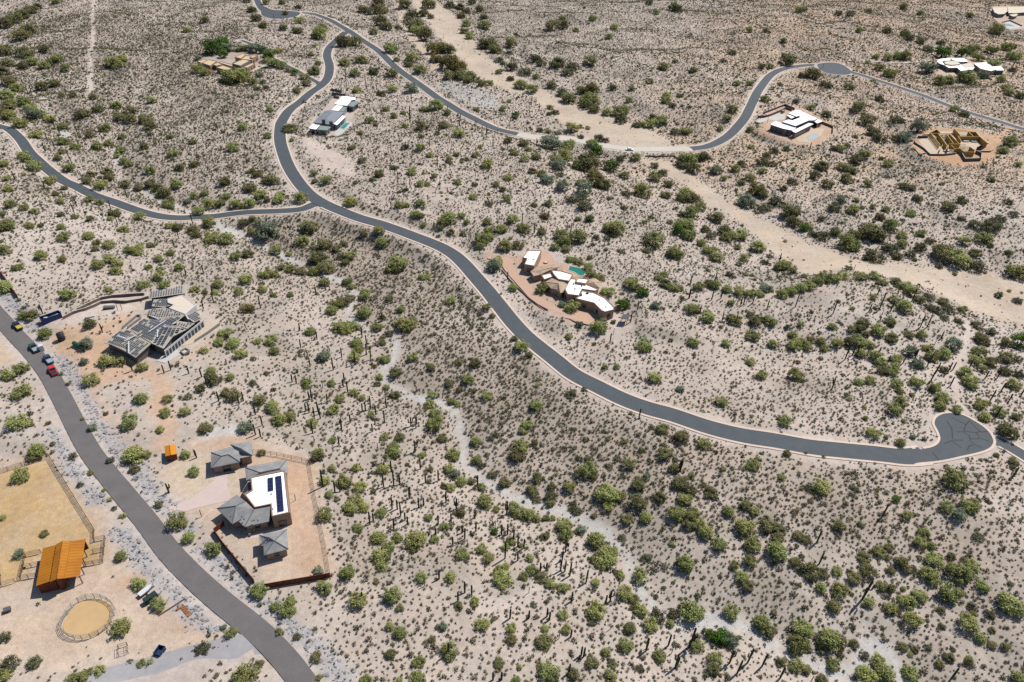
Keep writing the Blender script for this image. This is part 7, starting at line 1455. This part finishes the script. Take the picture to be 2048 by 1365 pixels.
for pts_, hh, lb in (([(150,490),(200,400),(380,400)], 1.6, 'dark coated foundation wall at the corner of the building site'), ([(150,490),(320,600),(420,700),(640,700),(860,680)], 1.2, 'dark coated foundation wall along the front of the building site'), ([(160,590),(240,690),(350,665)], 0.8, 'low dark wall stub at the edge of the building site'), ([(945,690),(1010,800),(1280,790),(1290,700),(1190,660)], 2.0, 'dark blue coated basement wall of the building site'), ([(1210,640),(1450,640),(1500,600)], 0.9, 'low dark wall beside the site container'), ([(290,370),(430,360)], 1.2, 'short dark wall behind the timber frames')):
    strip_wall('foundation_wall', R(Z(*TH, *pts_)), hh, 0.3, DKB, lb, 'wall', 1.2, caps=PALECONC)
dumpster(Z(*TH, (1275,590))[0], (5.5, 2.3, 1.5), road_heading(Z(*TH, (1200,610))[0], Z(*TH, (1340,545))[0]), MAROON, 'brown roll-off dumpster beside the timber frames')
yard_box('portable_toilet', Z(*TH, (1850,375))[0], (1.3, 1.3, 2.2), 0.3, SILV, 'pale portable toilet by the building site entrance', 'portable toilet')
for q_, lb, m_ in (((1370,490), 'pale wrapped pallet beside the timber frames', WHITEP), ((1040,465), 'long pale lumber stack on the foundation slab', PALECONC), ((1170,470), 'bluish wrapped lumber stack on the foundation slab', SILV), ((700,630), 'flat pale sheet stack at the front of the slab', PALECONC)):
    yard_box('material_stack', Z(*TH, q_)[0], (3.4, 1.4, 0.7), 0.1, m_, lb, 'stack')

# ------------------------------------------------------------------ far houses
TI = (1840, 100, 9.846); zi = pad_w['house_i'][1]
hI = thing('curved_roof_house', base_of(TI, [(700, 300)], zi), 'house with sweeping curved white roof behind green trees', 'house')
for pts_, hh, rf in (([(335,232),(345,205),(375,185),(450,170),(600,168),(640,200),(560,215),(470,215),(440,245),(500,285),(560,300),(700,290),(800,280),(1080,340),(1045,390),(800,416),(730,352),(570,357),(480,302),(385,272)], 3.8, WHITE_ROOF), ([(470,235),(640,215),(740,225),(800,285),(620,300),(500,280)], 4.6, CREAM_ROOF), ([(600,165),(870,158),(952,232),(800,240),(700,215),(640,200)], 4.4, WHITE_ROOF), ([(805,285),(1000,255),(1075,325),(900,350)], 4.0, CREAM_ROOF), ([(1420,330),(1582,320),(1666,405),(1502,406)], 3.9, WHITE_ROOF)):
    flat_block(hI, TI, pts_, zi, hh, PLUM_STUCCO, rf, 0.2, overhang=0.4, fascia=PLUM_STUCCO, every=3.5, size=(2.0, 1.8), sill=0.4, most=4)
w2, t2 = flat_block(hI, TI, [(1060,272),(1310,240),(1502,392),(1392,417),(1190,372)], zi, 4.2, SAND_STUCCO, WHITE_ROOF, 0.2, overhang=0.3, fascia=PLUM_STUCCO, most=3)
for q_ in ((1220,290),(1210,325),(1340,340),(1250,358),(1390,372)):
    c = W(TI, [q_], t2)[0]; MB().box((c[0], c[1], t2+0.06), (3.6, 0.9, 0.14), -0.1).build('skylight', GLASS, hI)
dv = R(Z(1348, 0, S3, (1000,385),(1010,362),(1050,352),(1100,355),(1200,362),(1330,370),(1450,358),(1540,350))); dv2 = smooth_line(dv, 2.0); dv2[:, 2] = moving_avg(H(dv2[:, 0], dv2[:, 1]), 4)+0.12
strip('driveway', dv2, [-2.6, -1.3, 0, 1.3, 2.6], mat('pale_drive_dirt', alb(222, 205, 188), 0.9, 0.08, 0.6), label='pale drive to the house with the curved roof')
TJ = (1940, 0, 18.95); zj = pad_w['house_j'][1]
hJ = thing('far_white_house', base_of(TJ, [(1300, 400)], zj), 'far white roofed house with a walled pool below it', 'house')
for pts_, hh in (([(850,292),(1400,282),(1432,422),(1312,532),(1080,552),(920,472)], 4.0), ([(1430,282),(2300,255),(2300,470),(1980,482),(1700,512),(1450,502)], 3.6), ([(1480,562),(1780,532),(1822,572),(1702,632),(1590,622)], 3.4)):
    flat_block(hJ, TJ, pts_, zj, hh, PLUM_STUCCO, CREAM_ROOF, 0.2, overhang=0.6, fascia=PLUM_STUCCO, every=4, size=(2.5, 2), sill=0.3, most=4)
zjp = gz_at(TJ, [(1450, 980), (1350, 1000)])
slab('pool_terrace', TJ, [(1200,920),(1500,840),(1960,1030),(1800,1090),(1480,1110)], zjp+0.1, PALECONC, 'pale terrace round the far pool', 1.2)
pool(TJ, [(1235,935),(1462,908),(1690,1000),(1560,1004),(1370,985)], zjp+0.14, WATER, 'far turquoise pool inside a low wall')
strip_wall('pool_wall', R(Z(*TJ, (1200,880),(1500,800),(1760,920),(1960,1010))), 1.2, 0.3, PLUM_STUCCO, 'dusky wall behind the far pool', 'wall', 0.6)
# bridge edge wall below the ford
TW = (1180, 260, 8.533)
strip_wall('ford_wall', R(Z(*TW, (945,458),(1180,462),(1430,455),(1535,520))), 0.7, 0.4, DARKBLOCK, 'dark low concrete wall on the downstream edge of the ford', 'wall', 1.0)

# ------------------------------------------------------------------ stones
def rock_mesh(seed):
    rg = np.random.default_rng(seed); bm = bmesh.new(); bmesh.ops.create_icosphere(bm, subdivisions=1, radius=0.5)
    sq = rg.uniform(0.6, 1.15, 3); sq[2] *= 0.75
    for v in bm.verts:
        n_ = 1+0.28*rg.normal(); v.co = Vector((v.co.x*sq[0]*n_, v.co.y*sq[1]*n_, v.co.z*sq[2]*n_))
    me_ = bpy.data.meshes.new('riprap_rock'); bm.to_mesh(me_); bm.free(); me_.materials.append(RIP); return me_
RIP = mat('blue_grey_rock', alb(164, 166, 172), 0.9, 0.15, 3, rnd=0.22, col2=alb(186, 180, 172))
ROCKS = [rock_mesh(i) for i in range(5)]
def ribbon_pts(line, lo, hi, dens, t0, t1, side, seed):
    rg = np.random.default_rng(seed); n = len(line); seg = line[int(t0*n):int(t1*n)]; t = np.gradient(seg[:, :2], axis=0); t /= np.linalg.norm(t, axis=1, keepdims=True)
    L_ = np.sum(np.hypot(*np.diff(seg[:, :2], axis=0).T)); k = int(L_*(hi-lo)*dens); i = rg.integers(0, len(seg), k); o_ = rg.uniform(lo, hi, k)*side
    x = seg[i, 0]-t[i, 1]*o_+rg.normal(0, 0.5, k); y = seg[i, 1]+t[i, 0]*o_+rg.normal(0, 0.5, k)
    nz = vnoise(x/5.0, y/5.0); m_ = nz > 0.30
    return np.stack([x[m_], y[m_], H(x[m_], y[m_])], 1)
nl = road_w['near'][0]
sgn = 1 if ((nl[40, 0]-nl[30, 0])*(0)-0) else 1
def near_t(px):
    p = R([px])[0]; return float(np.argmin(np.hypot(nl[:, 0]-p[0], nl[:, 1]-p[1])))/len(nl)
# side +1 is to the road's left hand walking down the picture: away from the ranch
rg = np.random.default_rng(41); cand = rg.uniform([GP[idx_n, 0].min(), GP[idx_n, 1].min()], [GP[idx_n, 0].max(), GP[idx_n, 1].max()], (90000, 2))
cand = cand[rg.random(len(cand)) < grid_at(RIPBAND, cand[:, 0], cand[:, 1])*0.95]; rk = np.column_stack([cand, H(cand[:, 0], cand[:, 1])])
rs = np.random.default_rng(8).lognormal(-0.5, 0.34, len(rk)); rq = project(rk); inf = (rq[:, 0] > 4) & (rq[:, 0] < PW-4) & (rq[:, 1] > 4) & (rq[:, 1] < PH-4)
od = np.argsort(-(rs*ppm(rk)*inf)); RW = ['riprap rock', 'riprap rock']
nside = seg_dist(rk[:, :2], R([(0,930),(180,1000),(300,1140),(430,1260)])[:, :2])
cross = np.array([((nl[j+1, 0]-nl[j, 0])*(p[1]-nl[j, 1])-(nl[j+1, 1]-nl[j, 1])*(p[0]-nl[j, 0])) for p in rk for j in [min(int(np.argmin(np.hypot(nl[:, 0]-p[0], nl[:, 1]-p[1]))), len(nl)-2)]])
for i in od[:280]:
    o = inst('riprap_rock', ROCKS[i % 5], (rk[i, 0], rk[i, 1], rk[i, 2]+0.05*rs[i]), float(rs[i]), float(RNG.random()*6.28))
    s_ = 'on the house side of the worn grey road' if cross[i] > 0 else 'on the ranch side of the worn grey road'
    o_ = ('big ' if rs[i] > 1.3 else '')+'blue-grey riprap rock '+s_; tag(o, o_, 'rock', 'riprap, '+o_)
scatter('riprap_gravel', rk[od[280:]]+[0, 0, 0.03], rs[od[280:]], ROCKS, [1]*5, 'blue-grey riprap stones lining the worn road')
# loose pale stones and cobbles in the gully, the banks and the talus behind the adobe house
def talus(px, n, seed, lo=0.25, hi=0.9):
    rg = np.random.default_rng(seed); pw = R(px)[:, :2]; q_ = []
    while len(q_) < n:
        c = rg.uniform(pw.min(0), pw.max(0), (n*2, 2)); q_ += list(c[inside(c, pw)])
    q_ = np.array(q_[:n]); return np.column_stack([q_, H(q_[:, 0], q_[:, 1])]), rg.uniform(lo, hi, n)**1.3
TAL = mat('pale_talus_stone', alb(210, 201, 190), 0.9, 0.12, 3, rnd=0.2)
PALE = []
for i in range(3):
    q_ = ROCKS[i].copy(); q_.materials.clear(); q_.materials.append(TAL); PALE.append(q_)
tp1, ts1 = talus(Z(680,450,S3,(1150,60),(1500,100),(1800,200),(2040,400),(1900,430),(1500,280),(1250,180)), 1500, 1)
tp2, ts2 = talus(Z(680,0,S3,(330,330),(560,480),(900,560),(1000,700),(700,640),(400,430)), 600, 2, 0.2, 0.6)
tp3, ts3 = talus(Z(680,450,S3,(900,330),(1000,420),(1250,620),(1600,900),(1500,940),(1100,640),(930,450)), 500, 3, 0.2, 0.6)
tp4, ts4 = talus(Z(1348,899,S3,(0,250),(500,250),(1300,560),(1400,800),(900,850),(200,560)), 900, 4, 0.15, 0.5)
gs = smooth_line(U(GULLY, 2.5)[:, :2], 0.6); rg = np.random.default_rng(6); gs = gs+rg.normal(0, 1.5, gs.shape); tp5 = np.column_stack([gs, H(gs[:, 0], gs[:, 1])]); ts5 = rg.uniform(0.15, 0.55, len(gs))
TP = np.vstack([tp1, tp2, tp3, tp4, tp5]); TS = np.concatenate([ts1, ts2, ts3, ts4, ts5])
scatter('pale_stones', TP, TS, PALE, [1]*3, 'loose pale stones on the banks and in the gully')
